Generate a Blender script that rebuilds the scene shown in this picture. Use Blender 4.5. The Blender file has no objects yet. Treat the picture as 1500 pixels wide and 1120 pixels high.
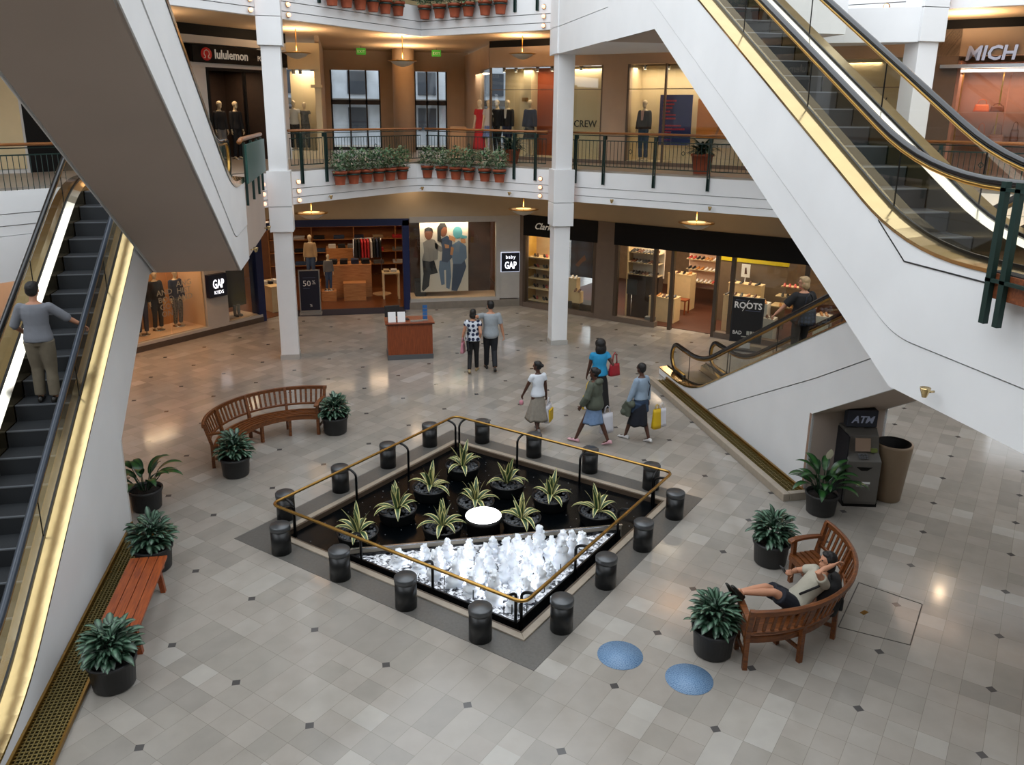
import bpy, math, random
from mathutils import Vector, Matrix
R = math.radians
PI = math.pi
random.seed(7)
scene = bpy.context.scene
COL = scene.collection

# ------------------------------------------------------------------ camera
cam_d = bpy.data.cameras.new('camera')
cam = bpy.data.objects.new('camera', cam_d)
COL.objects.link(cam)
cam_d.sensor_fit = 'HORIZONTAL'
cam_d.sensor_width = 36.0
cam_d.lens = 36.0 * 1192.0 / 1500.0
cam_d.shift_y = -60.0 / 1500.0
cam_d.clip_start = 0.1
cam_d.clip_end = 200
# the mall's axes are the world's axes; the camera looks 11.5 degrees right of +Y
cam.matrix_world = (Matrix.Translation((0, 0, 6.3)) @ Matrix.Rotation(R(-11.5), 4, 'Z')
                    @ Matrix.Rotation(R(90 - 15.68), 4, 'X') @ Matrix.Rotation(R(0.64), 4, 'Z'))
scene.camera = cam

# ------------------------------------------------------------------ exposure, daylight through the open skylight
scene.view_settings.view_transform = 'Standard'
scene.view_settings.look = 'None'
scene.view_settings.gamma = 1.0
scene.view_settings.use_curve_mapping = False
scene.view_settings.exposure = 0.0
world = bpy.data.worlds.new('world')
scene.world = world
world.use_nodes = True
bg = world.node_tree.nodes['Background']
bg.inputs[0].default_value = (0.90, 0.95, 1.0, 1)
# the sky over the skylight is brighter on the left-hand side than on the right
wt = world.node_tree
w_tc = wt.nodes.new('ShaderNodeTexCoord')
w_sp = wt.nodes.new('ShaderNodeSeparateXYZ')
w_ma = wt.nodes.new('ShaderNodeMath')
w_ma.operation = 'MULTIPLY_ADD'
w_ma.inputs[1].default_value = -1.1
w_ma.inputs[2].default_value = 2.5
wt.links.new(w_tc.outputs['Generated'], w_sp.inputs[0])
wt.links.new(w_sp.outputs[0], w_ma.inputs[0])
wt.links.new(w_ma.outputs[0], bg.inputs[1])
scene.cycles.max_bounces = 8
scene.cycles.diffuse_bounces = 4
scene.cycles.glossy_bounces = 4
scene.cycles.transmission_bounces = 6
scene.cycles.transparent_max_bounces = 16
scene.cycles.caustics_reflective = False
scene.cycles.caustics_refractive = False
scene.cycles.sample_clamp_indirect = 4.0
scene.cycles.use_denoising = True


def lamp(name, kind, loc, energy, color, size=0.5, rot=(0, 0, 0), size_y=None, spot=None):
    d = bpy.data.lights.new(name, kind)
    d.energy = energy
    d.color = color
    if kind == 'AREA':
        d.size = size
        if size_y:
            d.shape = 'RECTANGLE'
            d.size_y = size_y
    else:
        d.shadow_soft_size = size
    if spot:
        d.spot_size = R(spot)
        d.spot_blend = 0.6
    o = bpy.data.objects.new(name, d)
    COL.objects.link(o)
    o.location = loc
    o.rotation_euler = rot
    return o


WARM = (1.0, 0.70, 0.44)
WARM2 = (1.0, 0.78, 0.56)
# ceiling lights of the shops (ground floor, then upper floor)
for (x, y) in ((-0.6, 28.6), (1.2, 29.6), (3.4, 28.4)):
    lamp('store_light', 'AREA', (x, y, 3.5), 24, WARM, 1.2)
lamp('store_light', 'AREA', (3.3, 26.56, 2.84), 30, WARM2, 2.4, size_y=0.12, rot=(R(12), 0, 0))
lamp('store_light', 'AREA', (-3.0, 27.0, 3.3), 45, WARM, 1.0)
lamp('store_light', 'AREA', (-5.6, 24.2, 3.2), 60, WARM, 1.2)
for (x, y) in ((8.2, 26.5), (10.4, 25.0), (12.5, 23.0), (11.0, 22.6), (13.2, 20.4)):
    lamp('store_light', 'AREA', (x, y, 3.3), 70, WARM2, 1.2)
lamp('store_light', 'AREA', (6.9, 25.9, 2.9), 40, WARM2, 1.2, size_y=0.4, rot=(0, 0, R(-45)))
lamp('store_light', 'AREA', (9.1, 23.6, 2.9), 30, WARM2, 1.0, size_y=0.4, rot=(0, 0, R(-45)))
for (x, y) in ((5.9, 26.75), (7.3, 25.35), (8.9, 23.8), (9.9, 22.8), (12.9, 19.8)):
    lamp('store_light', 'AREA', (x, y, 7.62), 24, WARM2, 1.3, size_y=0.3, rot=(0, 0, R(-45)))
lamp('store_light', 'AREA', (15.2, 17.4, 7.3), 22, (1.0, 0.66, 0.5), 2.4, size_y=0.4, rot=(0, 0, R(-45)))
lamp('store_light', 'AREA', (-3.5, 26.4, 7.4), 26, WARM, 1.0)
lamp('store_light', 'AREA', (-1.1, 27.6, 7.5), 26, WARM2, 0.7)
lamp('store_light', 'AREA', (5.2, 29.5, 7.6), 60, WARM2, 1.5)
# pendant uplights: they wash the ceilings of both walkways
for (x, y, z, e) in ((1.85, 26.2, 7.86, 60), (-1.2, 25.0, 7.92, 42), (5.3, 25.0, 8.05, 42), (2.2, 30.0, 7.8, 60),
                     (9.5, 20.9, 7.95, 55), (13.4, 16.6, 7.95, 60), (-4.6, 21.4, 7.95, 50),
                     (-0.98, 23.6, 3.62, 26), (5.2, 24.05, 3.60, 26), (9.1, 20.3, 3.62, 26), (-4.8, 21.6, 3.7, 30), (-7.5, 19.0, 3.7, 30),
                     (12.8, 14.0, 3.7, 22), (12.8, 8.5, 3.7, 14)):
    lamp('pendant_light', 'AREA', (x, y, z), e, WARM, 0.6, rot=(PI, 0, 0))
# recessed downlights in the low ceilings beside the atrium
for (x, y, z, e, sz) in ((-4.4, 21.2, 4.22, 45, 0.3), (-6.2, 19.6, 4.22, 45, 0.3), (-8.3, 17.6, 4.22, 50, 0.3), (11.4, 16.4, 4.22, 9, 0.2), (13.0, 14.2, 4.22, 9, 0.2), (14.6, 12.2, 4.22, 12, 0.2), (9.4, 3.6, 3.5, 16, 1.8), (2.0, 25.9, 4.2, 6, 0.3)):
    lamp('downlight', 'AREA', (x, y, z), e * (1.5 if x < 0 else 1.0), (1.0, 0.52, 0.28) if x < 0 else WARM, sz)


# ------------------------------------------------------------------ materials
def rgb(h):
    h = h.lstrip('#')
    v = [int(h[i:i + 2], 16) / 255 for i in (0, 2, 4)]
    return tuple((c / 12.92 if c <= 0.04045 else ((c + 0.055) / 1.055) ** 2.4) for c in v) + (1,)


MATS = {}


def mat(name, color, rough=0.5, metal=0.0, var=0.0, scale=6.0, spec=0.5, bump=0.0, bscale=40.0, emit=0.0, stretch=(1, 1, 1), coat=0.0, ecol=None):
    """principled material with a procedural colour variation and bump"""
    if name in MATS:
        return MATS[name]
    m = bpy.data.materials.new(name)
    m.use_nodes = True
    nt = m.node_tree
    b = nt.nodes['Principled BSDF']
    c = rgb(color) if isinstance(color, str) else tuple(color) + (1,)
    b.inputs['Base Color'].default_value = c
    b.inputs['Roughness'].default_value = rough
    b.inputs['Metallic'].default_value = metal
    b.inputs['Specular IOR Level'].default_value = spec
    b.inputs['Coat Weight'].default_value = coat
    if emit:
        b.inputs['Emission Color'].default_value = c if ecol is None else rgb(ecol)
        b.inputs['Emission Strength'].default_value = emit
    tc = nt.nodes.new('ShaderNodeTexCoord')
    mp = nt.nodes.new('ShaderNodeMapping')
    mp.inputs['Scale'].default_value = stretch
    nt.links.new(tc.outputs['Object'], mp.inputs[0])
    if var:
        n = nt.nodes.new('ShaderNodeTexNoise')
        n.inputs['Scale'].default_value = scale
        n.inputs['Detail'].default_value = 5
        nt.links.new(mp.outputs[0], n.inputs['Vector'])
        rp = nt.nodes.new('ShaderNodeValToRGB')
        rp.color_ramp.elements[0].position = 0.3
        rp.color_ramp.elements[1].position = 0.7
        rp.color_ramp.elements[0].color = tuple(x * (1 - var) for x in c[:3]) + (1,)
        rp.color_ramp.elements[1].color = tuple(min(1, x * (1 + var)) for x in c[:3]) + (1,)
        nt.links.new(n.outputs[0], rp.inputs[0])
        nt.links.new(rp.outputs[0], b.inputs['Base Color'])
    if bump:
        n2 = nt.nodes.new('ShaderNodeTexNoise')
        n2.inputs['Scale'].default_value = bscale
        n2.inputs['Detail'].default_value = 4
        nt.links.new(mp.outputs[0], n2.inputs['Vector'])
        bp = nt.nodes.new('ShaderNodeBump')
        bp.inputs['Strength'].default_value = bump
        bp.inputs['Distance'].default_value = 0.02
        nt.links.new(n2.outputs[0], bp.inputs['Height'])
        nt.links.new(bp.outputs[0], b.inputs['Normal'])
    MATS[name] = m
    return m


def glass(name, tint=(0.95, 0.97, 0.96), refl=0.10, rough=0.02):
    """thin sheet glass: mostly transparent, mirror-like at grazing angles"""
    if name in MATS:
        return MATS[name]
    m = bpy.data.materials.new(name)
    m.use_nodes = True
    nt = m.node_tree
    nt.nodes.remove(nt.nodes['Principled BSDF'])
    out = nt.nodes['Material Output']
    tr = nt.nodes.new('ShaderNodeBsdfTransparent')
    tr.inputs[0].default_value = tint + (1,)
    gl = nt.nodes.new('ShaderNodeBsdfGlossy')
    gl.inputs['Roughness'].default_value = rough
    # Schlick reflectance from the facing angle (same from both sides of the pane)
    lw = nt.nodes.new('ShaderNodeLayerWeight')
    lw.inputs['Blend'].default_value = 0.5
    pw = nt.nodes.new('ShaderNodeMath')
    pw.operation = 'POWER'
    pw.inputs[1].default_value = 5.0
    nt.links.new(lw.outputs['Facing'], pw.inputs[0])
    ma = nt.nodes.new('ShaderNodeMath')
    ma.operation = 'MULTIPLY_ADD'
    ma.inputs[1].default_value = 0.85
    ma.inputs[2].default_value = refl * 0.5
    nt.links.new(pw.outputs[0], ma.inputs[0])
    mx = nt.nodes.new('ShaderNodeMixShader')
    nt.links.new(ma.outputs[0], mx.inputs[0])
    nt.links.new(tr.outputs[0], mx.inputs[1])
    nt.links.new(gl.outputs[0], mx.inputs[2])
    nt.links.new(mx.outputs[0], out.inputs[0])
    MATS[name] = m
    return m


def node_floor():
    m = bpy.data.materials.new('marble_floor_tiles')
    m.use_nodes = True
    nt = m.node_tree
    N = nt.nodes.new
    L = nt.links.new
    b = nt.nodes['Principled BSDF']

    def math_(op, a, bb=None, clamp=False):
        n = N('ShaderNodeMath')
        n.operation = op
        n.use_clamp = clamp
        for i, v in enumerate((a, bb)):
            if v is None:
                continue
            if isinstance(v, (int, float)):
                n.inputs[i].default_value = v
            else:
                L(v, n.inputs[i])
        return n.outputs[0]
    geo = N('ShaderNodeNewGeometry')
    sep = N('ShaderNodeSeparateXYZ')
    L(geo.outputs['Position'], sep.inputs[0])
    x = math_('SUBTRACT', sep.outputs[0], 1.92)
    y = math_('SUBTRACT', sep.outputs[1], 11.75)
    u = math_('MULTIPLY', math_('ADD', x, y), 0.70711)
    v = math_('MULTIPLY', math_('SUBTRACT', y, x), 0.70711)
    T = 0.30

    def cell(a, bb, ta, tb, oa=0.0, ob=0.0):
        ca = math_('FLOOR', math_('DIVIDE', math_('ADD', a, oa), ta))
        cb = math_('FLOOR', math_('DIVIDE', math_('ADD', bb, ob), tb))
        c = N('ShaderNodeCombineXYZ')
        L(ca, c.inputs[0])
        L(cb, c.inputs[1])
        w = N('ShaderNodeTexWhiteNoise')
        w.noise_dimensions = '2D'
        L(c.outputs[0], w.inputs['Vector'])
        return w.outputs['Value']
    r1 = cell(u, v, 2 * T, T)
    r2 = cell(u, v, T, T)
    r3 = cell(u, v, 4 * T, 2 * T, 0.3, 0.3)
    sel = math_('GREATER_THAN', cell(u, v, 2 * T, 2 * T), 0.5)
    mixv = N('ShaderNodeMix')
    L(sel, mixv.inputs[0])
    L(r1, mixv.inputs[2])
    L(r2, mixv.inputs[3])
    val = math_('ADD', math_('MULTIPLY', mixv.outputs[0], 0.8), math_('MULTIPLY', r3, 0.2))
    ramp = N('ShaderNodeValToRGB')
    cr = ramp.color_ramp
    cr.elements[0].position = 0.08
    cr.elements[0].color = rgb('#8b867f')
    cr.elements[1].position = 0.95
    cr.elements[1].color = rgb('#a6a29b')
    for p, c in ((0.3, '#918c84'), (0.5, '#969088'), (0.7, '#99938b'), (0.85, '#9d9890')):
        e = cr.elements.new(p)
        e.color = rgb(c)
    L(val, ramp.inputs[0])
    # marble clouding
    no = N('ShaderNodeTexNoise')
    no.inputs['Scale'].default_value = 3.2
    no.inputs['Detail'].default_value = 6
    L(geo.outputs['Position'], no.inputs['Vector'])
    cl = math_('ADD', math_('MULTIPLY', no.outputs[0], 0.3), 0.85)
    mc = N('ShaderNodeMix')
    mc.data_type = 'RGBA'
    mc.blend_type = 'MULTIPLY'
    mc.inputs[0].default_value = 1.0
    L(ramp.outputs[0], mc.inputs[6])
    cc = N('ShaderNodeCombineXYZ')
    for i in range(3):
        L(cl, cc.inputs[i])
    L(cc.outputs[0], mc.inputs[7])
    # grout

    def edge(a, t):
        f = math_('FRACT', math_('DIVIDE', a, t))
        return math_('MULTIPLY', math_('MINIMUM', f, math_('SUBTRACT', 1.0, f)), t)
    # tiles merged into double ones along u where sel is 0
    eu1 = edge(u, T)
    eu2 = edge(u, 2 * T)
    me = N('ShaderNodeMix')
    L(sel, me.inputs[0])
    L(eu2, me.inputs[2])
    L(eu1, me.inputs[3])
    g = math_('LESS_THAN', math_('MINIMUM', me.outputs[0], edge(v, T)), 0.0022)
    mg = N('ShaderNodeMix')
    mg.data_type = 'RGBA'
    L(math_('MULTIPLY', g, 0.55), mg.inputs[0])
    L(mc.outputs[2], mg.inputs[6])
    mg.inputs[7].default_value = rgb('#5f564b')
    # small dark inset squares on the 1.2 m lattice, turned 45 degrees to the tiles
    du = edge(u, 1.2)
    dv = edge(v, 1.2)
    d = math_('LESS_THAN', math_('ADD', du, dv), 0.062)
    md = N('ShaderNodeMix')
    md.data_type = 'RGBA'
    L(d, md.inputs[0])
    L(mg.outputs[2], md.inputs[6])
    md.inputs[7].default_value = rgb('#4c4a49')
    L(md.outputs[2], b.inputs['Base Color'])
    rr = math_('ADD', math_('MULTIPLY', no.outputs[0], 0.10), 0.07)
    L(rr, b.inputs['Roughness'])
    b.inputs['Specular IOR Level'].default_value = 0.5
    return m


def node_wood(name, c1, c2, rough=0.4, axis=0, scale=3.0):
    m = bpy.data.materials.new(name)
    m.use_nodes = True
    nt = m.node_tree
    b = nt.nodes['Principled BSDF']
    tc = nt.nodes.new('ShaderNodeTexCoord')
    mp = nt.nodes.new('ShaderNodeMapping')
    s = [14.0, 14.0, 14.0]
    s[axis] = 1.2
    mp.inputs['Scale'].default_value = s
    nt.links.new(tc.outputs['Object'], mp.inputs[0])
    n = nt.nodes.new('ShaderNodeTexNoise')
    n.inputs['Scale'].default_value = scale
    n.inputs['Detail'].default_value = 6
    n.inputs['Distortion'].default_value = 0.6
    nt.links.new(mp.outputs[0], n.inputs['Vector'])
    rp = nt.nodes.new('ShaderNodeValToRGB')
    rp.color_ramp.elements[0].position = 0.3
    rp.color_ramp.elements[1].position = 0.72
    rp.color_ramp.elements[0].color = rgb(c1)
    rp.color_ramp.elements[1].color = rgb(c2)
    nt.links.new(n.outputs[0], rp.inputs[0])
    nt.links.new(rp.outputs[0], b.inputs['Base Color'])
    b.inputs['Roughness'].default_value = rough
    return m


def node_attr2(name, c_edge, c_mid, rough=0.4, attr='mid', lo=0.35, hi=0.75, noise=0.25):
    """leaf material: the blade's margin and midrib in two colours (attribute stored on the leaf)"""
    m = bpy.data.materials.new(name)
    m.use_nodes = True
    nt = m.node_tree
    b = nt.nodes['Principled BSDF']
    at = nt.nodes.new('ShaderNodeAttribute')
    at.attribute_name = attr
    tc = nt.nodes.new('ShaderNodeTexCoord')
    n = nt.nodes.new('ShaderNodeTexNoise')
    n.inputs['Scale'].default_value = 18
    nt.links.new(tc.outputs['Object'], n.inputs['Vector'])
    ma = nt.nodes.new('ShaderNodeMath')
    ma.operation = 'MULTIPLY_ADD'
    ma.inputs[1].default_value = noise
    nt.links.new(n.outputs[0], ma.inputs[0])
    nt.links.new(at.outputs['Fac'], ma.inputs[2])
    rp = nt.nodes.new('ShaderNodeValToRGB')
    rp.color_ramp.elements[0].position = lo
    rp.color_ramp.elements[1].position = hi
    rp.color_ramp.elements[0].color = rgb(c_edge)
    rp.color_ramp.elements[1].color = rgb(c_mid)
    nt.links.new(ma.outputs[0], rp.inputs[0])
    nt.links.new(rp.outputs[0], b.inputs['Base Color'])
    b.inputs['Roughness'].default_value = rough
    return m


def node_voronoi(name, c1, c2, scale, thr, rough=0.7, smooth=0.02, planar=False):
    m = bpy.data.materials.new(name)
    m.use_nodes = True
    nt = m.node_tree
    b = nt.nodes['Principled BSDF']
    tc = nt.nodes.new('ShaderNodeTexCoord')
    v = nt.nodes.new('ShaderNodeTexVoronoi')
    v.inputs['Scale'].default_value = scale
    v.inputs['Randomness'].default_value = 0.35
    if planar:
        v.voronoi_dimensions = '2D'
        sp = nt.nodes.new('ShaderNodeSeparateXYZ')
        cb = nt.nodes.new('ShaderNodeCombineXYZ')
        nt.links.new(tc.outputs['Object'], sp.inputs[0])
        nt.links.new(sp.outputs[0], cb.inputs[0])
        nt.links.new(sp.outputs[2], cb.inputs[1])
        nt.links.new(cb.outputs[0], v.inputs['Vector'])
    else:
        nt.links.new(tc.outputs['Object'], v.inputs['Vector'])
    rp = nt.nodes.new('ShaderNodeValToRGB')
    rp.color_ramp.elements[0].position = thr
    rp.color_ramp.elements[1].position = thr + smooth
    rp.color_ramp.elements[0].color = rgb(c1)
    rp.color_ramp.elements[1].color = rgb(c2)
    nt.links.new(v.outputs['Distance'], rp.inputs[0])
    nt.links.new(rp.outputs[0], b.inputs['Base Color'])
    b.inputs['Roughness'].default_value = rough
    return m


M_FLOOR = node_floor()
M_WHITE = mat('white_painted_panel', '#e4e5e6', 0.55, var=0.03, scale=1.2)
M_WHITE2 = mat('white_plaster', '#cfcdc9', 0.7, var=0.04, scale=2.0)
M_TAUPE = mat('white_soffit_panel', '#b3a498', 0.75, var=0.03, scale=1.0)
M_TAN = mat('tan_plaster', '#b3a58c', 0.8, var=0.05, scale=1.5)
M_CREAM = mat('cream_panel', '#d2c19a', 0.75, var=0.04, scale=2.0)
M_PEACH = mat('peach_plaster', '#b8a48e', 0.8, var=0.05, scale=2.0)
M_GREYW = mat('grey_shopfront_panel', '#a9a7a2', 0.6, var=0.03)
M_DGREY = mat('dark_grey_shopfront_panel', '#6a5c50', 0.6, var=0.04)
M_BLACK = mat('black_fascia_panel', '#0b0a0a', 0.6, spec=0.2)
M_CHAR = mat('charcoal', '#232323', 0.6, var=0.1)
M_BRASS = mat('polished_brass', '#cdb585', 0.17, 1.0, var=0.06, scale=3.0, bump=0.12, bscale=3.0)
M_BRASSD = mat('brushed_brass_rail', '#b08a4a', 0.3, 1.0, var=0.12, scale=5.0)
M_CHROME = mat('steel_edge', '#b9bcc0', 0.25, 1.0)
M_STEP = mat('grey_step_tread', '#33363a', 0.55, 0.3, var=0.2, scale=60, stretch=(40, 1, 1))
M_RUBBER = mat('black_rubber_handrail', '#101114', 0.16, 0.0, spec=0.6)
M_PALEDECK = mat('pale_polished_deck', '#e9e2cf', 0.14, 1.0, var=0.05, scale=3.0)
M_RUBBERB = mat('blue_grey_rubber_handrail', '#2c3744', 0.3, 0.0, spec=0.6)
M_GREEN = mat('dark_green_painted_steel', '#16302c', 0.4, 0.2)
M_RAILWOOD = node_wood('handrail_oak', '#7a4a26', '#a36a3a', 0.35)
M_TEAK = node_wood('teak_slats', '#4d2a14', '#80491f', 0.42)
M_TEAKB = node_wood('teak_bench_boards', '#6e2f14', '#a04f20', 0.38, axis=1)
M_CHERRY = node_wood('cherry_veneer', '#71341a', '#8f4824', 0.35, axis=2)
M_GLASS = glass('shop_glass')
M_GLASSE = glass('balustrade_glass', (0.93, 0.92, 0.86), 0.16)
M_POT = mat('dark_grey_planter', '#2b2b2c', 0.5, var=0.08)
M_TERRA = mat('terracotta', '#9a4c30', 0.75, var=0.12, scale=8)
M_SOIL = mat('potting_soil', '#1c1611', 0.95, bump=0.6, bscale=60)
M_PEBBLE = mat('dark_pebbles', '#3a3d41', 0.45, var=0.3, scale=25)
M_AGLAO = node_attr2('silver_green_leaf', '#14301f', '#5f7d68', 0.36, lo=0.45, hi=1.2, noise=0.3)
M_SPATH = node_attr2('deep_green_leaf', '#12301a', '#2c5527', 0.3)
M_DRAC = node_attr2('striped_leaf', '#d5cd8c', '#2d4a2b', 0.4, lo=0.30, hi=0.55, noise=0.08)
M_FICUS = node_attr2('pale_edged_leaf', '#b9c6a8', '#3c6a44', 0.45, lo=0.25, hi=0.65, noise=0.5)
M_DARKLEAF = node_attr2('dark_leaf', '#0f1f14', '#22402a', 0.45)
M_WATER = mat('dark_pool_water', '#030507', 0.24, spec=0.10, bump=0.12, bscale=7)
M_FOAM = mat('white_foam', '#f2f6fb', 0.5, var=0.06, scale=12, bump=0.8, bscale=30)
M_STONE = mat('grey_granite_band', '#5a5854', 0.35, var=0.12, scale=30)
M_CURB = mat('beige_stone_curb', '#9a8f80', 0.4, var=0.08, scale=10)
M_BOLL = mat('black_bollard', '#101112', 0.35, var=0.1)
M_BOLLTOP = mat('grey_bollard_cap', '#56585a', 0.35, 0.6, var=0.1)
M_PIPE = mat('black_steel_pipe', '#0c0d0f', 0.3, 0.4)
M_LAMPW = mat('glowing_white', '#ffffff', 0.5, emit=6.0)
M_BULB = mat('glowing_peach_bulb', '#ffc0a0', 0.4, emit=1.6)
M_BOWL = mat('frosted_glass_bowl', '#cfc8ba', 0.5, var=0.05)
M_BOWLGLOW = mat('lit_bowl_band', '#ffd28a', 0.5, emit=2.0)
M_PAPER = mat('white_paper', '#e4e6e6', 0.7)
M_EXIT = mat('green_exit_sign', '#3a8c2a', 0.5, emit=0.5)
M_NAVY = mat('navy_sign', '#0a1026', 0.4)
M_NAVYF = mat('navy_blue_frame', '#0c1d4a', 0.4)
M_WHITEGLOW = mat('backlit_white_letters', '#f2f5ff', 0.5, emit=1.6)
M_WHITETXT = mat('white_lettering', '#e0ddd8', 0.6)
M_BLACKTXT = mat('black_lettering', '#15130f', 0.6)
M_GOLDTXT = mat('gold_lettering', '#b98a2c', 0.35, 0.6)
M_WOODFLOOR = node_wood('shop_wood_floor', '#4a2712', '#7d4722', 0.3, axis=0)
M_BROWNFLOOR = mat('brown_carpet_floor', '#4b2512', 0.6, var=0.1)
M_SHOPWALL = mat('shop_interior_wall', '#8a5a36', 0.8, var=0.08)
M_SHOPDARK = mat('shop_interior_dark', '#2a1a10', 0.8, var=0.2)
M_SHELF = mat('pale_shelf_wood', '#d8bd8e', 0.55, var=0.05)
M_ORANGE = mat('orange_panel', '#8f3f18', 0.8)
M_YELLOW = mat('yellow_panel', '#c6b414', 0.7)
M_SKIN = mat('light_skin', '#b98568', 0.55, var=0.05)
M_SKIND = mat('dark_skin', '#4a2c1f', 0.5, var=0.06)
M_HAIR = mat('black_hair', '#0b0908', 0.55, bump=0.5, bscale=60)
M_HAIRB = mat('blond_hair', '#a58a62', 0.55, var=0.2, scale=20, bump=0.4, bscale=60)
M_MANNE = mat('mannequin_cream', '#d8c4a0', 0.4)
M_STREET = mat('street_facade', '#b4bcc8', 0.8, var=0.25, scale=0.8)


# ------------------------------------------------------------------ mesh helpers
class MB:
    """collects vertices and faces for ONE mesh object"""

    def __init__(s, xf=None):
        s.v, s.f, s.sm, s.at = [], [], [], []
        s.xf = xf

    def add(s, vs, fs, smooth=False, at=None):
        n = len(s.v)
        for i, p in enumerate(vs):
            p = Vector(p)
            if s.xf is not None:
                p = s.xf @ p
            s.v.append(p)
            s.at.append(at[i] if at else 0.0)
        for f in fs:
            s.f.append([n + i for i in f])
            s.sm.append(smooth)
        return s

    def box(s, x0, x1, y0, y1, z0, z1):
        v = [(x0, y0, z0), (x1, y0, z0), (x1, y1, z0), (x0, y1, z0), (x0, y0, z1), (x1, y0, z1), (x1, y1, z1), (x0, y1, z1)]
        return s.add(v, [(0, 3, 2, 1), (4, 5, 6, 7), (0, 1, 5, 4), (1, 2, 6, 5), (2, 3, 7, 6), (3, 0, 4, 7)])

    def cbox(s, c, d, rz=0.0, m=None):
        M = Matrix.Translation(c) @ (m if m is not None else Matrix.Rotation(rz, 4, 'Z'))
        x, y, z = d[0] / 2, d[1] / 2, d[2] / 2
        v = [M @ Vector(p) for p in ((-x, -y, -z), (x, -y, -z), (x, y, -z), (-x, y, -z), (-x, -y, z), (x, -y, z), (x, y, z), (-x, y, z))]
        return s.add(v, [(0, 3, 2, 1), (4, 5, 6, 7), (0, 1, 5, 4), (1, 2, 6, 5), (2, 3, 7, 6), (3, 0, 4, 7)])

    def extr(s, poly, vec):
        """closed prism: polygon of 3D points pushed along vec"""
        n = len(poly)
        vec = Vector(vec)
        a = [Vector(p) for p in poly]
        nrm = Vector((0, 0, 0))
        for i in range(n):
            nrm += (a[i] - a[0]).cross(a[(i + 1) % n] - a[0])
        if nrm.dot(vec) > 0:
            a = a[::-1]
        b = [p + vec for p in a]
        fs = [tuple(range(n)), tuple(range(2 * n - 1, n - 1, -1))]
        fs += [(i, i + n, (i + 1) % n + n, (i + 1) % n) for i in range(n)]
        return s.add(a + b, fs)

    def prism(s, poly, z0, z1):
        return s.extr([(p[0], p[1], z0) for p in poly], (0, 0, z1 - z0))

    def loft(s, rings, caps=True, smooth=True, closed=False, at=None):
        n = len(rings[0])
        vs = [p for r in rings for p in r]
        fs = []
        m = len(rings)
        for i in range(m if closed else m - 1):
            a, b = i * n, ((i + 1) % m) * n
            for j in range(n):
                k = (j + 1) % n
                fs.append((a + j, a + k, b + k, b + j))
        if caps and not closed:
            fs.append(tuple(range(n - 1, -1, -1)))
            fs.append(tuple((m - 1) * n + j for j in range(n)))
        return s.add(vs, fs, smooth, at)

    def lathe(s, prof, n=20, c=(0, 0, 0), caps=True, smooth=True):
        rings = []
        for r, z in prof:
            rings.append([Vector((c[0] + r * math.cos(2 * PI * j / n), c[1] + r * math.sin(2 * PI * j / n), c[2] + z)) for j in range(n)])
        return s.loft(rings, caps, smooth)

    def tube(s, pts, rad, n=8, up=(0, 0, 1), flat=1.0, closed=False, smooth=True, caps=True):
        """tube along a polyline; rad a number or list; flat squashes the section along the up direction"""
        P = [Vector(p) for p in pts]
        m = len(P)
        rs = rad if isinstance(rad, (list, tuple)) else [rad] * m
        up = Vector(up)
        rings = []
        side_prev = None
        for i in range(m):
            if closed:
                t = (P[(i + 1) % m] - P[i - 1])
            else:
                t = P[min(i + 1, m - 1)] - P[max(i - 1, 0)]
            if t.length < 1e-9:
                t = Vector((0, 0, 1))
            t.normalize()
            side = t.cross(up)
            if side.length < 0.05:
                side = side_prev if side_prev is not None else t.cross(Vector((0.31, 1, 0.1)))
            side = side - t * side.dot(t)
            side.normalize()
            if side_prev is not None and side.dot(side_prev) < 0:
                side = -side
            side_prev = side
            nn = side.cross(t)
            r = rs[i]
            rings.append([P[i] + side * (r * math.cos(2 * PI * j / n)) + nn * (r * flat * math.sin(2 * PI * j / n)) for j in range(n)])
        return s.loft(rings, caps, smooth, closed)

    def ball(s, c, r, n=12, m=8, sc=(1, 1, 1), rot=None):
        rings = []
        M = rot if rot is not None else Matrix.Identity(3)
        for i in range(m + 1):
            a = -PI / 2 + PI * i / m
            q = max(math.cos(a), 0.02)
            rings.append([Vector(c) + M @ Vector((r * sc[0] * q * math.cos(2 * PI * j / n), r * sc[1] * q * math.sin(2 * PI * j / n), r * sc[2] * math.sin(a))) for j in range(n)])
        return s.loft(rings)

    def grid(s, fn, nu, nv, smooth=True, at=None):
        vs, av = [], []
        for i in range(nu + 1):
            for j in range(nv + 1):
                vs.append(fn(i / nu, j / nv))
                if at:
                    av.append(at(i / nu, j / nv))
        fs = []
        for i in range(nu):
            for j in range(nv):
                a = i * (nv + 1) + j
                fs.append((a, a + 1, a + nv + 2, a + nv + 1))
        return s.add(vs, fs, smooth, av if at else None)

    def leaf(s, base, az, el, ln, wd, droop=0.6, fold=0.15, n=6, twist=0.0):
        """one blade: starts at base, leaves at azimuth az and elevation el and bends down along its length"""
        p = Vector(base)
        e = el
        vs, av, fs = [], [], []
        for i in range(n + 1):
            t = i / n
            w = wd * (math.sin(PI * min(1, t * 0.93 + 0.07)) ** 0.75) * (1.0 - 0.25 * t)
            d = Vector((math.cos(az) * math.cos(e), math.sin(az) * math.cos(e), math.sin(e)))
            side = Vector((-math.sin(az), math.cos(az), 0))
            up = side.cross(d)
            up = up if up.z >= 0 else -up
            side = side * math.cos(twist) + up * math.sin(twist)
            vs += [p + side * w + up * (fold * w), p, p - side * w + up * (fold * w)]
            av += [0.0, 1.0, 0.0]
            if i < n:
                k = 3 * i
                fs += [(k, k + 1, k + 4, k + 3), (k + 1, k + 2, k + 5, k + 4)]
            p = p + d * (ln / n)
            e -= droop / n * (0.5 + t)
        return s.add(vs, fs, True, av)

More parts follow.
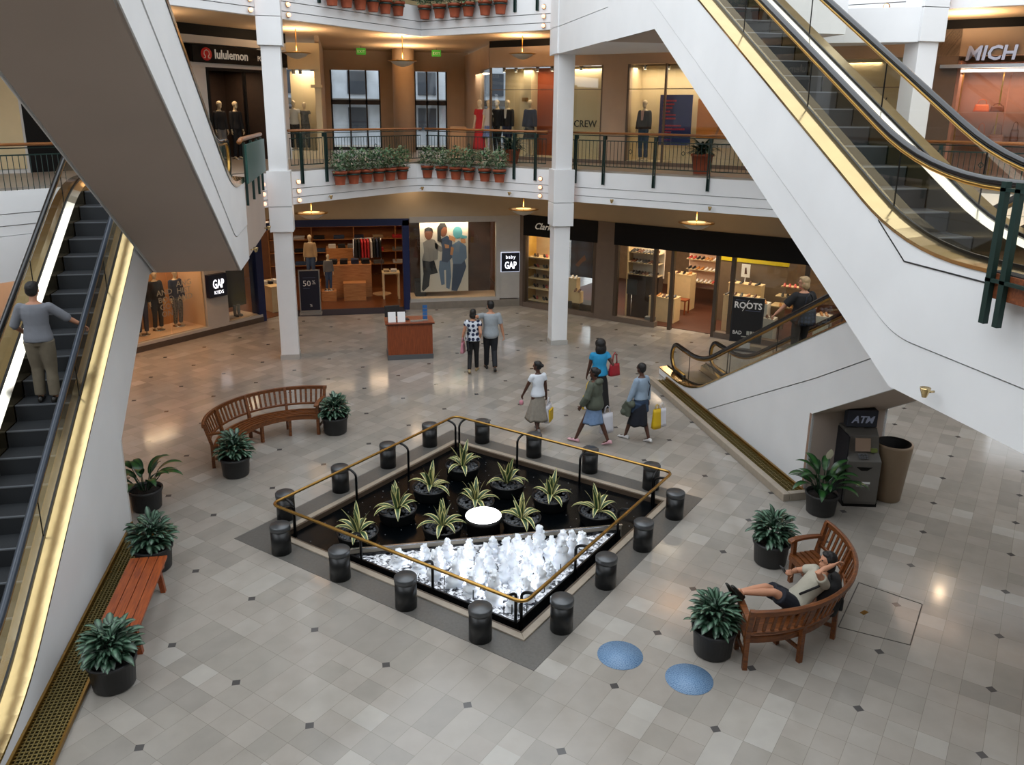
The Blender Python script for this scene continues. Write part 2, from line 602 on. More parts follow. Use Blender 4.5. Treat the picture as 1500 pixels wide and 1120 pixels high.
    def build(s, name, m, parent=None, loc=None, rz=0.0, org=None, bevel=0.0):
        me = bpy.data.meshes.new(name)
        vs = s.v
        if org is not None:
            o_ = Vector(org)
            vs = [p - o_ for p in vs]
        me.from_pydata([tuple(p) for p in vs], [], s.f)
        me.polygons.foreach_set('use_smooth', s.sm)
        if any(s.at):
            a = me.attributes.new('mid', 'FLOAT', 'POINT')
            a.data.foreach_set('value', s.at)
        if m is not None:
            me.materials.append(m)
        me.update()
        o = bpy.data.objects.new(name, me)
        COL.objects.link(o)
        if parent is not None:
            o.parent = parent
        if loc is not None:
            o.location = loc
        o.rotation_euler.z = rz
        if bevel:
            b = o.modifiers.new('bevel', 'BEVEL')
            b.width = bevel
            b.segments = 2
            b.limit_method = 'ANGLE'
        return o


def tag(o, label, cat, group=None, kind=None):
    o['label'] = label
    o['category'] = cat
    if group:
        o['group'] = group
    if kind:
        o['kind'] = kind
    return o


def thing(name, label, cat, loc=(0, 0, 0), rz=0.0, group=None):
    o = bpy.data.objects.new(name, None)
    COL.objects.link(o)
    o.empty_display_size = 0.1
    o.location = loc
    o.rotation_euler.z = rz
    return tag(o, label, cat, group)


def st(name, mb, m, loc=None, rz=0.0, bevel=0.0):
    o = mb.build(name, m, None, loc, rz, bevel=bevel)
    o['kind'] = 'structure'
    return o


def dup(root, loc, rz, label, group=None):
    r = root.copy()
    COL.objects.link(r)
    r.location = loc
    r.rotation_euler.z = rz
    r['label'] = label
    if group:
        r['group'] = group
    for ch in list(root.children):
        c = ch.copy()
        COL.objects.link(c)
        c.parent = r
        for g in ch.children:
            d = g.copy()
            COL.objects.link(d)
            d.parent = c
    return r


ORD = ['first', 'second', 'third', 'fourth', 'fifth', 'sixth', 'seventh', 'eighth', 'ninth', 'tenth', 'eleventh', 'twelfth', 'thirteenth', 'fourteenth', 'fifteenth', 'sixteenth']


def text(name, body, size, m, parent, loc, depth=0.01, rot=(PI / 2, 0, 0), align='LEFT', shear=0.0, sx=1.0, space=1.0, bold=0.0):
    c = bpy.data.curves.new('lettering_curve', 'FONT')
    c.body = body
    c.size = size
    c.extrude = depth
    c.align_x = align
    c.shear = shear
    c.space_character = space
    c.offset = bold
    c.resolution_u = 2
    t = bpy.data.objects.new('lettering_tmp', c)
    COL.objects.link(t)
    dg = bpy.context.evaluated_depsgraph_get()
    me = bpy.data.meshes.new_from_object(t.evaluated_get(dg))
    bpy.data.objects.remove(t)
    bpy.data.curves.remove(c)
    me.name = name
    for v in me.vertices:
        v.co.x *= sx
    me.materials.clear()
    me.materials.append(m)
    o = bpy.data.objects.new(name, me)
    COL.objects.link(o)
    o.parent = parent
    o.location = loc
    o.rotation_euler = rot
    return o


def remesh(mb, voxel, smooth_it=6):
    """melts overlapping shapes into one continuous skin and returns a new MB"""
    me = bpy.data.meshes.new('tmp')
    me.from_pydata([tuple(p) for p in mb.v], [], mb.f)
    o = bpy.data.objects.new('tmp', me)
    COL.objects.link(o)
    r = o.modifiers.new('r', 'REMESH')
    r.mode = 'VOXEL'
    r.voxel_size = voxel
    r.use_smooth_shade = True
    if smooth_it:
        sm = o.modifiers.new('s', 'SMOOTH')
        sm.factor = 0.5
        sm.iterations = smooth_it
    dg = bpy.context.evaluated_depsgraph_get()
    e = bpy.data.meshes.new_from_object(o.evaluated_get(dg))
    bpy.data.objects.remove(o)
    out = MB()
    out.v = [v.co.copy() for v in e.vertices]
    out.f = [list(p.vertices) for p in e.polygons]
    out.sm = [True] * len(out.f)
    out.at = [0.0] * len(out.v)
    bpy.data.meshes.remove(e)
    bpy.data.meshes.remove(me)
    return out


def fillet(poly, r, n=6):
    """rounds the inner corners of a 2D polyline"""
    out = [Vector(poly[0])]
    for i in range(1, len(poly) - 1):
        a, b, c = Vector(poly[i - 1]), Vector(poly[i]), Vector(poly[i + 1])
        d1, d2 = (a - b), (c - b)
        t = min(r, d1.length * 0.49, d2.length * 0.49)
        p, q = b + d1.normalized() * t, b + d2.normalized() * t
        for k in range(n + 1):
            s_ = k / n
            out.append(p * (1 - s_) ** 2 + b * (2 * s_ * (1 - s_)) + q * s_ ** 2)
    out.append(Vector(poly[-1]))
    return out


def interp(poly, y):
    """z of a 2D polyline (first coordinate monotonic) at y"""
    ps = sorted([(p[0], p[1]) for p in poly])
    if y <= ps[0][0]:
        return ps[0][1]
    for a, b in zip(ps, ps[1:]):
        if a[0] <= y <= b[0]:
            return a[1] + (b[1] - a[1]) * (y - a[0]) / max(1e-9, b[0] - a[0])
    return ps[-1][1]


# ------------------------------------------------------------------ the setting
Z2, Z3 = 4.85, 9.27            # upper floors
C45 = math.sqrt(0.5)
# fascia lines (the atrium is a square turned 45 degrees): x+y = FR on the right, y-x = FL on the left
FR, FL = 27.75, 23.05
AX, AY = (FR - FL) / 2, (FR + FL) / 2        # far corner
WR, WL = 32.0, 28.2                           # shop fronts: x+y = WR, y-x = WL
YF = 26.4                                     # ground-floor shop front facing the camera


def pR(s, n=0.0):
    """point on the right shop front; s along it from the corner with the front, n towards the atrium"""
    return (5.6 + C45 * s - C45 * n, 26.4 - C45 * s - C45 * n)


def pL(s, n=0.0):
    return (-1.8 + C45 * s + C45 * n, 26.4 + C45 * s - C45 * n)


def sR(x):
    return (x - 5.6) / C45


def sL(x):
    return (x + 1.8) / C45


OR, OL = (5.6, 26.4, 0), (-1.8, 26.4, 0)
AR, AL = R(-45), R(45)

# ground


def ground():
    """floor with a square hole for the sunken fountain"""
    mb = MB()
    h = 3.2
    cx, cy = 1.92, 11.75
    d = [(cx, cy - h, 0), (cx + h, cy, 0), (cx, cy + h, 0), (cx - h, cy, 0)]
    o = [(cx, -14, 0), (34, -14, 0), (34, cy, 0), (34, 50, 0), (cx, 50, 0), (-26, 50, 0), (-26, cy, 0), (-26, -14, 0)]
    vs = d + o
    fs = [(0, 4, 5, 6, 1), (1, 6, 7, 8, 2), (2, 8, 9, 10, 3), (3, 10, 11, 4, 0)]
    mb.add(vs, fs)
    return mb


st('floor', ground(), M_FLOOR)

# upper floor slabs: right wing, left wing, far corner (z of the undersides are the ceilings below)


def ring_slab(name, z0, z1, m, inset=0.06):
    f, l = FR + inset * 2, FL + inset * 2
    ax, ay = (f - l) / 2, (f + l) / 2
    mb = MB()
    mb.prism([(ax, ay), (17.5, f - 17.5), (24.0, f - 11.0), (ax + 6.5, ay + 6.5)], z0, z1)
    mb.prism([(ax, ay), (ax - 6.5, ay + 6.5), (-20.5, l - 7.5), (-14, l - 14.0)], z0, z1)
    mb.prism([(ax, ay), (ax + 6.5, ay + 6.5), (ax + 6.5, 38), (ax - 6.5, 38), (ax - 6.5, ay + 6.5)], z0, z1)
    return st(name, mb, m)


M_FL2 = mat('upper_walkway_tiles', '#8d8479', 0.35, var=0.08, scale=4)
ring_slab('ceiling', 4.30, 4.60, M_TAN)
ring_slab('floor', 4.601, Z2, M_FL2)
ring_slab('ceiling', 8.50, 8.9, mat('upper_ceiling_plaster', '#c2a886', 0.8, var=0.03, scale=2.0))
ring_slab('floor', 8.901, Z3, M_FL2)
ring_slab('ceiling', 13.2, 13.5, M_WHITE2)

# storey walls of the upper floor shops and the outer shell, seen through openings and in reflections
shell = MB()
shell.box(-26, 34, 50, 50.2, -0.3, 3.0)
st('wall_street', MB().box(-10, 14, 47, 47.4, 0, 9.6), M_STREET)
sw = MB()
for i in range(12):
    for z in (5.3, 7.2):
        sw.box(-9.2 + 1.9 * i, -8.2 + 1.9 * i, 46.9, 47.0, z, z + 1.2)
st('wall_street', sw, mat('street_window_dark', '#3c434e', 0.3, var=0.3, scale=0.6))
st('wall_street', MB().box(-10, 14, 45.9, 47, 6.65, 6.95), mat('street_awning', '#55504c', 0.7))
back = MB()
back.box(-20, 24, -9.4, -9.0, 0, 13.5)
back.box(-20.4, -20, -9, 14, 0, 13.5)
back.box(24, 24.4, -9, 20, 0, 13.5)
st('wall_back', back, M_WHITE2)
# third floor walls above the shop fronts
up = MB()
up.extr([(AX, 27.9 + 3, 9.27), (22, 10.9, 9.27), (22, 10.9, 13.2), (AX, 30.9, 13.2)], (0.2, 0.2, 0))
up.extr([(AX, 30.9, 9.27), (-16, 12.5, 9.27), (-16, 12.5, 13.2), (AX, 30.9, 13.2)], (-0.2, 0.2, 0))
st('wall_third', up, M_CREAM)


def band_poly(pts, th):
    """plan polygon for a fascia strip that follows pts (front line) with thickness th towards the shops"""
    return pts, th


def fascia(name, front, z0, z1, back_off, m=M_WHITE):
    """front: plan polyline along the face, left to right; extrudes back (away from the atrium)"""
    mb = MB()
    n = len(front)
    F = [Vector((p[0], p[1])) for p in front]
    B = []
    for i in range(n):
        a = F[max(i - 1, 0)]
        b = F[min(i + 1, n - 1)]
        t = (b - a).normalized()
        B.append(F[i] + Vector((-t.y, t.x)) * back_off)
    for i in range(n - 1):
        pass
    vs = [(p.x, p.y, z0) for p in F] + [(p.x, p.y, z1) for p in F] + [(p.x, p.y, z0) for p in B] + [(p.x, p.y, z1) for p in B]
    fs = []
    for i in range(n - 1):
        fs += [(i, i + 1, n + i + 1, n + i), (2 * n + i + 1, 2 * n + i, 3 * n + i, 3 * n + i + 1),
               (n + i, n + i + 1, 3 * n + i + 1, 3 * n + i), (i + 1, i, 2 * n + i, 2 * n + i + 1)]
    fs += [(0, n, 3 * n, 2 * n), (n - 1, 2 * n + n - 1, 3 * n + n - 1, 2 * n - 1)]
    mb.add(vs, fs)
    return st(name, mb, m)


def vline(rounded, x0=-12.0, x1=17.0, off=0.0):
    """the fascia's plan line from left to right; off moves it towards the atrium"""
    k = off * math.sqrt(2)
    fr, fl = FR - k, FL - k
    ax, ay = (fr - fl) / 2, (fr + fl) / 2
    if not rounded:
        return [(x0, fl + x0), (ax, ay), (x1, fr - x1)]
    c = 0.75
    pts = [(x0, fl + x0)]
    p, b, q = Vector((ax - c, ay - c)), Vector((ax, ay)), Vector((ax + c, ay - c))
    for i in range(7):
        t = i / 6
        v = p * (1 - t) ** 2 + b * 2 * t * (1 - t) + q * t * t
        pts.append((v.x, v.y))
    pts.append((x1, fr - x1))
    return pts


for (z0, z1, off) in ((3.98, 4.155, 0.0), (4.17, 4.375, 0.012), (4.39, 4.80, 0.024)):
    fascia('trim_1', vline(True, off=off), z0, z1, 0.22)
fascia('trim_2', vline(True, off=-0.05), 4.0, 4.79, 0.1, M_CHAR)
for (z0, z1, off) in ((8.43, 8.60, 0.0), (8.615, 8.82, 0.012), (8.835, 9.24, 0.024)):
    fascia('trim_3', vline(False, off=off), z0, z1, 0.22)
fascia('trim_4', vline(False, off=-0.05), 8.45, 9.22, 0.1, M_CHAR)
# deeper white beam under the upper walkway at the far left
fascia('trim_5', [(-12, FL - 12 - 0.02), (-4.9, FL - 4.9 - 0.02)], 3.12, 3.97, 0.3)

# columns with their square capitals
def column(x, y, levels):
    mb = MB()
    w = 0.225
    for (z0, z1) in levels:
        mb.box(x - w, x + w, y - w, y + w, z0, z1)
    o = st('column', mb, M_WHITE, bevel=0.01)
    for zc in (3.36, 7.78):
        cb = MB()
        k = 0.285
        cb.box(x - k, x + k, y - k - 0.03, y + k, zc, zc + 0.62 if zc < 5 else zc + 0.66)
        cb.box(x - k, x + k, y - k - 0.03, y + k, zc + 0.635, zc + 1.5)
        st('column_capital', cb, M_WHITE, bevel=0.006)
    bb = MB()
    bb.box(x - w - 0.02, x + w + 0.02, y - w - 0.02, y + w + 0.02, 0, 0.13)
    st('baseboard_column', bb, M_GREYW)


column(-1.62, 21.42, ((0.13, 3.36), (4.86, 7.78), (9.3, 13.2)))
column(5.72, 21.66, ((0.13, 3.36), (4.86, 7.78), (9.3, 13.2)))
column(11.72, 15.75, ((0.13, 3.36), (4.86, 7.78), (9.3, 13.2)))

# landings between escalators and walkways
lb = MB()
lb.box(-3.53, -1.99, 15.62, 20.9, 3.43, Z2 - 0.03)
lb.box(-5.3, -3.53, 18.0, 20.9, 3.43, Z2 - 0.03)
lb.prism([(-5.3, 20.9), (-1.99, 20.9), (-2.0, FL - 1.9), (-5.3, FL - 5.2)], 3.42, Z2 - 0.03)
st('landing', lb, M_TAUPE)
rb = MB()
rb.box(5.49, 12.5, -6.0, 7.1, 3.6, Z2 - 0.02)
st('landing', rb, M_WHITE)
r3 = MB()
r3.prism([(5.47, 14.55), (9.2, 14.55), (9.2, FR - 9.2 + 0.1), (5.47, FR - 5.47)], 7.77, 8.42)
r3.prism([(5.47, 14.55), (9.2, 14.55), (9.2, FR - 9.2 + 0.1), (5.47, FR - 5.47)], 8.435, Z3)
st('landing', r3, M_WHITE)
pb = MB()
pb.extr([(9.75, 16.45, 7.77), (11.45, 15.5, 7.77), (11.7, 16.0, 7.77), (10.2, 17.4, 7.77)], (0, 0, 0.66))
st('trim_6', pb, M_WHITE)
l3 = MB()
l3.box(-5.2, -1.99, -6, 7.6, 7.77, Z3)
st('landing', l3, M_WHITE)
nb = MB()
nb.box(-20, 5.4, -9, -0.9, 4.2, Z2)
nb.box(12.5, 24, -9, 9, 4.2, Z2)
nb.box(-20, 24, -9, -2.2, 8.6, Z3)
st('floor', nb, M_FL2)

# ------------------------------------------------------------------ ground-floor shop fronts
# bulkheads above the shop fronts
bh = MB()
bh.extr([pR(0, 0) + (3.1,), pR(16, 0) + (3.1,), pR(16, 0) + (4.3,), pR(0, 0) + (4.3,)], (0.25, 0.25, 0))
st('wall_right', bh, M_TAN)
bh = MB()
bh.extr([pL(0, 0) + (3.1,), pL(-16, 0) + (3.1,), pL(-16, 0) + (4.3,), pL(0, 0) + (4.3,)], (-0.25, 0.25, 0))
st('wall_left', bh, M_TAN)
st('wall_front', MB().box(-1.8, 5.6, YF, YF + 0.25, 3.0, 4.3), M_TAN)

# black shop fascia of the shoe shop
def in_frame(o, rz):
    return Matrix.Translation(o) @ Matrix.Rotation(rz, 4, 'Z')


MR, ML = in_frame(OR, AR), in_frame(OL, AL)
mb = MB(MR)
mb.box(sR(5.72), sR(7.66), -0.06, 0.25, 2.42, 3.1)
mb.box(sR(8.08), sR(15.5), -0.06, 0.25, 2.42, 3.1)
st('wall_right', mb, M_BLACK)
mb = MB(MR)                     # piers
mb.box(0.0, sR(5.72), 0, 0.3, 0, 3.1)
mb.box(sR(7.64), sR(8.10), -0.03, 0.3, 0, 3.1)
st('wall_right', mb, M_DGREY)
mb = MB(MR)                     # low stall risers under the panes
mb.box(sR(5.72), sR(7.64), -0.04, 0.2, 0, 0.16)
mb.box(sR(8.10), sR(9.12), -0.04, 0.2, 0, 0.16)
mb.box(sR(10.45), sR(15.5), -0.04, 0.2, 0, 0.16)
st('baseboard_right', mb, M_DGREY)
mb = MB(MR)                     # mullions
for x in (5.74, 6.72, 7.60, 8.14, 9.05, 9.45, 10.42, 10.75, 12.2, 13.7):
    mb.box(sR(x) - 0.05, sR(x) + 0.05, -0.03, 0.12, 0.0, 2.42)
st('trim_7', mb, mat('bronze_mullion', '#5a4f45', 0.4, 0.6))
for (a, b_) in ((5.74, 6.72), (6.72, 7.60), (8.14, 9.05), (10.75, 12.2), (12.2, 13.7)):
    st('window_1', MB(MR).box(sR(a) + 0.05, sR(b_) - 0.05, 0.03, 0.045, 0.16, 2.42), M_GLASS)

# front wall: kids' clothes shop, entrance and poster window
mb = MB()
mb.box(4.92, 5.6, YF - 0.02, YF + 0.3, 0.28, 3.05)
mb.box(1.95, 4.92, YF - 0.02, YF + 0.2, 2.86, 3.05)
mb.box(4.80, 4.92, YF - 0.04, YF + 0.2, 0.28, 2.86)
mb.box(1.9, 4.92, YF - 0.05, YF + 0.2, 0.24, 0.33)
st('wall_front', mb, M_GREYW)
st('baseboard_front', MB().box(1.9, 5.6, YF - 0.06, YF + 0.25, 0, 0.24), mat('grey_stone_plinth', '#7d766c', 0.4, var=0.1))
mb = MB()
mb.box(1.72, 1.93, YF - 0.05, YF + 0.3, 0, 2.95)
mb.box(-1.8, 1.93, YF - 0.05, YF + 0.3, 2.78, 3.0)
mb.box(-1.92, -1.74, YF - 0.05, YF + 0.3, 0, 2.95)
st('trim_8', mb, M_NAVYF)
st('window_2', MB().box(1.95, 4.8, YF + 0.04, YF + 0.055, 0.33, 2.86), M_GLASS)
# floor inside the shops
st('floor', MB().prism([(-1.75, YF + 0.05), (1.75, YF + 0.05), (5.4, YF + 0.3), (5.4, 33), (-8.5, 33), (-8.5, 26.2), (-5.0, 23.4), (-2.0, 26.4)], 0.001, 0.012), M_WOODFLOOR)
st('floor', MB().prism([(-1.75, YF - 0.45), (1.75, YF - 0.45), (1.75, YF + 0.35), (-1.75, YF + 0.35)], 0.002, 0.016), mat('dark_entrance_mat', '#1d1a2b', 0.9))
st('floor', MB(MR).box(0.2, 14, 0.25, 6.5, 0.001, 0.012), M_BROWNFLOOR)
# shop back walls
mb = MB()
mb.box(-9, 5.5, 32.6, 32.8, 0, 4.3)
mb.box(5.45, 5.6, 26.75, 32.8, 0, 4.3)
mb.box(-9.0, -8.8, 20, 33, 0, 4.3)
st('wall_front', mb, M_SHOPWALL)
st('wall_front', MB().box(2.02, 4.78, YF + 1.05, YF + 1.1, 0.33, 3.0), mat('window_backdrop_dark', '#4a2f1e', 0.7, var=0.3, scale=2.0))
mb = MB()
mb.box(1.97, 4.9, YF + 0.1, YF + 1.05, 0.30, 0.335)
st('trim_9', mb, mat('window_deck', '#d6b490', 0.5))
mb = MB(MR)
mb.box(0.0, 14, 6.4, 6.6, 0, 4.3)
st('wall_right', mb, mat('shoe_shop_back_wall', '#8a735a', 0.8, var=0.1))
st('wall_right', MB(MR).box(6.2, 8.3, 2.0, 2.1, 0, 1.95), mat('shoe_shop_partition', '#6c5a45', 0.8, var=0.05))
st('wall_right', MB(MR).box(6.2, 8.3, 1.98, 2.1, 1.95, 2.5), M_YELLOW)

# left wall: kids' shop windows
mb = MB(ML)
mb.box(sL(-4.10), sL(-3.58), -0.04, 0.3, 0.22, 3.1)
mb.box(sL(-8.5), sL(-5.75), -0.04, 0.3, 0.0, 3.1)
mb.box(sL(-5.75), sL(-2.7), -0.04, 0.3, 2.75, 3.1)
mb.box(sL(-5.75), sL(-2.72), -0.06, 0.25, 0.16, 0.24)
st('wall_left', mb, M_GREYW)
mb = MB(ML)
mb.box(sL(-8.5), sL(-2.70), -0.06, 0.25, 0.0, 0.16)
st('wall_left', MB(ML).box(sL(-18), sL(-8.5), 0.0, 0.3, 0.0, 3.1), mat('orange_brown_wall', '#9a6038', 0.7, var=0.06))
st('baseboard_left', mb, mat('dark_stone_plinth', '#4a4038', 0.4, var=0.1))
mb = MB(ML)
mb.box(sL(-2.8), sL(-2.62), -0.05, 0.3, 0, 3.0)
mb.box(sL(-2.62), sL(-1.8), -0.05, 0.3, 2.78, 3.0)
st('trim_8', mb, M_NAVYF)
st('window_3', MB(ML).box(sL(-5.75), sL(-4.9) - 0.02, 0.03, 0.045, 0.24, 2.75), M_GLASS)
st('window_3', MB(ML).box(sL(-4.9) + 0.01, sL(-4.1), 0.03, 0.045, 0.24, 2.75), M_GLASS)
st('window_4', MB(ML).box(sL(-3.58), sL(-2.8), 0.03, 0.045, 0.24, 2.75), M_GLASS)
st('wall_left', MB(ML).box(sL(-5.9), sL(-4.0), 1.15, 1.2, 0.2, 3.0), mat('window_backdrop_warm', '#c08a52', 0.7, var=0.15, scale=2.0))
st('wall_left', MB(ML).box(sL(-3.56), sL(-2.8), 0.55, 0.6, 0.5, 2.75), M_CHAR)
mb = MB(ML)
mb.box(sL(-5.75), sL(-4.1), 0.06, 1.15, 0.2, 0.26)
mb.box(sL(-3.56), sL(-2.8), 0.06, 0.9, 0.2, 0.26)
mb.box(sL(-4.12), sL(-4.04), 0.06, 1.15, 0.2, 2.75)
st('trim_9', mb, MATS['window_deck'])

# ------------------------------------------------------------------ upper-floor shop fronts
# right: clothes shop with cream panels, header band, black soffit slot
mb = MB(MR)
s0 = sR(4.72)
mb.box(s0, 16, -0.02, 0.3, 7.70, 8.30)
st('wall_right_upper', mb, M_PEACH)
for (xa_, xb_, na, nb2) in ((4.72, 5.6, 0.9, 1.0), (6.30, 6.75, 0.35, 1.0), (5.42, 5.62, 0.5, 1.0), (6.75, 7.62, 0.45, 0.6), (8.20, 10.9, 1.0, 1.1), (10.9, 13.9, 0.4, 0.6)):
    st('wall_right_upper', MB(MR).box(sR(xa_), sR(xb_), na, nb2, Z2, 7.7), M_CREAM)
st('wall_right_upper', MB(MR).box(sR(7.62), sR(8.20), -0.02, 0.35, Z2, 7.7), M_PEACH)
st('wall_right_upper', MB(MR).box(sR(5.62), sR(6.30), 0.9, 1.0, Z2, 7.7), M_ORANGE)
st('trim_10', MB(MR).box(sR(4.72), 16, -0.03, 0.2, 8.3, 8.5), M_BLACK)
st('baseboard_upper', MB(MR).box(s0, sR(13.9), -0.03, 0.1, Z2, Z2 + 0.1), M_DGREY)
mb = MB(MR)
for x in (4.74, 6.62, 7.62, 8.22, 9.05, 10.9, 13.9):
    mb.box(sR(x) - 0.025, sR(x) + 0.025, -0.02, 0.06, Z2 + 0.1, 7.70)
mb.box(s0, sR(7.62), -0.01, 0.03, 7.0, 7.02)
mb.box(sR(8.22), sR(13.9), -0.01, 0.03, 7.0, 7.02)
st('trim_11', mb, M_DGREY)
for (a, b_) in ((4.74, 6.62), (6.62, 7.62), (8.22, 9.05), (9.05, 10.9), (10.9, 13.9)):
    st('window_5', MB(MR).box(sR(a) + 0.03, sR(b_) - 0.03, 0.03, 0.04, Z2 + 0.1, 7.68), M_GLASS)
st('wall_right_upper', MB(MR).box(sR(8.20) - 0.06, sR(8.20), 0.30, 1.1, Z2, 7.7), M_CREAM)
st('wall_right_upper', MB(MR).box(sR(7.62), sR(7.62) + 0.05, 0.30, 0.6, Z2, 7.7), M_CREAM)
st('wall_right_upper', MB(MR).box(1.0, 16, 3.4, 3.5, Z2, 8.5), M_PEACH)
# bag shop at the far right
mb = MB(MR)
mb.box(sR(13.9), sR(14.25), -0.02, 0.4, Z2, 8.3)
st('wall_right_upper', mb, M_DGREY)
st('wall_right_upper', MB(MR).box(sR(14.2), sR(17.5), 1.0, 1.1, Z2, 7.6), mat('pink_lit_backdrop', '#b07f6a', 0.6, var=0.06))
st('wall_right_upper', MB(MR).box(sR(14.24), sR(14.3), 0.02, 1.0, Z2, 7.6), MATS['pink_lit_backdrop'])
st('window_6', MB(MR).box(sR(14.25), sR(15.05) - 0.02, 0.03, 0.04, Z2, 7.4), M_GLASS)
st('window_6', MB(MR).box(sR(15.05), sR(17.5), 0.03, 0.04, Z2, 7.4), M_GLASS)
mb = MB(MR)
mb.box(sR(14.0), sR(17.5), -0.22, 0.1, 7.42, 7.5)
st('trim_12', mb, M_CHROME)
st('trim_13', MB(MR).box(sR(14.25), sR(17.5), 0.1, 0.16, 7.34, 7.40), mat('window_light_strip', '#ffe0c8', 0.5, emit=5.0))

# left: sports shop with header and dark doorway
mb = MB(ML)
s1 = sL(-1.60)
mb.box(sL(-9), s1, -0.02, 0.3, 8.02, 8.22)
mb.box(sL(-9), s1, -0.0, 0.3, 7.40, 7.54)
mb.box(sL(-9), sL(-3.62), 0.0, 0.3, Z2, 7.42)
mb.box(sL(-1.95), s1, 0.0, 0.3, Z2, 7.42)
st('wall_left_upper', mb, M_WHITE2)
st('trim_10', MB(ML).box(sL(-9), s1, -0.03, 0.2, 8.22, 8.5), M_BLACK)
mb = MB(ML)
mb.box(sL(-9), sL(-1.0), 2.3, 2.4, Z2, 8.4)
mb.box(sL(-3.68), sL(-3.60), 0.3, 2.3, Z2, 7.5)
mb.box(sL(-1.95), sL(-1.88), 0.3, 2.3, Z2, 7.5)
mb.box(sL(-3.68), sL(-1.88), 0.3, 2.3, 7.5, 7.6)
st('wall_left_upper', mb, M_SHOPDARK)
st('wall_left_upper', MB(ML).box(sL(-7.15), sL(-6.3), -0.02, 0.02, Z2, 7.6), M_BLACK)  # flat black sheet on the wall, colour standing in for a dark opening
st('wall_left_upper', MB(ML).box(sL(-8.6), sL(-7.2), -0.03, 0.02, Z2 + 0.1, 7.0), M_CREAM)
mb = MB(ML)
mb.box(sL(-3.62), sL(-3.56), -0.02, 0.2, Z2, 7.4)
mb.box(sL(-2.7) - 0.03, sL(-2.7) + 0.03, 0.0, 0.1, Z2, 7.4)
mb.box(sL(-2.02), sL(-1.95), -0.02, 0.2, Z2, 7.4)
mb.box(sL(-3.62), sL(-1.95), -0.02, 0.2, 7.34, 7.42)
st('trim_11', mb, M_BLACK)
# sports shop side window facing the camera and the street entrance hall behind
xl, xr = -1.58, -0.62
yw = 26.62
mb = MB()
mb.box(xl, xr, yw - 0.05, yw + 0.3, 7.5, 8.25)
mb.box(xr - 0.18, xr, yw - 0.02, yw + 0.3, Z2, 7.5)
mb.box(xl, xr, yw - 0.03, yw + 0.3, Z2, Z2 + 0.25)
mb.box(xl, xr, yw + 1.2, yw + 1.3, Z2, 7.5)
mb.box(xr - 0.3, xr + 0.04, yw - 0.08, yw + 0.3, 6.98, 7.06)
st('wall_left_upper', mb, M_CREAM)
st('window_7', MB().box(xl, xr - 0.18, yw + 0.02, yw + 0.03, Z2 + 0.25, 7.5), M_GLASS)
mb = MB()
mb.box(-0.75, -0.62, 26.9, 33, Z2, 8.5)
mb.box(4.72, 4.85, 27.5, 29.2, 7.7, 8.4)
mb.box(4.72, 4.85, 29.2, 33, Z2, 8.4)
mb.box(-0.75, 4.85, 33.0, 33.2, 7.80, 8.5)
mb.box(-0.75, -0.42, 33.0, 33.2, Z2, 7.8)
mb.box(1.45, 2.75, 33.0, 33.2, Z2, 7.8)
mb.box(4.02, 4.85, 33.0, 33.2, Z2, 7.8)
st('wall_far', mb, M_PEACH)
st('column', MB().lathe([(0.40, Z2), (0.40, 8.5)], 24, (2.25, 31.6, 0)), M_PEACH)
# return glass of the clothes shop along the hall
st('window_8', MB().box(4.76, 4.77, 27.35, 29.2, Z2, 7.7), M_GLASS)
for i, (x0, x1) in enumerate(((-0.42, 1.45), (2.75, 4.02))):
    dm = MB()
    w = x1 - x0
    for x in (x0, x0 + w * 0.36, x0 + w * 0.70, x1 - 0.05):
        dm.box(x, x + 0.06, 33.02, 33.12, Z2, 7.8)
    dm.box(x0, x1, 33.02, 33.12, 6.55, 6.72)
    dm.box(x0, x1, 33.02, 33.12, Z2, Z2 + 0.12)
    fr = st('door_%d' % (i + 1), dm, mat('dark_door_frame', '#241c17', 0.5))
    st('window_9', MB().box(x0, x1, 33.06, 33.07, Z2, 7.8), M_GLASS)


# ------------------------------------------------------------------ escalators
def profile(ylow, zlow, yhigh, zhigh, d, c_in, c_flat, l_low, l_high, r=0.9):
    """line parallel to the step nosings, raised by c_in on the slope and c_flat on the level ends; from low end to high end"""
    sl = (zhigh - zlow) / abs(yhigh - ylow)
    # where the raised slope meets the raised flats
    t0 = (c_flat - c_in) / sl
    p0 = (ylow + d * t0, zlow + c_flat)
    p1 = (yhigh + d * t0, zhigh + c_flat)
    pts = [(ylow - d * l_low, zlow + c_flat), p0, p1, (yhigh + d * l_high, zhigh + c_flat)]
    return [tuple(p) for p in fillet(pts, r, 8)]


def loop_end(y, z, d_out, r, n=10, tail=0.5):
    """handrail end: half circle going outwards and back underneath; list from the underside to the top"""
    pts = [(y - d_out * tail, z - 2 * r)]
    for k in range(n + 1):
        a = -PI / 2 + PI * k / n
        pts.append((y + d_out * r * math.cos(a), z - r + r * math.sin(a)))
    return pts


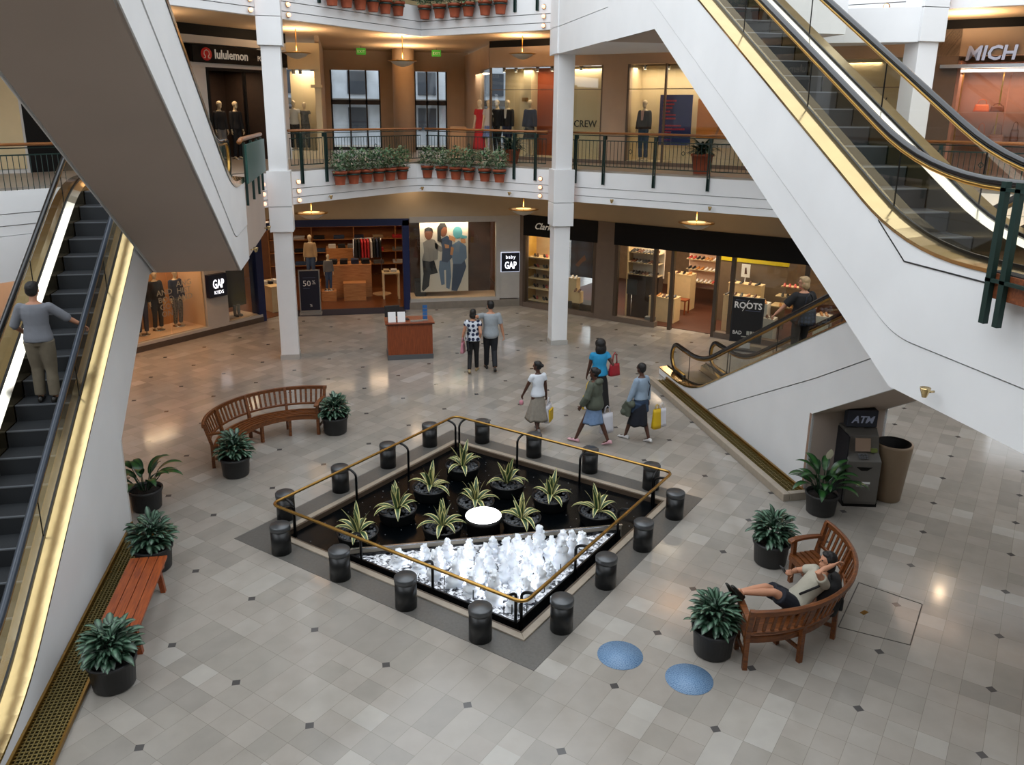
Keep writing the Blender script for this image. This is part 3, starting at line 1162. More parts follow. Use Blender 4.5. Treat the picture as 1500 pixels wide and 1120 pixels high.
def escalator(name, label, xl, xr, ylow, zlow, yhigh, zhigh, d, under, seam_c, deck=0.19, l_low=2.0, l_high=2.0, seam_band=None, rubber_right=None,
              rubber_left=None, newel_low=True, newel_high=True, lip=0.035):
    org = (xl, ylow, zlow)
    root = thing(name, label, 'escalator', org)

    def part(nm, mb, m, parent=root, **k):
        return mb.build(nm, m, parent, org=org if parent is root else None, **k)
    dk = profile(ylow, zlow, yhigh, zhigh, d, deck, deck, l_low, l_high)
    sm = profile(ylow, zlow, yhigh, zhigh, d, seam_c, seam_c, l_low, l_high, 0.3)
    uy = sorted(under)
    ymin, ymax = min(p[0] for p in dk), max(p[0] for p in dk)

    def under_z(y):
        return interp(under, y)
    # side cladding: upper sheet down to the seam, lower sheet from the seam to the bottom edge
    for side, x0, x1 in (('l', xl, xl + 0.05), ('r', xr - 0.05, xr)):
        up_, lo = MB(), MB()
        top = sorted(dk)
        ys = sorted(set([p[0] for p in top] + [p[0] for p in sm] + [p[0] for p in under if ymin < p[0] < ymax]
                        + [p[0] + 1e-4 for p in under if ymin < p[0] < ymax]))

        def sheet(mbx, ftop, fbot, xa, xb):
            t, b = [], []
            for y in ys:
                zt, zb = ftop(y), fbot(y)
                if zt < zb:
                    zt = zb = (zt + zb) / 2
                t.append((y, zt))
                b.append((y, zb))
            vs, fs = [], []
            n = len(ys)
            for x in (xa, xb):
                vs += [(x, y, z) for y, z in t] + [(x, y, z) for y, z in b]
            for i in range(n - 1):
                if t[i][1] - b[i][1] < 1e-6 and t[i + 1][1] - b[i + 1][1] < 1e-6:
                    continue
                fs += [(i, i + 1, n + i + 1, n + i), (2 * n + i + 1, 2 * n + i, 3 * n + i, 3 * n + i + 1),
                       (i, 2 * n + i, 2 * n + i + 1, i + 1), (n + i + 1, 3 * n + i + 1, 3 * n + i, n + i)]
            fs += [(0, n, 3 * n, 2 * n), (n - 1, 3 * n - 1, 4 * n - 1, 2 * n - 1)]
            mbx.add(vs, fs)
        zd = lambda y: interp(dk, y)
        zs = lambda y: max(interp(sm, y), under_z(y))
        sheet(up_, zd, lambda y: min(zs(y) + 0.012, zd(y)), x0, x1)
        ins = 0.012 if side == 'l' else -0.012
        sheet(lo, lambda y: max(zs(y) - 0.004, under_z(y)), under_z, x0 + ins, x1 + ins)
        part('side_panel', up_, M_WHITE)
        part('lower_side_panel', lo, M_WHITE)
    # underside
    mb = MB()
    vs, fs = [], []
    for p in under:
        vs += [(xl + 0.03, p[0], p[1]), (xr - 0.03, p[0], p[1])]
    for i in range(len(under) - 1):
        fs.append((2 * i, 2 * i + 1, 2 * i + 3, 2 * i + 2))
    mb.add(vs, fs)
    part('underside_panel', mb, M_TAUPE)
    # outer brass decks, glass, skirts
    gl_l, gl_r = xl + 0.22, xr - 0.22
    skl, skr = gl_l + 0.13, gl_r - 0.13
    hr = profile(ylow, zlow, yhigh, zhigh, d, 0.86, 0.90, l_low - 0.55 if newel_low else l_low, l_high - 0.55 if newel_high else l_high, 1.0)
    for side, xo, g, sk, rub in (('l', xl, gl_l, skl, rubber_left), ('r', xr, gl_r, skr, rubber_right)):
        a, b = min(xo, g), max(xo, g)
        mb = MB()
        q = sorted(dk)
        o1 = 0.012 if side == 'l' else -0.012
        for (p, p2) in zip(q, q[1:]):
            mb.add([(xo - o1, p[0], p[1]), (xo - o1, p2[0], p2[1]), (g, p2[0], p2[1] + 0.02), (g, p[0], p[1] + 0.02)], [(0, 1, 2, 3) if side == 'r' else (3, 2, 1, 0)])
            mb.add([(xo - o1, p[0], p[1] - lip), (xo - o1, p2[0], p2[1] - lip), (xo - o1, p2[0], p2[1]), (xo - o1, p[0], p[1])], [(0, 1, 2, 3)])
        part('outer_deck', mb, M_BRASS)
        mb = MB()
        for (p, p2) in zip(q, q[1:]):
            mb.add([(sk, p[0], p[1] - 0.03), (sk, p2[0], p2[1] - 0.03), (sk, p2[0], p2[1] - 0.42), (sk, p[0], p[1] - 0.42)], [(0, 1, 2, 3)])
        part('inner_skirt', mb, M_BRASS)
        mb = MB()
        for (p, p2) in zip(q, q[1:]):
            mb.add([(g, p[0], p[1] + 0.02), (g, p2[0], p2[1] + 0.02), (sk, p2[0], p2[1] - 0.03), (sk, p[0], p[1] - 0.03)], [(0, 1, 2, 3)])
        part('inner_deck', mb, M_PALEDECK)
        mb = MB()
        for (p, p2) in zip(q, q[1:]):
            mb.extr([(g - 0.012, p[0], p[1] + 0.015), (g - 0.012, p2[0], p2[1] + 0.015), (g - 0.012, p2[0], p2[1] + 0.05), (g - 0.012, p[0], p[1] + 0.05)], (0.024, 0, 0))
        part('glass_clamp', mb, M_PIPE)
        # glass
        hq = sorted(hr)
        mb = MB()
        n = 48
        y0, y1 = hq[0][0], hq[-1][0]
        vs = []
        for i in range(n + 1):
            y = y0 + (y1 - y0) * i / n
            vs += [(g, y, interp(dk, y) + 0.03), (g, y, interp(hr, y) - 0.05)]
        fs = [(2 * i, 2 * i + 2, 2 * i + 3, 2 * i + 1) for i in range(n)]
        mb.add(vs, fs)
        # round end panes
        for (has, yy, zz, dd) in ((newel_low, hr[0][0], hr[0][1], -d), (newel_high, hr[-1][0], hr[-1][1], d)):
            if has:
                r_ = 0.33
                c = (g, yy, zz - r_)
                vs = [c] + [(g, yy + dd * (r_ - 0.03) * math.cos(t), zz - r_ + (r_ - 0.03) * math.sin(t)) for t in [(-PI / 2 + PI * k / 12) for k in range(13)]]
                mb.add(vs, [(0, k + 1, k + 2) for k in range(12)])
        pane = part('glass_balustrade', mb, M_GLASSE)
        # joints between panes
        yy = y0 + 1.3
        while yy < y1 - 0.6:
            MB().box(g - 0.006, g + 0.006, yy, yy + 0.012, interp(dk, yy) + 0.05, interp(hr, yy) - 0.05).build('pane_joint', M_PIPE, pane, org=org)
            yy += 1.9
        # handrail
        pts = []
        if newel_low:
            pts += loop_end(hr[0][0], hr[0][1], -d, 0.33)
        pts += hr
        if newel_high:
            pts += loop_end(hr[-1][0], hr[-1][1], d, 0.33)[::-1]
        P3 = [(g, p[0], p[1]) for p in pts]
        part('handrail', MB().tube(P3, 0.048, 10, up=(1, 0, 0), flat=0.85), rub or M_RUBBER)
        P4 = []
        for i, p in enumerate(pts):
            a_, b_ = pts[max(i - 1, 0)], pts[min(i + 1, len(pts) - 1)]
            t = Vector((b_[0] - a_[0], b_[1] - a_[1]))
            if t.length < 1e-6:
                t = Vector((1, 0))
            t.normalize()
            nrm = Vector((-t.y, t.x))
            if d < 0:
                nrm = -nrm
            # under side of the rail (inside of the loop)
            P4.append((g, p[0] - nrm.x * 0.05, p[1] - nrm.y * 0.05))
        part('handrail_track', MB().tube(P4, 0.026, 8, up=(1, 0, 0), flat=1.2), M_BRASSD)
    # steps
    sl = (zhigh - zlow) / abs(yhigh - ylow)
    n = int(round(abs(yhigh - ylow) / 0.40))
    run = abs(yhigh - ylow) / n
    rise = (zhigh - zlow) / n
    xa, xb = skl + 0.01, skr - 0.01
    sb = MB()
    # riser is curved slightly; tread in front of it
    sb.box(xa - xl, xb - xl, 0, d * run, -0.06, 0.0) if d > 0 else sb.box(xa - xl, xb - xl, d * run, 0, -0.06, 0.0)
    y0, y1 = (0, 0.03) if d > 0 else (-0.03, 0)
    sb.box(xa - xl, xb - xl, y0, y1, -rise, -0.06)
    proto = None
    eb = MB()
    if d > 0:
        eb.box(xa - xl, xb - xl, -0.004, 0.03, -0.012, 0.004)
    else:
        eb.box(xa - xl, xb - xl, -0.03, 0.004, -0.012, 0.004)
    edge = mat('step_nosing', '#7f858c', 0.35, 0.5)
    for i in range(n + 1):
        loc = (0, d * i * run, i * rise)
        if proto is None:
            proto = sb.build('step', M_STEP, root)
            proto.location = loc
            pe = eb.build('step_nosing', edge, proto)
        else:
            c = proto.copy()
            COL.objects.link(c)
            c.location = loc
            e = pe.copy()
            COL.objects.link(e)
            e.parent = c
    # comb plates at both ends
    for (yy, zz, dd, ln) in ((ylow, zlow, -d, l_low), (yhigh, zhigh, d, l_high)):
        mb = MB()
        mb.box(xa, xb, min(yy, yy + dd * ln), max(yy, yy + dd * ln), zz - 0.05, zz + 0.012)
        part('comb_plate', mb, mat('comb_plate_metal', '#6a6458', 0.4, 0.7, var=0.1))
    return root


escalator('escalator', 'upper right escalator with black handrails, nearest the camera, rising to the top floor', 5.45, 6.92,
          7.15, Z2, 15.3, Z3, 1, [(3.9, 3.6), (7.11, 3.6), (14.53, 7.755), (17.3, 7.755)], -0.72, l_low=3.2, l_high=2.0, newel_low=True, newel_high=True)
escalator('escalator', 'lower right escalator climbing from the floor in front of the shoe shop', 7.55, 9.02,
          16.55, 0.0, 7.8, Z2, -1, [(18.45, 0.0), (11.66, 0.0), (11.659, 1.46), (9.77, 2.54), (7.9, 3.6), (5.8, 3.6)], -0.62, deck=0.19, l_low=1.9, l_high=2.0)
escalator('escalator', 'lower left escalator carrying a man up from the ground floor', -5.0, -3.52,
          7.84, 0.0, 16.12, Z2, 1, [(5.9, 0.0), (12.52, 0.0), (12.521, 1.43), (15.4, 3.43), (18.1, 3.43)], -0.55, deck=0.22, l_low=1.9, l_high=2.0, rubber_right=M_RUBBERB)
escalator('escalator', 'upper left escalator seen from below, its soffit crossing the top left corner', -3.48, -1.95,
          15.1, Z2, 7.48, Z3, -1, [(17.0, 3.43), (15.5, 3.45), (8.54, 7.26), (7.6, 7.77), (5.4, 7.77)], -0.75, l_low=1.8, l_high=2.0, lip=0.10)
# second seam on the white face by the right landing
sm_ = MB()
for (a_, b_) in (((7.62, 5.27), (7.13, 4.92)), ((7.13, 4.92), (4.2, 4.93))):
    sm_.extr([(5.444, a_[0], a_[1]), (5.444, b_[0], b_[1]), (5.444, b_[0], b_[1] - 0.014), (5.444, a_[0], a_[1] - 0.014)], (0.01, 0, 0))
st('trim_22', sm_, M_CHAR)

# end wall of the lower right escalator's base (the recess with the cash machine), and the opposite one
st('wall_recess', MB().box(7.56, 9.01, 11.66, 11.72, 0.0, 1.46), mat('recess_brown_panel', '#8c7261', 0.6, var=0.03))
st('wall_recess', MB().box(-4.99, -3.53, 12.46, 12.52, 0.0, 1.43), M_WHITE2)

# stone kerbs and brass grates along the escalator bases
M_GRATE = mat('brass_grate', '#8a7a4a', 0.45, 0.8, var=0.35, scale=70)
mb = MB()
mb.box(7.04, 7.16, 11.40, 17.9, 0, 0.14)
mb.box(7.165, 7.54, 11.40, 11.515, 0, 0.14)
st('trim_14', mb, M_CURB, bevel=0.01)
mb = MB()
y = 11.52
mb.box(7.16, 7.54, 11.52, 17.9, 0.0, 0.03)
st('trim_15', mb, mat('grate_channel_bed', '#2f2d22', 0.7))  # dark brown-green bottom of the channel under the grate
mb = MB()
while y < 17.8:
    mb.box(7.17, 7.50, y, y + 0.012, 0.03, 0.05)
    y += 0.05
for x in (7.17, 7.25, 7.33, 7.41, 7.49):
    mb.box(x, x + 0.012, 11.53, 17.88, 0.035, 0.055)
st('trim_16', mb, M_GRATE)
st('trim_17', MB().box(7.505, 7.545, 11.52, 17.9, 0.0, 0.10), M_BRASSD)
mb = MB()
mb.box(-3.52, -3.10, 3.5, 12.42, 0.0, 0.02)
st('trim_15', mb, MATS['grate_channel_bed'])
mb = MB()
y = 3.5
while y < 12.4:
    mb.box(-3.49, -3.11, y, y + 0.014, 0.02, 0.04)
    y += 0.05
x = -3.47
while x < -3.1:
    mb.box(x, x + 0.012, 3.5, 12.4, 0.025, 0.045)
    x += 0.045
st('trim_16', mb, M_GRATE)
mb = MB()
mb.box(-3.52, -3.49, 3.5, 12.42, 0.0, 0.09)
mb.box(-3.12, -3.09, 3.5, 12.42, 0.0, 0.05)
st('trim_17', mb, M_BRASSD)


# ------------------------------------------------------------------ fountain
FX, FY = 1.92, 11.75


def diamond(h, z=0.0):
    return [(FX, FY - h, z), (FX + h, FY, z), (FX, FY + h, z), (FX - h, FY, z)]


def ring(mb, h0, h1, z0, z1):
    """square ring (turned 45 degrees) between half diagonals h0<h1"""
    a, b = diamond(h0), diamond(h1)
    for i in range(4):
        j = (i + 1) % 4
        mb.prism([(b[i][0], b[i][1]), (b[j][0], b[j][1]), (a[j][0], a[j][1]), (a[i][0], a[i][1])], z0, z1)
    return mb


st('floor', ring(MB(), 3.27, 3.82, 0.0, 0.006), M_STONE)
st('trim_18', ring(MB(), 3.13, 3.27, -0.02, 0.03), M_CURB, bevel=0.008)
st('wall_pool', ring(MB(), 3.08, 3.14, -0.42, 0.02), mat('pool_wall_tan', '#4c3f33', 0.4, var=0.1))
st('pool_water', MB().prism([p[:2] for p in diamond(3.09)], -0.42, -0.06), M_WATER)
pool = thing('fountain', 'triangular basin of bubbling white water jets in the front corner of the pool', 'fountain', (FX, FY, -0.4))
# raised basin in the front corner: a triangle
bx = MB()
T0, T1, T2 = (FX - 0.03, 8.78), (FX + 2.05, 10.86), (FX - 2.11, 10.86)
bz = 0.02


def tri_off(k):
    c = Vector(((T0[0] + T1[0] + T2[0]) / 3, (T0[1] + T1[1] + T2[1]) / 3))
    return [tuple(c + (Vector(t) - c) * k) for t in (T0, T1, T2)]


a, b = tri_off(0.975), tri_off(1.0)
for i in range(3):
    j = (i + 1) % 3
    bx.prism([b[i], b[j], a[j], a[i]], -0.3, bz + 0.05)
bx.build('basin_wall', mat('black_basin', '#0b0c0d', 0.25), pool, org=(FX, FY, -0.4))
gb = MB()
gb.box(T2[0] - 0.02, T1[0] + 0.02, 10.87, 10.885, -0.2, 0.13)
gb.build('basin_glass_back', mat('frosted_plate', '#8b8478', 0.3), pool, org=(FX, FY, -0.4))
MB().box(T2[0] - 0.03, T1[0] + 0.03, 10.86, 10.895, 0.13, 0.145).build('basin_glass_edge', M_CHROME, pool, org=(FX, FY, -0.4))
rnd = random.Random(3)
# churning surface
t_ = tri_off(0.97)
sf = MB()
nn = 46
vs, idx, fs = [], {}, []
for i in range(nn + 1):
    for j in range(nn + 1 - i):
        u_, v_ = i / nn, j / nn
        p = Vector(t_[0]) * (1 - u_ - v_) + Vector(t_[1]) * u_ + Vector(t_[2]) * v_
        idx[(i, j)] = len(vs)
        vs.append((p.x, p.y, bz + 0.035 * rnd.random()))
for i in range(nn):
    for j in range(nn - i):
        fs.append((idx[(i, j)], idx[(i + 1, j)], idx[(i, j + 1)]))
        if (i + 1, j + 1) in idx and i + j + 2 <= nn:
            fs.append((idx[(i + 1, j)], idx[(i + 1, j + 1)], idx[(i, j + 1)]))
sf.add(vs, fs, False)


def node_churn():
    m = bpy.data.materials.new('churning_water')
    m.use_nodes = True
    nt = m.node_tree
    b_ = nt.nodes['Principled BSDF']
    tc = nt.nodes.new('ShaderNodeTexCoord')
    n = nt.nodes.new('ShaderNodeTexNoise')
    n.inputs['Scale'].default_value = 9
    n.inputs['Detail'].default_value = 7
    n.inputs['Distortion'].default_value = 1.5
    nt.links.new(tc.outputs['Object'], n.inputs['Vector'])
    rp = nt.nodes.new('ShaderNodeValToRGB')
    rp.color_ramp.elements[0].position = 0.42
    rp.color_ramp.elements[1].position = 0.56
    rp.color_ramp.elements[0].color = rgb('#22252c')
    rp.color_ramp.elements[1].color = rgb('#f4f6fb')
    nt.links.new(n.outputs[0], rp.inputs[0])
    nt.links.new(rp.outputs[0], b_.inputs['Base Color'])
    b_.inputs['Roughness'].default_value = 0.2
    return m


sf.build('churning_water', node_churn(), pool, org=(FX, FY, -0.4))
# jets: rows of foaming columns
jet_ms = []
for k in range(4):
    mb = MB()
    r2 = random.Random(20 + k)
    h = 0.33 + 0.05 * k
    rings = []
    nseg = 12
    for i in range(10):
        t = i / 9
        rr = (0.10 * (1 - t) ** 0.75 + 0.028) * (1 + 0.25 * math.sin(i * 2.1 + k))
        rings.append([Vector(((rr * (0.72 + 0.5 * r2.random())) * math.cos(2 * PI * j / nseg), (rr * (0.72 + 0.5 * r2.random())) * math.sin(2 * PI * j / nseg), h * t + (0.03 * r2.random() if i == 9 else 0))) for j in range(nseg)])
    mb.loft(rings)
    for q in range(14):
        a_ = r2.random() * 2 * PI
        hh = h * (0.3 + 0.75 * r2.random())
        rr = 0.095 * (1.1 - hh / h * 0.7)
        mb.ball((rr * math.cos(a_), rr * math.sin(a_), hh), 0.014 + 0.02 * r2.random(), 6, 4)
    jet_ms.append(mb)
M_JET = bpy.data.materials.new('foam_jet')
M_JET.use_nodes = True
_nt = M_JET.node_tree
_b = _nt.nodes['Principled BSDF']
_b.inputs['Base Color'].default_value = (0.86, 0.9, 0.96, 1)
_b.inputs['Roughness'].default_value = 0.35
_b.inputs['Subsurface Weight'].default_value = 0.35
_b.inputs['Subsurface Radius'].default_value = (0.08, 0.09, 0.1)
protos = []
cnt = 0
rows = 7
for r_ in range(rows):
    v = (r_ + 0.45) / rows
    y = 10.66 - (10.66 - 8.98) * v
    half = (y - 8.95) * 0.96
    n = max(1, int(round(half * 2 / 0.34)))
    for i in range(n):
        x = FX - 0.02 + (-half + 2 * half * (i + 0.5) / n) + rnd.uniform(-0.03, 0.03)
        k = rnd.randrange(4)
        pj = [p for p in protos if p[0] == k]
        if not pj:
            o = jet_ms[k].build('water_jet', M_JET, pool)
            protos.append((k, o))
        else:
            o = pj[0][1].copy()
            COL.objects.link(o)
        s_ = rnd.uniform(0.8, 1.12)
        o.location = (x - FX, y - FY, bz + 0.4)
        o.rotation_euler.z = rnd.random() * 6
        o.scale = (s_, s_, s_ * rnd.uniform(0.75, 1.1) * (0.75 if r_ == 0 else 1.0))
        cnt += 1
# the lamps between the jets, under their foam
for i in range(5):
    v = (i + 0.6) / 5
    y = 10.7 - 1.6 * v
    half = (y - 8.95) * 0.9
    n = max(1, 5 - i)
    for j in range(n):
        lamp('fountain_lamp', 'POINT', (FX - half + 2 * half * (j + 0.5) / n, y, 0.16), 1.5, (0.90, 0.92, 1.0), 0.03)
# nozzle sticks
for r_ in range(4):
    y = 10.4 - 0.42 * r_
    half = (y - 8.95) * 0.8
    for x in (-half, -half * 0.3, half * 0.35, half):
        MB().tube([(FX + x, y - 0.12, bz), (FX + x, y - 0.12, bz + 0.16)], 0.008, 5).build('nozzle_pipe', M_PIPE, pool, org=(FX, FY, -0.4))
# coins on the pool floor shimmering
cn = MB()
for i in range(230):
    a_, r_ = rnd.uniform(-1, 1), rnd.uniform(-1, 1)
    x, y = (a_ + r_) * 1.45, (a_ - r_) * 1.45
    if y < -0.8 and abs(x) < 2.1:
        continue
    cn.lathe([(0.009, 0.0), (0.009, 0.002)], 6, (FX + x, FY + y, -0.0595))
co = cn.build('coins', mat('coin_metal', '#9aa0a4', 0.3, 0.9, var=0.4, scale=30))
tag(co, 'scattered coins shimmering in the dark pool water', 'coins', kind='stuff')

# glowing round lamp in the pool
dl = thing('pool_lamp', 'round glowing white drum lamp standing in the middle of the pool', 'lamp', (FX - 0.02, 11.44, -0.09))
MB().lathe([(0.26, 0), (0.26, 0.2), (0.29, 0.21), (0.29, 0.29)], 40).build('drum', mat('dark_drum', '#1b1a19', 0.4), dl)
MB().lathe([(0.283, 0.291), (0.275, 0.302)], 40).build('lit_disc', M_LAMPW, dl)

# agave-like plants in black bowls
pots = [(-1.97, -0.37, 'nearest the left corner of the pool'), (-1.33, 0.28, 'second from the left corner, on the pool\'s left back side'),
        (-0.72, 0.98, 'third from the left corner, on the pool\'s left back side'), (-0.06, 1.76, 'in the far corner of the pool'),
        (0.60, 0.92, 'third from the right corner, on the pool\'s right back side'), (-0.05, 0.32, 'straight behind the glowing pool lamp'),
        (1.22, 0.28, 'second from the right corner, on the pool\'s right back side'), (-0.68, -0.40, 'immediately left of the glowing pool lamp'),
        (0.58, -0.36, 'immediately right of the glowing pool lamp'), (1.84, -0.36, 'nearest the right corner of the pool')]
bowl = MB().lathe([(0.22, 0.0), (0.28, 0.08), (0.31, 0.22), (0.32, 0.25), (0.295, 0.25), (0.28, 0.21)], 28, caps=False)
peb = MB()
for i in range(85):
    a_, r_ = rnd.random() * 2 * PI, 0.27 * math.sqrt(rnd.random())
    peb.ball((r_ * math.cos(a_), r_ * math.sin(a_), 0.205 + 0.012 * rnd.random()), 0.026 + 0.014 * rnd.random(), 7, 5, (1.2, 0.9, 0.6))


def drac_leaves(seed):
    r_ = random.Random(seed)
    mb = MB()
    n = 10
    for i in range(n):
        az = 2 * PI * i / n * 1.0 + r_.uniform(-0.3, 0.3)
        inner = i % 3 == 0
        el = R(r_.uniform(68, 82)) if inner else R(r_.uniform(32, 55))
        mb.leaf((0.02 * math.cos(az), 0.02 * math.sin(az), 0.22), az, el, r_.uniform(0.40, 0.50) if inner else r_.uniform(0.38, 0.48), 0.054, 0.4 if inner else 2.1, 0.15, 8)
    for i in range(3):
        mb.leaf((0, 0, 0.22), r_.random() * 6.28, R(84), r_.uniform(0.36, 0.46), 0.05, 0.25, 0.2, 8)
    return mb


for i, (dx, dy, where) in enumerate(pots):
    t = thing('potted_agave', 'yellow-striped plant in black bowl, ' + where, 'potted plant', (FX + dx, FY + dy, -0.10), rnd.random() * 6, 'striped plants standing in the pool')
    if i == 0:
        p0 = bowl.build('bowl', M_BOLL, t)
        p1 = peb.build('pebbles', M_PEBBLE, t)
        p1['kind'] = 'stuff'
    else:
        for p in (p0, p1):
            c = p.copy()
            COL.objects.link(c)
            c.parent = t
    drac_leaves(50 + i).build('leaves', M_DRAC, t)

# brass rail on black cane-shaped posts round the pool
rail = thing('pool_railing', 'low brass rail on black hooked posts around the square pool', 'railing', (FX, FY, 0))
hz = 0.53
cr_ = []
for i, p in enumerate(diamond(3.24, hz)):
    q0, q1 = diamond(3.24, hz)[i - 1], diamond(3.24, hz)[(i + 1) % 4]
    b_ = Vector(p)
    pa = b_ + (Vector(q0) - b_).normalized() * 0.14
    pb_ = b_ + (Vector(q1) - b_).normalized() * 0.14
    for k in range(6):
        s_ = k / 5
        cr_.append(pa * (1 - s_) ** 2 + b_ * 2 * s_ * (1 - s_) + pb_ * s_ ** 2)
MB().tube(cr_, 0.024, 8, closed=True).build('brass_rail', M_BRASSD, rail, org=(FX, FY, 0))
for i in range(4):
    p, q = Vector(diamond(3.24)[i]), Vector(diamond(3.24)[(i + 1) % 4])
    inn = (Vector((FX, FY, 0)) - (p + q) / 2).normalized()
    for f in (0.055, 0.36, 0.65, 0.945):
        c = p.lerp(q, f)
        foot = c + inn * 0.20
        pts = [foot + Vector((0, 0, -0.3)), foot + Vector((0, 0, 0.42))]
        for k in range(1, 7):
            a_ = PI * 0.5 * k / 6
            pts.append(foot - inn * (0.20 * (1 - math.cos(a_))) * 1.0 + Vector((0, 0, 0.42 + 0.10 * math.sin(a_) - (0.0))))
        pts.append(c + Vector((0, 0, hz - 0.015)))
        MB().tube(pts, 0.021, 8, up=(0.3, 0.2, 1)).build('post', M_PIPE, rail, org=(FX, FY, 0))

# bollards
bb = MB().lathe([(0.145, 0.0), (0.145, 0.37)], 28)
bc = MB().lathe([(0.15, 0.37), (0.152, 0.40), (0.152, 0.435), (0.14, 0.45), (0.0, 0.452)], 28)
sides = (('left front', -1, -1, 'front corner'), ('right front', 1, -1, 'front corner'), ('left back', -1, 1, 'far corner'), ('right back', 1, 1, 'far corner'))
proto = None
for nm, sx_, sy_, cn_ in sides:
    for k in range(4):
        dx, dy = 0.52 + 0.855 * k, 3.10 - 0.855 * k
        loc = (FX + sx_ * dx, FY + sy_ * dy, 0.006)
        lab = 'black bollard, %s from the %s along the %s side of the pool' % (ORD[k], cn_, nm)
        if proto is None:
            proto = thing('bollard', lab, 'bollard', loc, 0, 'bollards around the pool')
            bb.build('shaft', M_BOLL, proto)
            bc.build('cap', M_BOLLTOP, proto)
        else:
            dup(proto, loc, 0, lab)
# blue round floor stickers
for i, (x, y, lab) in enumerate(((3.01, 8.02, 'blue speckled round sticker on the floor nearer the pool'), (3.66, 7.46, 'blue speckled round sticker on the floor nearer the curved bench'))):
    o = MB().lathe([(0.275, 0.001), (0.275, 0.004)], 36).build('floor_sticker', node_voronoi('blue_speckle_%s' % 'ab'[i], '#7f9dbb', '#41658c', 60, 0.3, 0.5, 0.3), None, (x, y, 0))
    tag(o, lab, 'floor sticker', 'blue floor stickers')
# brass outlined service hatch in the floor
fr = MB()
hp = [(6.83, 8.93), (7.36, 8.30), (6.62, 7.55), (5.95, 8.05)]
for i in range(4):
    a_, b_ = Vector(hp[i]), Vector(hp[(i + 1) % 4])
    t = (b_ - a_).normalized()
    n_ = Vector((-t.y, t.x)) * 0.006
    fr.prism([tuple(a_ - n_), tuple(b_ - n_), tuple(b_ + n_), tuple(a_ + n_)], 0.0, 0.004)
st('trim_19', fr, mat('dark_joint', '#3a3630', 0.6))
st('trim_20', MB().cbox((6.47, 8.27, 0.003), (0.10, 0.06, 0.006), 0.4), M_BRASSD)


# ------------------------------------------------------------------ upper walkway railings
def lineR(x, n=0.0):
    """point on the right fascia line at x, n metres towards the atrium"""
    return Vector((x - C45 * n, FR - x - C45 * n, 0))


def lineL(x, n=0.0):
    return Vector((x + C45 * n, FL + x - C45 * n, 0))


def railing(name, label, line, a, x0, x1, posts, zf, wood=True):
    """one stretch of railing on a fascia: handrail, bottom bar, post pairs, a panel of balusters per bay"""
    org = line(x0)
    root = thing(name, label, 'railing', (org.x, org.y, zf), a)
    ln = (line(x1) - line(x0)).length

    def loc(x):
        return (line(x) - line(x0)).length
    MB().tube([(0, 0.02, 0.965), (ln, 0.02, 0.965)], 0.042, 10, flat=0.75).build('handrail', M_RAILWOOD, root)
    MB().tube([(0, 0.02, 0.90), (ln, 0.02, 0.90)], 0.012, 6).build('handrail_bar', M_GREEN, root)
    stops = [0.0] + [loc(p) for p in posts] + [ln]
    for u, v in zip(stops, stops[1:]):
        if v - u < 0.15:
            continue
        mb = MB()
        u_, v_ = u + 0.03, v - 0.03
        mb.box(u_, v_, 0.01, 0.03, 0.10, 0.125)
        mb.box(u_, v_, 0.01, 0.03, 0.76, 0.785)
        n = max(2, int((v_ - u_) / 0.105))
        for i in range(n + 1):
            x = u_ + 0.008 + (v_ - u_ - 0.016) * i / n
            mb.tube([(x, 0.02, 0.10), (x, 0.02, 0.78)], 0.0075, 5, caps=False)
        xm = (u_ + v_) / 2
        if v_ - u_ > 0.9:
            for (p, q) in (((xm - 0.05, 0.52), (xm, 0.58)), ((xm, 0.58), (xm + 0.05, 0.52)), ((xm + 0.05, 0.52), (xm, 0.46)), ((xm, 0.46), (xm - 0.05, 0.52))):
                mb.tube([(p[0], 0.02, p[1]), (q[0], 0.02, q[1])], 0.008, 5)
        mb.build('baluster_panel', M_GREEN, root)
    for p in posts:
        x = loc(p)
        mb = MB()
        for o in (-0.036, 0.018):
            mb.box(x + o, x + o + 0.018, -0.085, -0.03, -0.36, 0.90)
        mb.box(x - 0.036, x + 0.036, -0.07, 0.03, 0.80, 0.90)
        mb.box(x - 0.03, x + 0.03, -0.045, -0.028, -0.36, -0.06)
        mb.build('post', M_GREEN, root)
    return root


railing('walkway_railing', 'oak-topped green railing left of the V in the middle, behind the left hanging pots', lineL, AL, -1.35, AX - 0.05, (-1.12, -0.52), Z2)
railing('walkway_railing', 'oak-topped green railing right of the V in the middle, behind the right hanging pots', lineR, AR, AX + 0.05, 5.45, (4.72, 5.22), Z2)
railing('walkway_railing', 'oak-topped green railing in front of the cream clothes shop window', lineR, AR, 5.98, 11.45, (6.12, 6.72, 7.74, 8.76, 9.8, 10.8), Z2)
railing('walkway_railing', 'oak-topped railing in front of the pink-lit bag shop', lineR, AR, 12.0, 17.0, (12.3, 13.4, 14.5, 15.6), Z2)
railing('walkway_railing', 'oak-topped green railing at the far left beside the lower escalator\'s top', lineL, AL, -10.5, -5.35, (-9.4, -8.3), Z2 - 0.18)
# third floor: only its lower edge is in the picture
railing('walkway_railing', 'top floor railing behind the left row of terracotta pots', lineL, AL, -1.35, AX - 0.05, (-1.1, -0.5), Z3)
railing('walkway_railing', 'top floor railing behind the right row of terracotta pots', lineR, AR, AX + 0.05, 5.45, (4.7, 5.2), Z3)

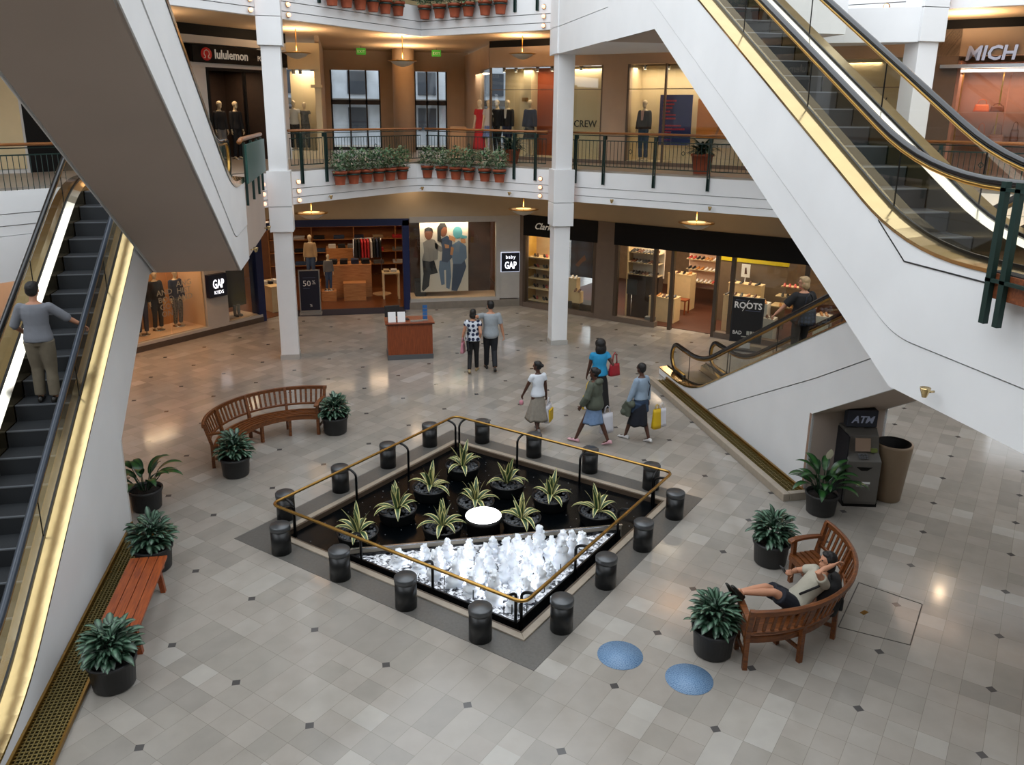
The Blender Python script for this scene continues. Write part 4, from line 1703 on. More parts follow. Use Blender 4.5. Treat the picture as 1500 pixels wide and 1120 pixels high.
# solid green panel rail on the left landing
gp = thing('landing_railing', 'solid dark green railing panel with oak top beside the left white column', 'railing', (-1.95, 16.9, Z2))
MB().box(0.05, 0.09, -0.02, 3.75, 0.06, 0.80).build('panel', mat('green_metal_panel', '#24504a', 0.4, 0.1, var=0.06), gp)
MB().tube([(0.0, -0.35, 0.86), (0.0, -0.05, 0.90), (0, 3.9, 0.90)], 0.045, 10).build('handrail', M_RAILWOOD, gp)
for y in (0.12, 1.35, 2.5, 3.45):
    MB().box(0.0, 0.05, y, y + 0.07, -0.38, 0.84).build('post', M_GREEN, gp)
# railing end with wooden planter box on the right landing, near the camera
rr = thing('landing_railing', 'dark green railing posts in front of the right landing\'s wooden box', 'railing', (5.22, 5.04, Z2))
for y in (0.0, 0.55, 0.70):
    MB().box(0.0, 0.05, y, y + 0.055, -0.22, 0.96).build('post', M_GREEN, rr)
MB().box(0.0, 0.03, -1.6, 0.76, 0.14, 0.17).build('bottom_bar', M_GREEN, rr)
MB().box(0.0, 0.03, -1.6, 0.76, 0.88, 0.91).build('top_bar', M_GREEN, rr)
for k in range(9):
    MB().tube([(0.015, -0.15 - 0.15 * k, 0.15), (0.015, -0.15 - 0.15 * k, 0.9)], 0.008, 5).build('baluster', M_GREEN, rr)
wb = thing('planter_box', 'reddish wooden planter box at the end of the right landing', 'planter', (5.21, 5.45, Z2 + 0.0))
MB().box(0.06, 0.23, -0.8, 0.40, 0.0, 0.21).build('box', node_wood('planter_wood', '#5a2f1a', '#8a4d2c'), wb)
MB().box(0.08, 0.21, -0.78, 0.38, 0.21, 0.22).build('soil', M_SOIL, wb)

# ------------------------------------------------------------------ terracotta pots hung on the fascias
def bush(seed, n=300, r=0.25, h=0.66, z=0.36, lw=0.030, ll=0.115):
    q = random.Random(seed)
    mb = MB()
    for i in range(n):
        a_, e_ = q.random() * 2 * PI, math.asin(q.uniform(-0.85, 1))
        rr = (0.45 + 0.55 * q.random())
        p = (r * rr * math.cos(a_) * math.cos(e_), r * rr * math.sin(a_) * math.cos(e_), z + h * 0.36 + h * 0.52 * rr * math.sin(e_))
        mb.leaf(p, a_ + q.uniform(-0.8, 0.8), q.uniform(-0.4, 0.9), ll * q.uniform(0.7, 1.2), lw, 0.8, 0.2, 3)
    for i in range(6):
        a_ = q.random() * 6.28
        mb.tube([(0, 0, z - 0.05), (0.1 * math.cos(a_), 0.1 * math.sin(a_), z + 0.2)], 0.006, 4)
    return mb


pot_m = MB().lathe([(0.125, 0.0), (0.168, 0.30), (0.192, 0.30), (0.196, 0.36), (0.172, 0.36), (0.165, 0.31)], 22, caps=False)
pot_m.lathe([(0.001, 0.0), (0.125, 0.001)], 22)
soil_m = MB().lathe([(0.166, 0.315), (0.001, 0.325)], 16)
band_m = MB().lathe([(0.172, 0.235), (0.186, 0.235), (0.188, 0.275), (0.175, 0.275)], 22, caps=False)
brk_m = MB().box(-0.02, 0.02, 0.17, 0.30, 0.23, 0.28)
xs_l = [-0.32, 0.04, 0.40, 0.74, 1.08, 1.45]
xs_r = [2.60, 2.98, 3.36, 3.70, 4.10, 4.46]
proto = None
bushes = [bush(90 + k) for k in range(4)]
bush_me = []
for lvl, (zz, nm) in enumerate(((4.40, 'second floor'), (8.86, 'top floor'))):
    for side, xs in (('left', xs_l), ('right', xs_r)):
        for i, x in enumerate(xs):
            p = lineL(x, 0.25) if side == 'left' else lineR(x, 0.25)
            a = AL if side == 'left' else AR
            lab = 'leafy terracotta pot, %s in the %s row on the %s fascia' % (ORD[i], side, nm)
            k = (i * 3 + lvl + len(side)) % 4
            t = thing('hanging_pot', lab, 'potted plant', (p.x, p.y, zz), a, '%s hanging pots' % nm)
            if proto is None:
                proto = [pot_m.build('pot', M_TERRA, t), band_m.build('ring_band', M_GREEN, t), brk_m.build('bracket', M_GREEN, t), soil_m.build('soil', M_SOIL, t)]
            else:
                for q in proto:
                    c = q.copy()
                    COL.objects.link(c)
                    c.parent = t
            if len(bush_me) <= k:
                while len(bush_me) <= k:
                    o = bushes[len(bush_me)].build('foliage', M_FICUS, t)
                    bush_me.append(o.data)
                    if len(bush_me) <= k:
                        bpy.data.objects.remove(o)
            else:
                o = bpy.data.objects.new('foliage', bush_me[k])
                COL.objects.link(o)
                o.parent = t
            o.rotation_euler.z = i * 1.1 + lvl


# ------------------------------------------------------------------ globe bulbs on the fascias beside the columns
gb_ = MB().ball((0, -0.03, 0), 0.052, 14, 10)
gr_ = MB().lathe([(0.062, -0.005), (0.066, 0.012)], 18)
bulb_p = None


def bulb(p, a, lab):
    global bulb_p
    if bulb_p is None:
        bulb_p = thing('globe_light', lab, 'light', p, a, 'round bulbs beside the columns')
        gb_.build('bulb', M_BULB, bulb_p)
        o = gr_.build('rim', M_BRASS, bulb_p)
        o.rotation_euler.x = PI / 2
    else:
        dup(bulb_p, p, a, lab)


for zz, nm in ((3.98, 'second floor'), (8.43, 'top floor')):
    for side, line, a, x, cn_ in (('left', lineL, AL, -2.02, 'left column'), ('right', lineL, AL, -1.22, 'left column'), ('left', lineR, AR, 5.34, 'middle column'), ('right', lineR, AR, 6.06, 'middle column'),
                                  ('left', lineR, AR, 11.30, 'right column'), ('right', lineR, AR, 12.10, 'right column')):
        if cn_ == 'right column' and zz < 5:
            continue
        for k, nm2 in enumerate(('bottom', 'middle', 'top')):
            p = line(x, 0.03)
            bulb((p.x, p.y, zz + 0.10 + 0.235 * k), a, 'round glowing bulb, %s of three, %s of the %s on the %s fascia' % (nm2, side, cn_, nm))

# small brass uplights under the fascia edge and on the landing walls
up_p = None


def uplight(p, a, lab):
    global up_p
    if up_p is None:
        up_p = thing('brass_spotlight', lab, 'light', p, a, 'brass spotlights')
        MB().tube([(0, 0.0, 0), (0, -0.07, 0.0)], 0.012, 8).build('arm', M_BRASS, up_p)
        MB().lathe([(0.022, -0.05), (0.048, 0.03), (0.05, 0.045), (0.02, 0.03)], 14, (0, -0.10, 0), caps=False).build('shade', M_BRASS, up_p)
    else:
        dup(up_p, p, a, lab)


for x, line, a, w in ((-0.50, lineL, AL, 'below the left hanging pots'), (2.0, lineL, AL, 'below the V of the fascia'), (4.65, lineR, AR, 'left of the middle column'),
                      (6.95, lineR, AR, 'right of the middle column'), (8.85, lineR, AR, 'above the shoe shop entrance')):
    p = line(x, 0.04 if x != 2.0 else 0.25)
    uplight((p.x, p.y, 4.09), a, 'small brass spotlight on the second floor fascia ' + w)
uplight((-1.93, 20.0, 3.62), R(90), 'small brass spotlight on the left landing, nearer the column')
uplight((-1.93, 16.95, 3.60), R(90), 'small brass spotlight on the left landing\'s lower tip')
uplight((5.43, 6.42, 3.78), R(-90), 'brass wall light on the white side of the right landing')

# ------------------------------------------------------------------ pendant bowls
def pendant(x, y, z, ztop, lab, s=1.0):
    t = thing('pendant_lamp', lab, 'lamp', (x, y, z), 0, 'pendant bowl lamps')
    prof = [(0.02, -0.14), (0.14, -0.115), (0.25, -0.06), (0.33, 0.0), (0.335, 0.02), (0.31, 0.02), (0.23, -0.045)]
    MB().lathe([(r_ * s, q * s) for r_, q in prof], 30, caps=False).build('bowl', M_BOWL, t)
    MB().lathe([(0.335 * s, 0.0), (0.40 * s, 0.015), (0.40 * s, 0.03), (0.335 * s, 0.035)], 30, caps=False).build('brass_rim', M_BRASSD, t)
    MB().lathe([(0.20 * s, 0.045), (0.001, 0.05)], 24).build('lit_top', M_BOWLGLOW, t)
    MB().tube([(0, 0, -0.1), (0, 0, ztop - z)], 0.012, 6).build('stem', M_BRASSD, t)
    return t


pendant(-0.98, 23.6, 3.52, 4.3, 'pendant bowl lamp in front of the kids\' shop entrance, ground floor', 1.15)
pendant(5.2, 24.05, 3.50, 4.3, 'pendant bowl lamp above the left shoe shop window, ground floor', 1.15)
pendant(9.1, 20.3, 3.52, 4.3, 'pendant bowl lamp above the shoe shop entrance, ground floor', 1.2)
pendant(1.85, 26.2, 7.76, 8.5, 'pendant bowl lamp in the middle of the upper walkway before the street doors', 1.1)
pendant(-1.2, 25.0, 7.84, 8.5, 'pendant bowl lamp right of the left column on the upper walkway')
pendant(5.3, 25.0, 7.97, 8.5, 'pendant bowl lamp in front of the clothes shop on the upper walkway')
ex = None
for x, y, z, lab in ((0.72, 30.5, 8.36, 'left green exit sign under the upper ceiling'), (3.35, 30.5, 8.36, 'right green exit sign under the upper ceiling')):
    t = thing('exit_sign', lab, 'exit sign', (x, y, z), 0, 'exit signs')
    MB().box(-0.16, 0.16, -0.03, 0.03, -0.16, 0.06).build('housing', M_EXIT, t)
    MB().tube([(0, 0, 0.06), (0, 0, 0.14)], 0.01, 6).build('stem', M_CHROME, t)
    text('lettering', 'EXIT', 0.13, M_WHITETXT, t, (0, -0.032, -0.1), 0.002, align='CENTER')


# ------------------------------------------------------------------ benches
def curved_bench(name, label, c, r_in, r_out, a0, a1, rot=0.0):
    """arc-shaped garden bench; the back is on the outer radius; a0..a1 in degrees"""
    root = thing(name, label, 'bench', (c[0], c[1], 0))

    def P(r, a, z):
        return Vector((r * math.cos(a), r * math.sin(a), z))
    A0, A1 = R(a0), R(a1)
    N = 36
    # seat: concentric boards
    nb_ = 5
    for b_ in range(nb_):
        ra = r_in + (r_out - r_in - 0.05) * b_ / nb_ + 0.006
        rb_ = r_in + (r_out - r_in - 0.05) * (b_ + 1) / nb_ - 0.006
        rings = []
        for i in range(N + 1):
            a = A0 + (A1 - A0) * i / N
            rings.append([P(ra, a, 0.415), P(rb_, a, 0.405), P(rb_, a, 0.43), P(ra, a, 0.44)])
        MB().loft(rings, smooth=False).build('seat_board', M_TEAK, root)
    for r_ in (r_in + 0.015, r_out - 0.06):
        rings = []
        for i in range(N + 1):
            a = A0 + (A1 - A0) * i / N
            rings.append([P(r_ - 0.015, a, 0.34), P(r_ + 0.015, a, 0.34), P(r_ + 0.015, a, 0.41), P(r_ - 0.015, a, 0.41)])
        MB().loft(rings, smooth=False).build('seat_rail', M_TEAK, root)
    # back: top rail, lower rail, slats
    for z0, z1, off, w in ((0.80, 0.875, 0.10, 0.022), (0.50, 0.545, 0.01, 0.016)):
        rings = []
        for i in range(N + 1):
            a = A0 + (A1 - A0) * i / N
            rings.append([P(r_out + off - w, a, z0), P(r_out + off + w, a, z0), P(r_out + off + w + 0.008, a, z1 - 0.012), P(r_out + off, a, z1), P(r_out + off - w, a, z1 - 0.01)])
        MB().loft(rings, smooth=False).build('top_rail' if z0 > 0.7 else 'lower_rail', M_TEAK, root)
    ns = int((A1 - A0) * r_out / 0.098)
    legs = 5
    for i in range(1, ns):
        a = A0 + (A1 - A0) * i / ns
        if min(abs(a - (A0 + (A1 - A0) * k / (legs - 1))) for k in range(legs)) < 0.03:
            continue
        M = Matrix.Translation(P(r_out + 0.055, a, 0.675)) @ Matrix.Rotation(a, 4, 'Z') @ Matrix.Rotation(R(17), 4, 'Y')
        mb = MB(M)
        mb.cbox((0, 0, 0), (0.016, 0.042, 0.28))
        mb.build('back_slat', M_TEAK, root)
    for k in range(legs):
        a = A0 + (A1 - A0) * k / (legs - 1)
        a_ = a + (0.02 if k == 0 else -0.02 if k == legs - 1 else 0)
        fr_ = MB()
        M = Matrix.Translation(P(r_in + 0.05, a_, 0)) @ Matrix.Rotation(a_, 4, 'Z')
        fr_.xf = M
        end = k in (0, legs - 1)
        fr_.cbox((0, 0, 0.32 if end else 0.205), (0.055, 0.055, 0.64 if end else 0.41))
        fr_.build('front_leg', M_TEAK, root)
        bl = MB()
        q = P(r_out - 0.02, a_, 0)
        t = P(1, a_, 0)
        sd = P(1, a_ + PI / 2, 0) * 0.027
        pts = [(q, 0.0), (q, 0.45), (q + t * 0.11, 0.86)]
        rings = []
        for p, z in pts:
            rings.append([p + t * 0.028 - sd + Vector((0, 0, z)), p + t * 0.028 + sd + Vector((0, 0, z)), p - t * 0.028 + sd + Vector((0, 0, z)), p - t * 0.028 - sd + Vector((0, 0, z))])
        bl.loft(rings, smooth=False)
        bl.build('back_leg', M_TEAK, root)
        cr = MB(Matrix.Translation(P((r_in + r_out) / 2, a_, 0)) @ Matrix.Rotation(a_, 4, 'Z'))
        cr.cbox((0, 0, 0.17), (r_out - r_in - 0.1, 0.025, 0.045))
        cr.cbox((0, 0, 0.37), (r_out - r_in - 0.06, 0.025, 0.06))
        cr.build('cross_brace', M_TEAK, root)
        if end:
            ar = MB()
            rings = []
            for i in range(9):
                f = i / 8
                r_ = r_in - 0.03 + (r_out + 0.04 - r_in) * f
                z = 0.655 + 0.018 * math.sin(f * PI) - (0.02 if i == 0 else 0)
                w = 0.045 - 0.015 * f
                rings.append([P(r_, a_, z - 0.02) - P(1, a_ + PI / 2, 0) * w, P(r_, a_, z - 0.02) + P(1, a_ + PI / 2, 0) * w,
                              P(r_, a_, z + 0.015) + P(1, a_ + PI / 2, 0) * w, P(r_, a_, z + 0.015) - P(1, a_ + PI / 2, 0) * w])
            ar.loft(rings, smooth=False)
            ar.build('armrest', M_TEAK, root)
    return root


B2C, B1C = (4.72, 9.03), (-1.08, 14.72)
curved_bench('curved_bench', 'curved slatted wooden bench with a person reclining on it, right of the pool', B2C, 1.12, 1.58, -104, 6)
curved_bench('curved_bench', 'empty curved slatted wooden bench left of the pool, before the kids\' shop', B1C, 1.08, 1.54, 72, 190)
# backless plank bench by the left escalator
pbn = thing('plank_bench', 'backless reddish plank bench along the left escalator wall', 'bench', (-2.84, 9.78, 0))
for i in range(4):
    x0 = -0.235 + i * 0.12
    MB().box(x0, x0 + 0.112, -0.83, 0.83, 0.415, 0.45).build('seat_board', M_TEAKB, pbn, bevel=0.005)
for y in (-0.66, 0.66):
    for sx_ in (-1, 1):
        MB().extr([(sx_ * 0.21, y - 0.035, 0), (sx_ * 0.15, y - 0.035, 0), (sx_ * 0.10, y - 0.035, 0.36), (sx_ * 0.17, y - 0.035, 0.36)], (0, 0.07, 0)).build('leg', M_TEAKB, pbn)
    MB().box(-0.22, 0.22, y - 0.03, y + 0.03, 0.355, 0.415).build('bearer', M_TEAKB, pbn)
    MB().box(-0.17, 0.17, y - 0.02, y + 0.02, 0.15, 0.20).build('stretcher', M_TEAKB, pbn)

# ------------------------------------------------------------------ potted floor plants
def aglao(seed, n=165, r=0.29, zc=0.42, h=0.42, ll=0.17, lw=0.046):
    """rounded mound of broad drooping leaves"""
    q = random.Random(seed)
    mb = MB()
    for i in range(n):
        f = (i + 0.5) / n
        az = i * 2.39996 + q.uniform(-0.25, 0.25)
        el = math.asin(1 - 1.02 * f)
        k = q.uniform(0.35, 0.86)
        p = Vector((r * k * math.cos(el) * math.cos(az), r * k * math.cos(el) * math.sin(az), zc + h * k * math.sin(el)))
        if i % 4 == 0:
            mb.tube([(0.03 * math.cos(az), 0.03 * math.sin(az), 0.30), p], 0.006, 4, caps=False)
        mb.leaf(p, az + q.uniform(-0.4, 0.4), el * 0.75 + q.uniform(-0.15, 0.25), ll * q.uniform(0.8, 1.15), lw * q.uniform(0.85, 1.1), 1.35, 0.20, 5, q.uniform(-0.3, 0.3))
    return mb


pot_big = MB().lathe([(0.205, 0.0), (0.225, 0.02), (0.25, 0.31), (0.268, 0.315), (0.272, 0.355), (0.25, 0.36), (0.24, 0.31)], 30, caps=False)
soil_big = MB().lathe([(0.245, 0.31), (0.001, 0.33)], 20)
ags = [((-0.42, 15.86), 'leafy potted plant right of the empty curved bench', 11), ((-2.15, 14.12), 'leafy potted plant at the front left end of the empty curved bench', 12),
       ((5.86, 9.66), 'leafy potted plant beyond the reclining person\'s bench, nearer the cash machine', 13), ((4.14, 7.88), 'leafy potted plant by the feet of the reclining person', 14),
       ((-2.82, 8.58), 'leafy potted plant at the near end of the plank bench', 15), ((-2.90, 11.10), 'leafy potted plant at the far end of the plank bench', 16)]
pp = None
for (x, y), lab, sd in ags:
    t = thing('potted_aglaonema', lab, 'potted plant', (x, y, 0), sd, 'silver-green potted plants')
    if pp is None:
        pp = [pot_big.build('pot', M_POT, t), soil_big.build('soil', M_SOIL, t)]
    else:
        for q in pp:
            c = q.copy()
            COL.objects.link(c)
            c.parent = t
    aglao(sd).build('foliage', M_AGLAO, t)


def peace_lily(x, y, lab, seed, flower, n=30):
    t = thing('peace_lily', lab, 'potted plant', (x, y, 0), 0, 'broad-leaved potted plants')
    for q in pp:
        c = q.copy()
        COL.objects.link(c)
        c.parent = t
    r_ = random.Random(seed)
    mb = MB()
    for i in range(n):
        az = i * 2.4 + r_.uniform(-0.3, 0.3)
        f = (i + 0.5) / n
        el = R(82 - 40 * f)
        d = Vector((math.cos(az) * math.cos(el), math.sin(az) * math.cos(el), math.sin(el)))
        b_ = Vector((0.06 * math.cos(az), 0.06 * math.sin(az), 0.32))
        tip = b_ + d * r_.uniform(0.22, 0.42)
        mb.tube([b_, tip], 0.007, 4, caps=False)
        mb.leaf(tip - d * 0.02, az, el - 0.35, r_.uniform(0.34, 0.46), 0.075, 1.7, 0.2, 7)
    mb.build('foliage', M_SPATH, t)
    if flower:
        MB().tube([(0.02, 0, 0.32), (0.03, -0.02, 0.98)], 0.006, 5).build('flower_stalk', M_SPATH, t)
        fl = MB()
        fl.leaf((0.03, -0.02, 0.95), -1.6, R(75), 0.20, 0.075, -0.3, 0.2, 6)
        fl.build('white_flower', mat('cream_spathe', '#d9d6bd', 0.5), t)
    return t


peace_lily(7.46, 10.95, 'dark leafy plant with one white flower left of the cash machine', 5, True)
peace_lily(-3.42, 13.05, 'broad-leaved dark plant at the far end of the left escalator wall', 6, False, 18)


# ------------------------------------------------------------------ figures: one continuous body, clothes and hair on top
def V(*a):
    return Vector(a)


def ik(a, b, l1, l2, hint):
    """middle joint of a two-bone limb from a to b, bending towards hint"""
    a, b = Vector(a), Vector(b)
    d = b - a
    L_ = min(d.length, (l1 + l2) * 0.999)
    dn = d.normalized()
    x = (l1 * l1 - l2 * l2 + L_ * L_) / (2 * L_)
    hgt = math.sqrt(max(0.0, l1 * l1 - x * x))
    hn = Vector(hint) - dn * Vector(hint).dot(dn)
    if hn.length < 1e-6:
        hn = Vector((0, 1, 0))
    return a + dn * x + hn.normalized() * hgt


def pose(h=1.75, b=1.0, pelvis=None, neck=None, lat_s=None, lat_h=None, handR=None, handL=None, elR=None, elL=None, footR=None, footL=None, knR=None, knL=None,
         yaw=0.0, pitch=0.0, roll=0.0, curlR=0.5, curlL=0.5, toeR=None, toeL=None, fem=False, headup=None):
    s = h / 1.75
    P = dict(s=s, b=b, fem=fem)
    pv = Vector(pelvis) if pelvis else V(0, 0, 0.95 * s)
    nk = Vector(neck) if neck else V(0, 0.01 * s, 1.475 * s)
    P['pv'], P['nk'] = pv, nk
    up = (nk - pv).normalized()
    ls = Vector(lat_s).normalized() if lat_s else V(1, 0, 0)
    lh = Vector(lat_h).normalized() if lat_h else V(1, 0, 0)
    P['ls'], P['lh'], P['up'] = ls, lh, up
    shw = (0.165 if fem else 0.185) * s * (0.6 + 0.4 * b)
    hpw = 0.085 * s
    for sd, sg in (('R', 1), ('L', -1)):
        sh = nk - up * 0.075 * s + ls * (sg * shw)
        hp = pv - up * 0.03 * s + lh * (sg * hpw)
        hand = {'R': handR, 'L': handL}[sd]
        hand = Vector(hand) if hand else sh + V(sg * 0.06 * s, 0.06 * s, -0.53 * s)
        el = ik(sh, hand, 0.285 * s, 0.25 * s, {'R': elR, 'L': elL}[sd] or V(sg * 0.4, -1, 0))
        if (hand - sh).length > 0.535 * s:
            hand = sh + (hand - sh).normalized() * 0.534 * s
        foot = {'R': footR, 'L': footL}[sd]
        foot = Vector(foot) if foot else V(sg * 0.095 * s, -0.02 * s, 0.085 * s)
        kn = ik(hp, foot, 0.42 * s, 0.42 * s, {'R': knR, 'L': knL}[sd] or V(0, 1, 0))
        toe = {'R': toeR, 'L': toeL}[sd]
        P['sh' + sd], P['el' + sd], P['wr' + sd], P['hp' + sd], P['kn' + sd], P['an' + sd] = sh, el, hand, hp, kn, foot
        P['toe' + sd] = Vector(toe).normalized() if toe else V(sg * 0.15, 1, 0).normalized()
    hu = Vector(headup).normalized() if headup else up
    fw = ls.cross(hu) * -1
    fw = hu.cross(ls)
    base = Matrix((ls, fw, hu)).transposed()
    P['hm'] = base @ Matrix.Rotation(R(yaw), 3, 'Z') @ Matrix.Rotation(R(pitch), 3, 'X') @ Matrix.Rotation(R(roll), 3, 'Y')
    P['hc'] = nk + hu * 0.165 * s + (P['hm'] @ V(0, 0.025, 0)) * s
    P['curlR'], P['curlL'] = curlR, curlL
    return P


TORSO = [(-0.20, 0.105, 0.095), (-0.08, 0.158, 0.118), (0.04, 0.165, 0.118), (0.2, 0.148, 0.105), (0.38, 0.138, 0.102), (0.56, 0.150, 0.112), (0.72, 0.162, 0.112), (0.86, 0.160, 0.095), (0.95, 0.110, 0.075), (1.0, 0.062, 0.06)]


def torso_rings(P, t0=-1, t1=2, add=0.0, flare=0.0, n=18):
    out = []
    pv, nk, s, b = P['pv'], P['nk'], P['s'], P['b']
    for t, rx, ry in TORSO:
        if t < t0 or t > t1:
            continue
        if P['fem']:
            if 0.3 < t < 0.5:
                rx *= 0.92
            if t > 0.7:
                rx *= 0.92
        c = pv.lerp(nk, t) + (P['ls'].cross(P['up']) * (-1) * 0.0)
        k = min(1, max(0, t))
        lat = (P['lh'] * (1 - k) + P['ls'] * k).normalized()
        fw = P['up'].cross(lat).normalized()
        bb_ = b if t < 0.9 else (1 + b) / 2
        f = flare * max(0, 0.5 - t)
        rx_, ry_ = rx * s * bb_ + add + f, ry * s * bb_ + add + f
        out.append([c + lat * (rx_ * math.cos(2 * PI * j / n)) + fw * (ry_ * math.sin(2 * PI * j / n)) for j in range(n)])
    return out


def hand_mesh(mb, w, d, nrm, sg, s, curl):
    """palm, four fingers of different lengths bent by curl, thumb leaving the side of the palm"""
    d = d.normalized()
    nrm = (nrm - d * nrm.dot(d)).normalized()
    lat = d.cross(nrm)
    rings = []
    for t, wd, th in ((-0.02, 0.024, 0.020), (0.02, 0.034, 0.017), (0.06, 0.041, 0.015), (0.092, 0.040, 0.013)):
        c = w + d * t * s
        rings.append([c + lat * (wd * s * math.cos(2 * PI * j / 10)) + nrm * (th * s * math.sin(2 * PI * j / 10)) for j in range(10)])
    mb.loft(rings)
    for k, (o, l1) in enumerate(((-0.030, 0.068), (-0.010, 0.080), (0.010, 0.076), (0.030, 0.058))):
        p = w + d * 0.085 * s + lat * (o * s)
        a = curl * 0.7 + 0.05 * k
        pts = [p]
        for q in range(3):
            dd = d * math.cos(a) - nrm * math.sin(a)
            pts.append(pts[-1] + dd * (l1 * s * (0.42, 0.33, 0.25)[q]))
            a += curl * 0.9
        mb.tube(pts, [0.0095 * s, 0.009 * s, 0.0085 * s, 0.0068 * s], 7)
    th = w + d * 0.03 * s - lat * (0.032 * s * sg)
    t1 = (d * 0.6 - lat * (0.75 * sg) - nrm * 0.25 * curl).normalized()
    t2 = (d * 0.95 - lat * (0.25 * sg) - nrm * 0.5 * curl).normalized()
    mb.tube([th, th + t1 * 0.035 * s, th + t1 * 0.035 * s + t2 * 0.034 * s], [0.0125 * s, 0.0105 * s, 0.008 * s], 7)


def body_mesh(P, voxel=0.0085, face=True, feet=True):
    mb = MB()
    s, b = P['s'], P['b']
    mb.loft(torso_rings(P))
    bl = 0.75 + 0.25 * b
    for sd, sg in (('R', 1), ('L', -1)):
        sh, el, wr, hp, kn, an = (P[k + sd] for k in ('sh', 'el', 'wr', 'hp', 'kn', 'an'))
        r = [x * s * bl for x in (0.056, 0.050, 0.041, 0.038, 0.027)]
        mb.tube([sh, sh.lerp(el, 0.45), el, el.lerp(wr, 0.35), wr], r, 10)
        mb.ball(sh, 0.058 * s * bl, 10, 8)
        mb.tube([hp, hp.lerp(kn, 0.4), kn, kn.lerp(an, 0.35), an], [x * s * bl for x in (0.086, 0.076, 0.052, 0.052, 0.034)], 12)
        d = wr - el
        nrm = V(sg, 0, 0) - d.normalized() * V(sg, 0, 0).dot(d.normalized())
        if nrm.length < 0.1:
            nrm = V(0, 0, 1)
        if P.get('palm' + sd):
            nrm = Vector(P['palm' + sd])
        hand_mesh(mb, wr, d, nrm, sg, s, P['curl' + sd])
        if feet:
            t = P['toe' + sd]
            mb.tube([an + V(0, 0, 0), an + t * 0.02 * s - V(0, 0, 0.045 * s), an + t * 0.13 * s - V(0, 0, 0.06 * s)], [0.036 * s, 0.036 * s, 0.028 * s], 8)
    nk, hc, hm = P['nk'], P['hc'], P['hm']
    mb.tube([nk - P['up'] * 0.05 * s, nk + P['up'] * 0.03 * s, hc - P['up'] * 0.05 * s], [0.062 * s, 0.05 * s, 0.05 * s], 12)
    mb.ball(hc + hm @ V(0, -0.008, 0.025) * s, 0.092 * s, 16, 12, (0.86, 1.05, 1.0), hm)
    mb.ball(hc + hm @ V(0, 0.022, -0.045) * s, 0.066 * s, 14, 10, (0.86, 0.92, 1.05), hm)
    mb.ball(hc + hm @ V(0, 0.062, -0.088) * s, 0.022 * s, 8, 6, (1.1, 1, 1), hm)
    if face:
        mb.tube([hc + hm @ V(0, 0.083, 0.018) * s, hc + hm @ V(0, 0.105, -0.022) * s], [0.008 * s, 0.014 * s], 7)
        mb.ball(hc + hm @ V(0, 0.082, -0.058) * s, 0.017 * s, 8, 6, (1.5, 0.7, 0.55), hm)
        for sg in (-1, 1):
            mb.ball(hc + hm @ V(0.03 * sg, 0.078, 0.022) * s, 0.016 * s, 8, 6, (1.2, 0.6, 0.5), hm)
            mb.ball(hc + hm @ V(0.081 * sg, -0.008, -0.01) * s, 0.026 * s, 8, 6, (0.35, 0.75, 1.1), hm)
    return remesh(mb, voxel, 5)


def garment_top(P, sleeve=0.45, low=-0.12, add=0.016, flare=0.0, loose=0.016, voxel=0.013, extra=None, high=0.96):
    mb = MB()
    s = P['s']
    mb.loft(torso_rings(P, low, high, add, flare))
    bl = 0.75 + 0.25 * P['b']
    for sd in 'RL':
        sh, el, wr = P['sh' + sd], P['el' + sd], P['wr' + sd]
        mb.ball(sh, 0.056 * s * bl + loose * 0.5, 10, 8)
        if sleeve <= 1.0:
            e = sh.lerp(el, max(0.15, sleeve))
            mb.tube([sh, e], [0.056 * s * bl + loose * 0.6, 0.050 * s * bl + loose * 1.0], 12)
        else:
            f = sleeve - 1.0
            e = el.lerp(wr, f)
            mb.tube([sh, sh.lerp(el, 0.5), el, e], [0.056 * s * bl + loose * 0.6, 0.051 * s * bl + loose * 0.8, 0.045 * s * bl + loose, 0.034 * s * bl + loose], 12)
    if extra:
        extra(mb)
    return remesh(mb, voxel, 3)


def garment_legs(P, length=1.0, loose=0.014, voxel=0.013, top=0.1):
    mb = MB()
    s = P['s']
    bl = 0.75 + 0.25 * P['b']
    mb.loft(torso_rings(P, -0.21, top, 0.012))
    for sd in 'RL':
        hp, kn, an = P['hp' + sd], P['kn' + sd], P['an' + sd]
        if length >= 1:
            e = an + (kn - an) * 0.02
            mb.tube([hp, hp.lerp(kn, 0.5), kn, kn.lerp(e, 0.4), e], [0.092 * s * bl + loose, 0.080 * s * bl + loose, 0.058 * s * bl + loose, 0.054 * s * bl + loose, 0.046 * s * bl + loose], 14)
        else:
            f = length / 0.5
            e = hp.lerp(kn, f) if f <= 1 else kn.lerp(an, f - 1)
            mb.tube([hp, hp.lerp(e, 0.5), e], [0.092 * s * bl + loose, 0.086 * s * bl + loose * 1.2, 0.078 * s * bl + loose * 1.5], 14)
    return remesh(mb, voxel, 3)


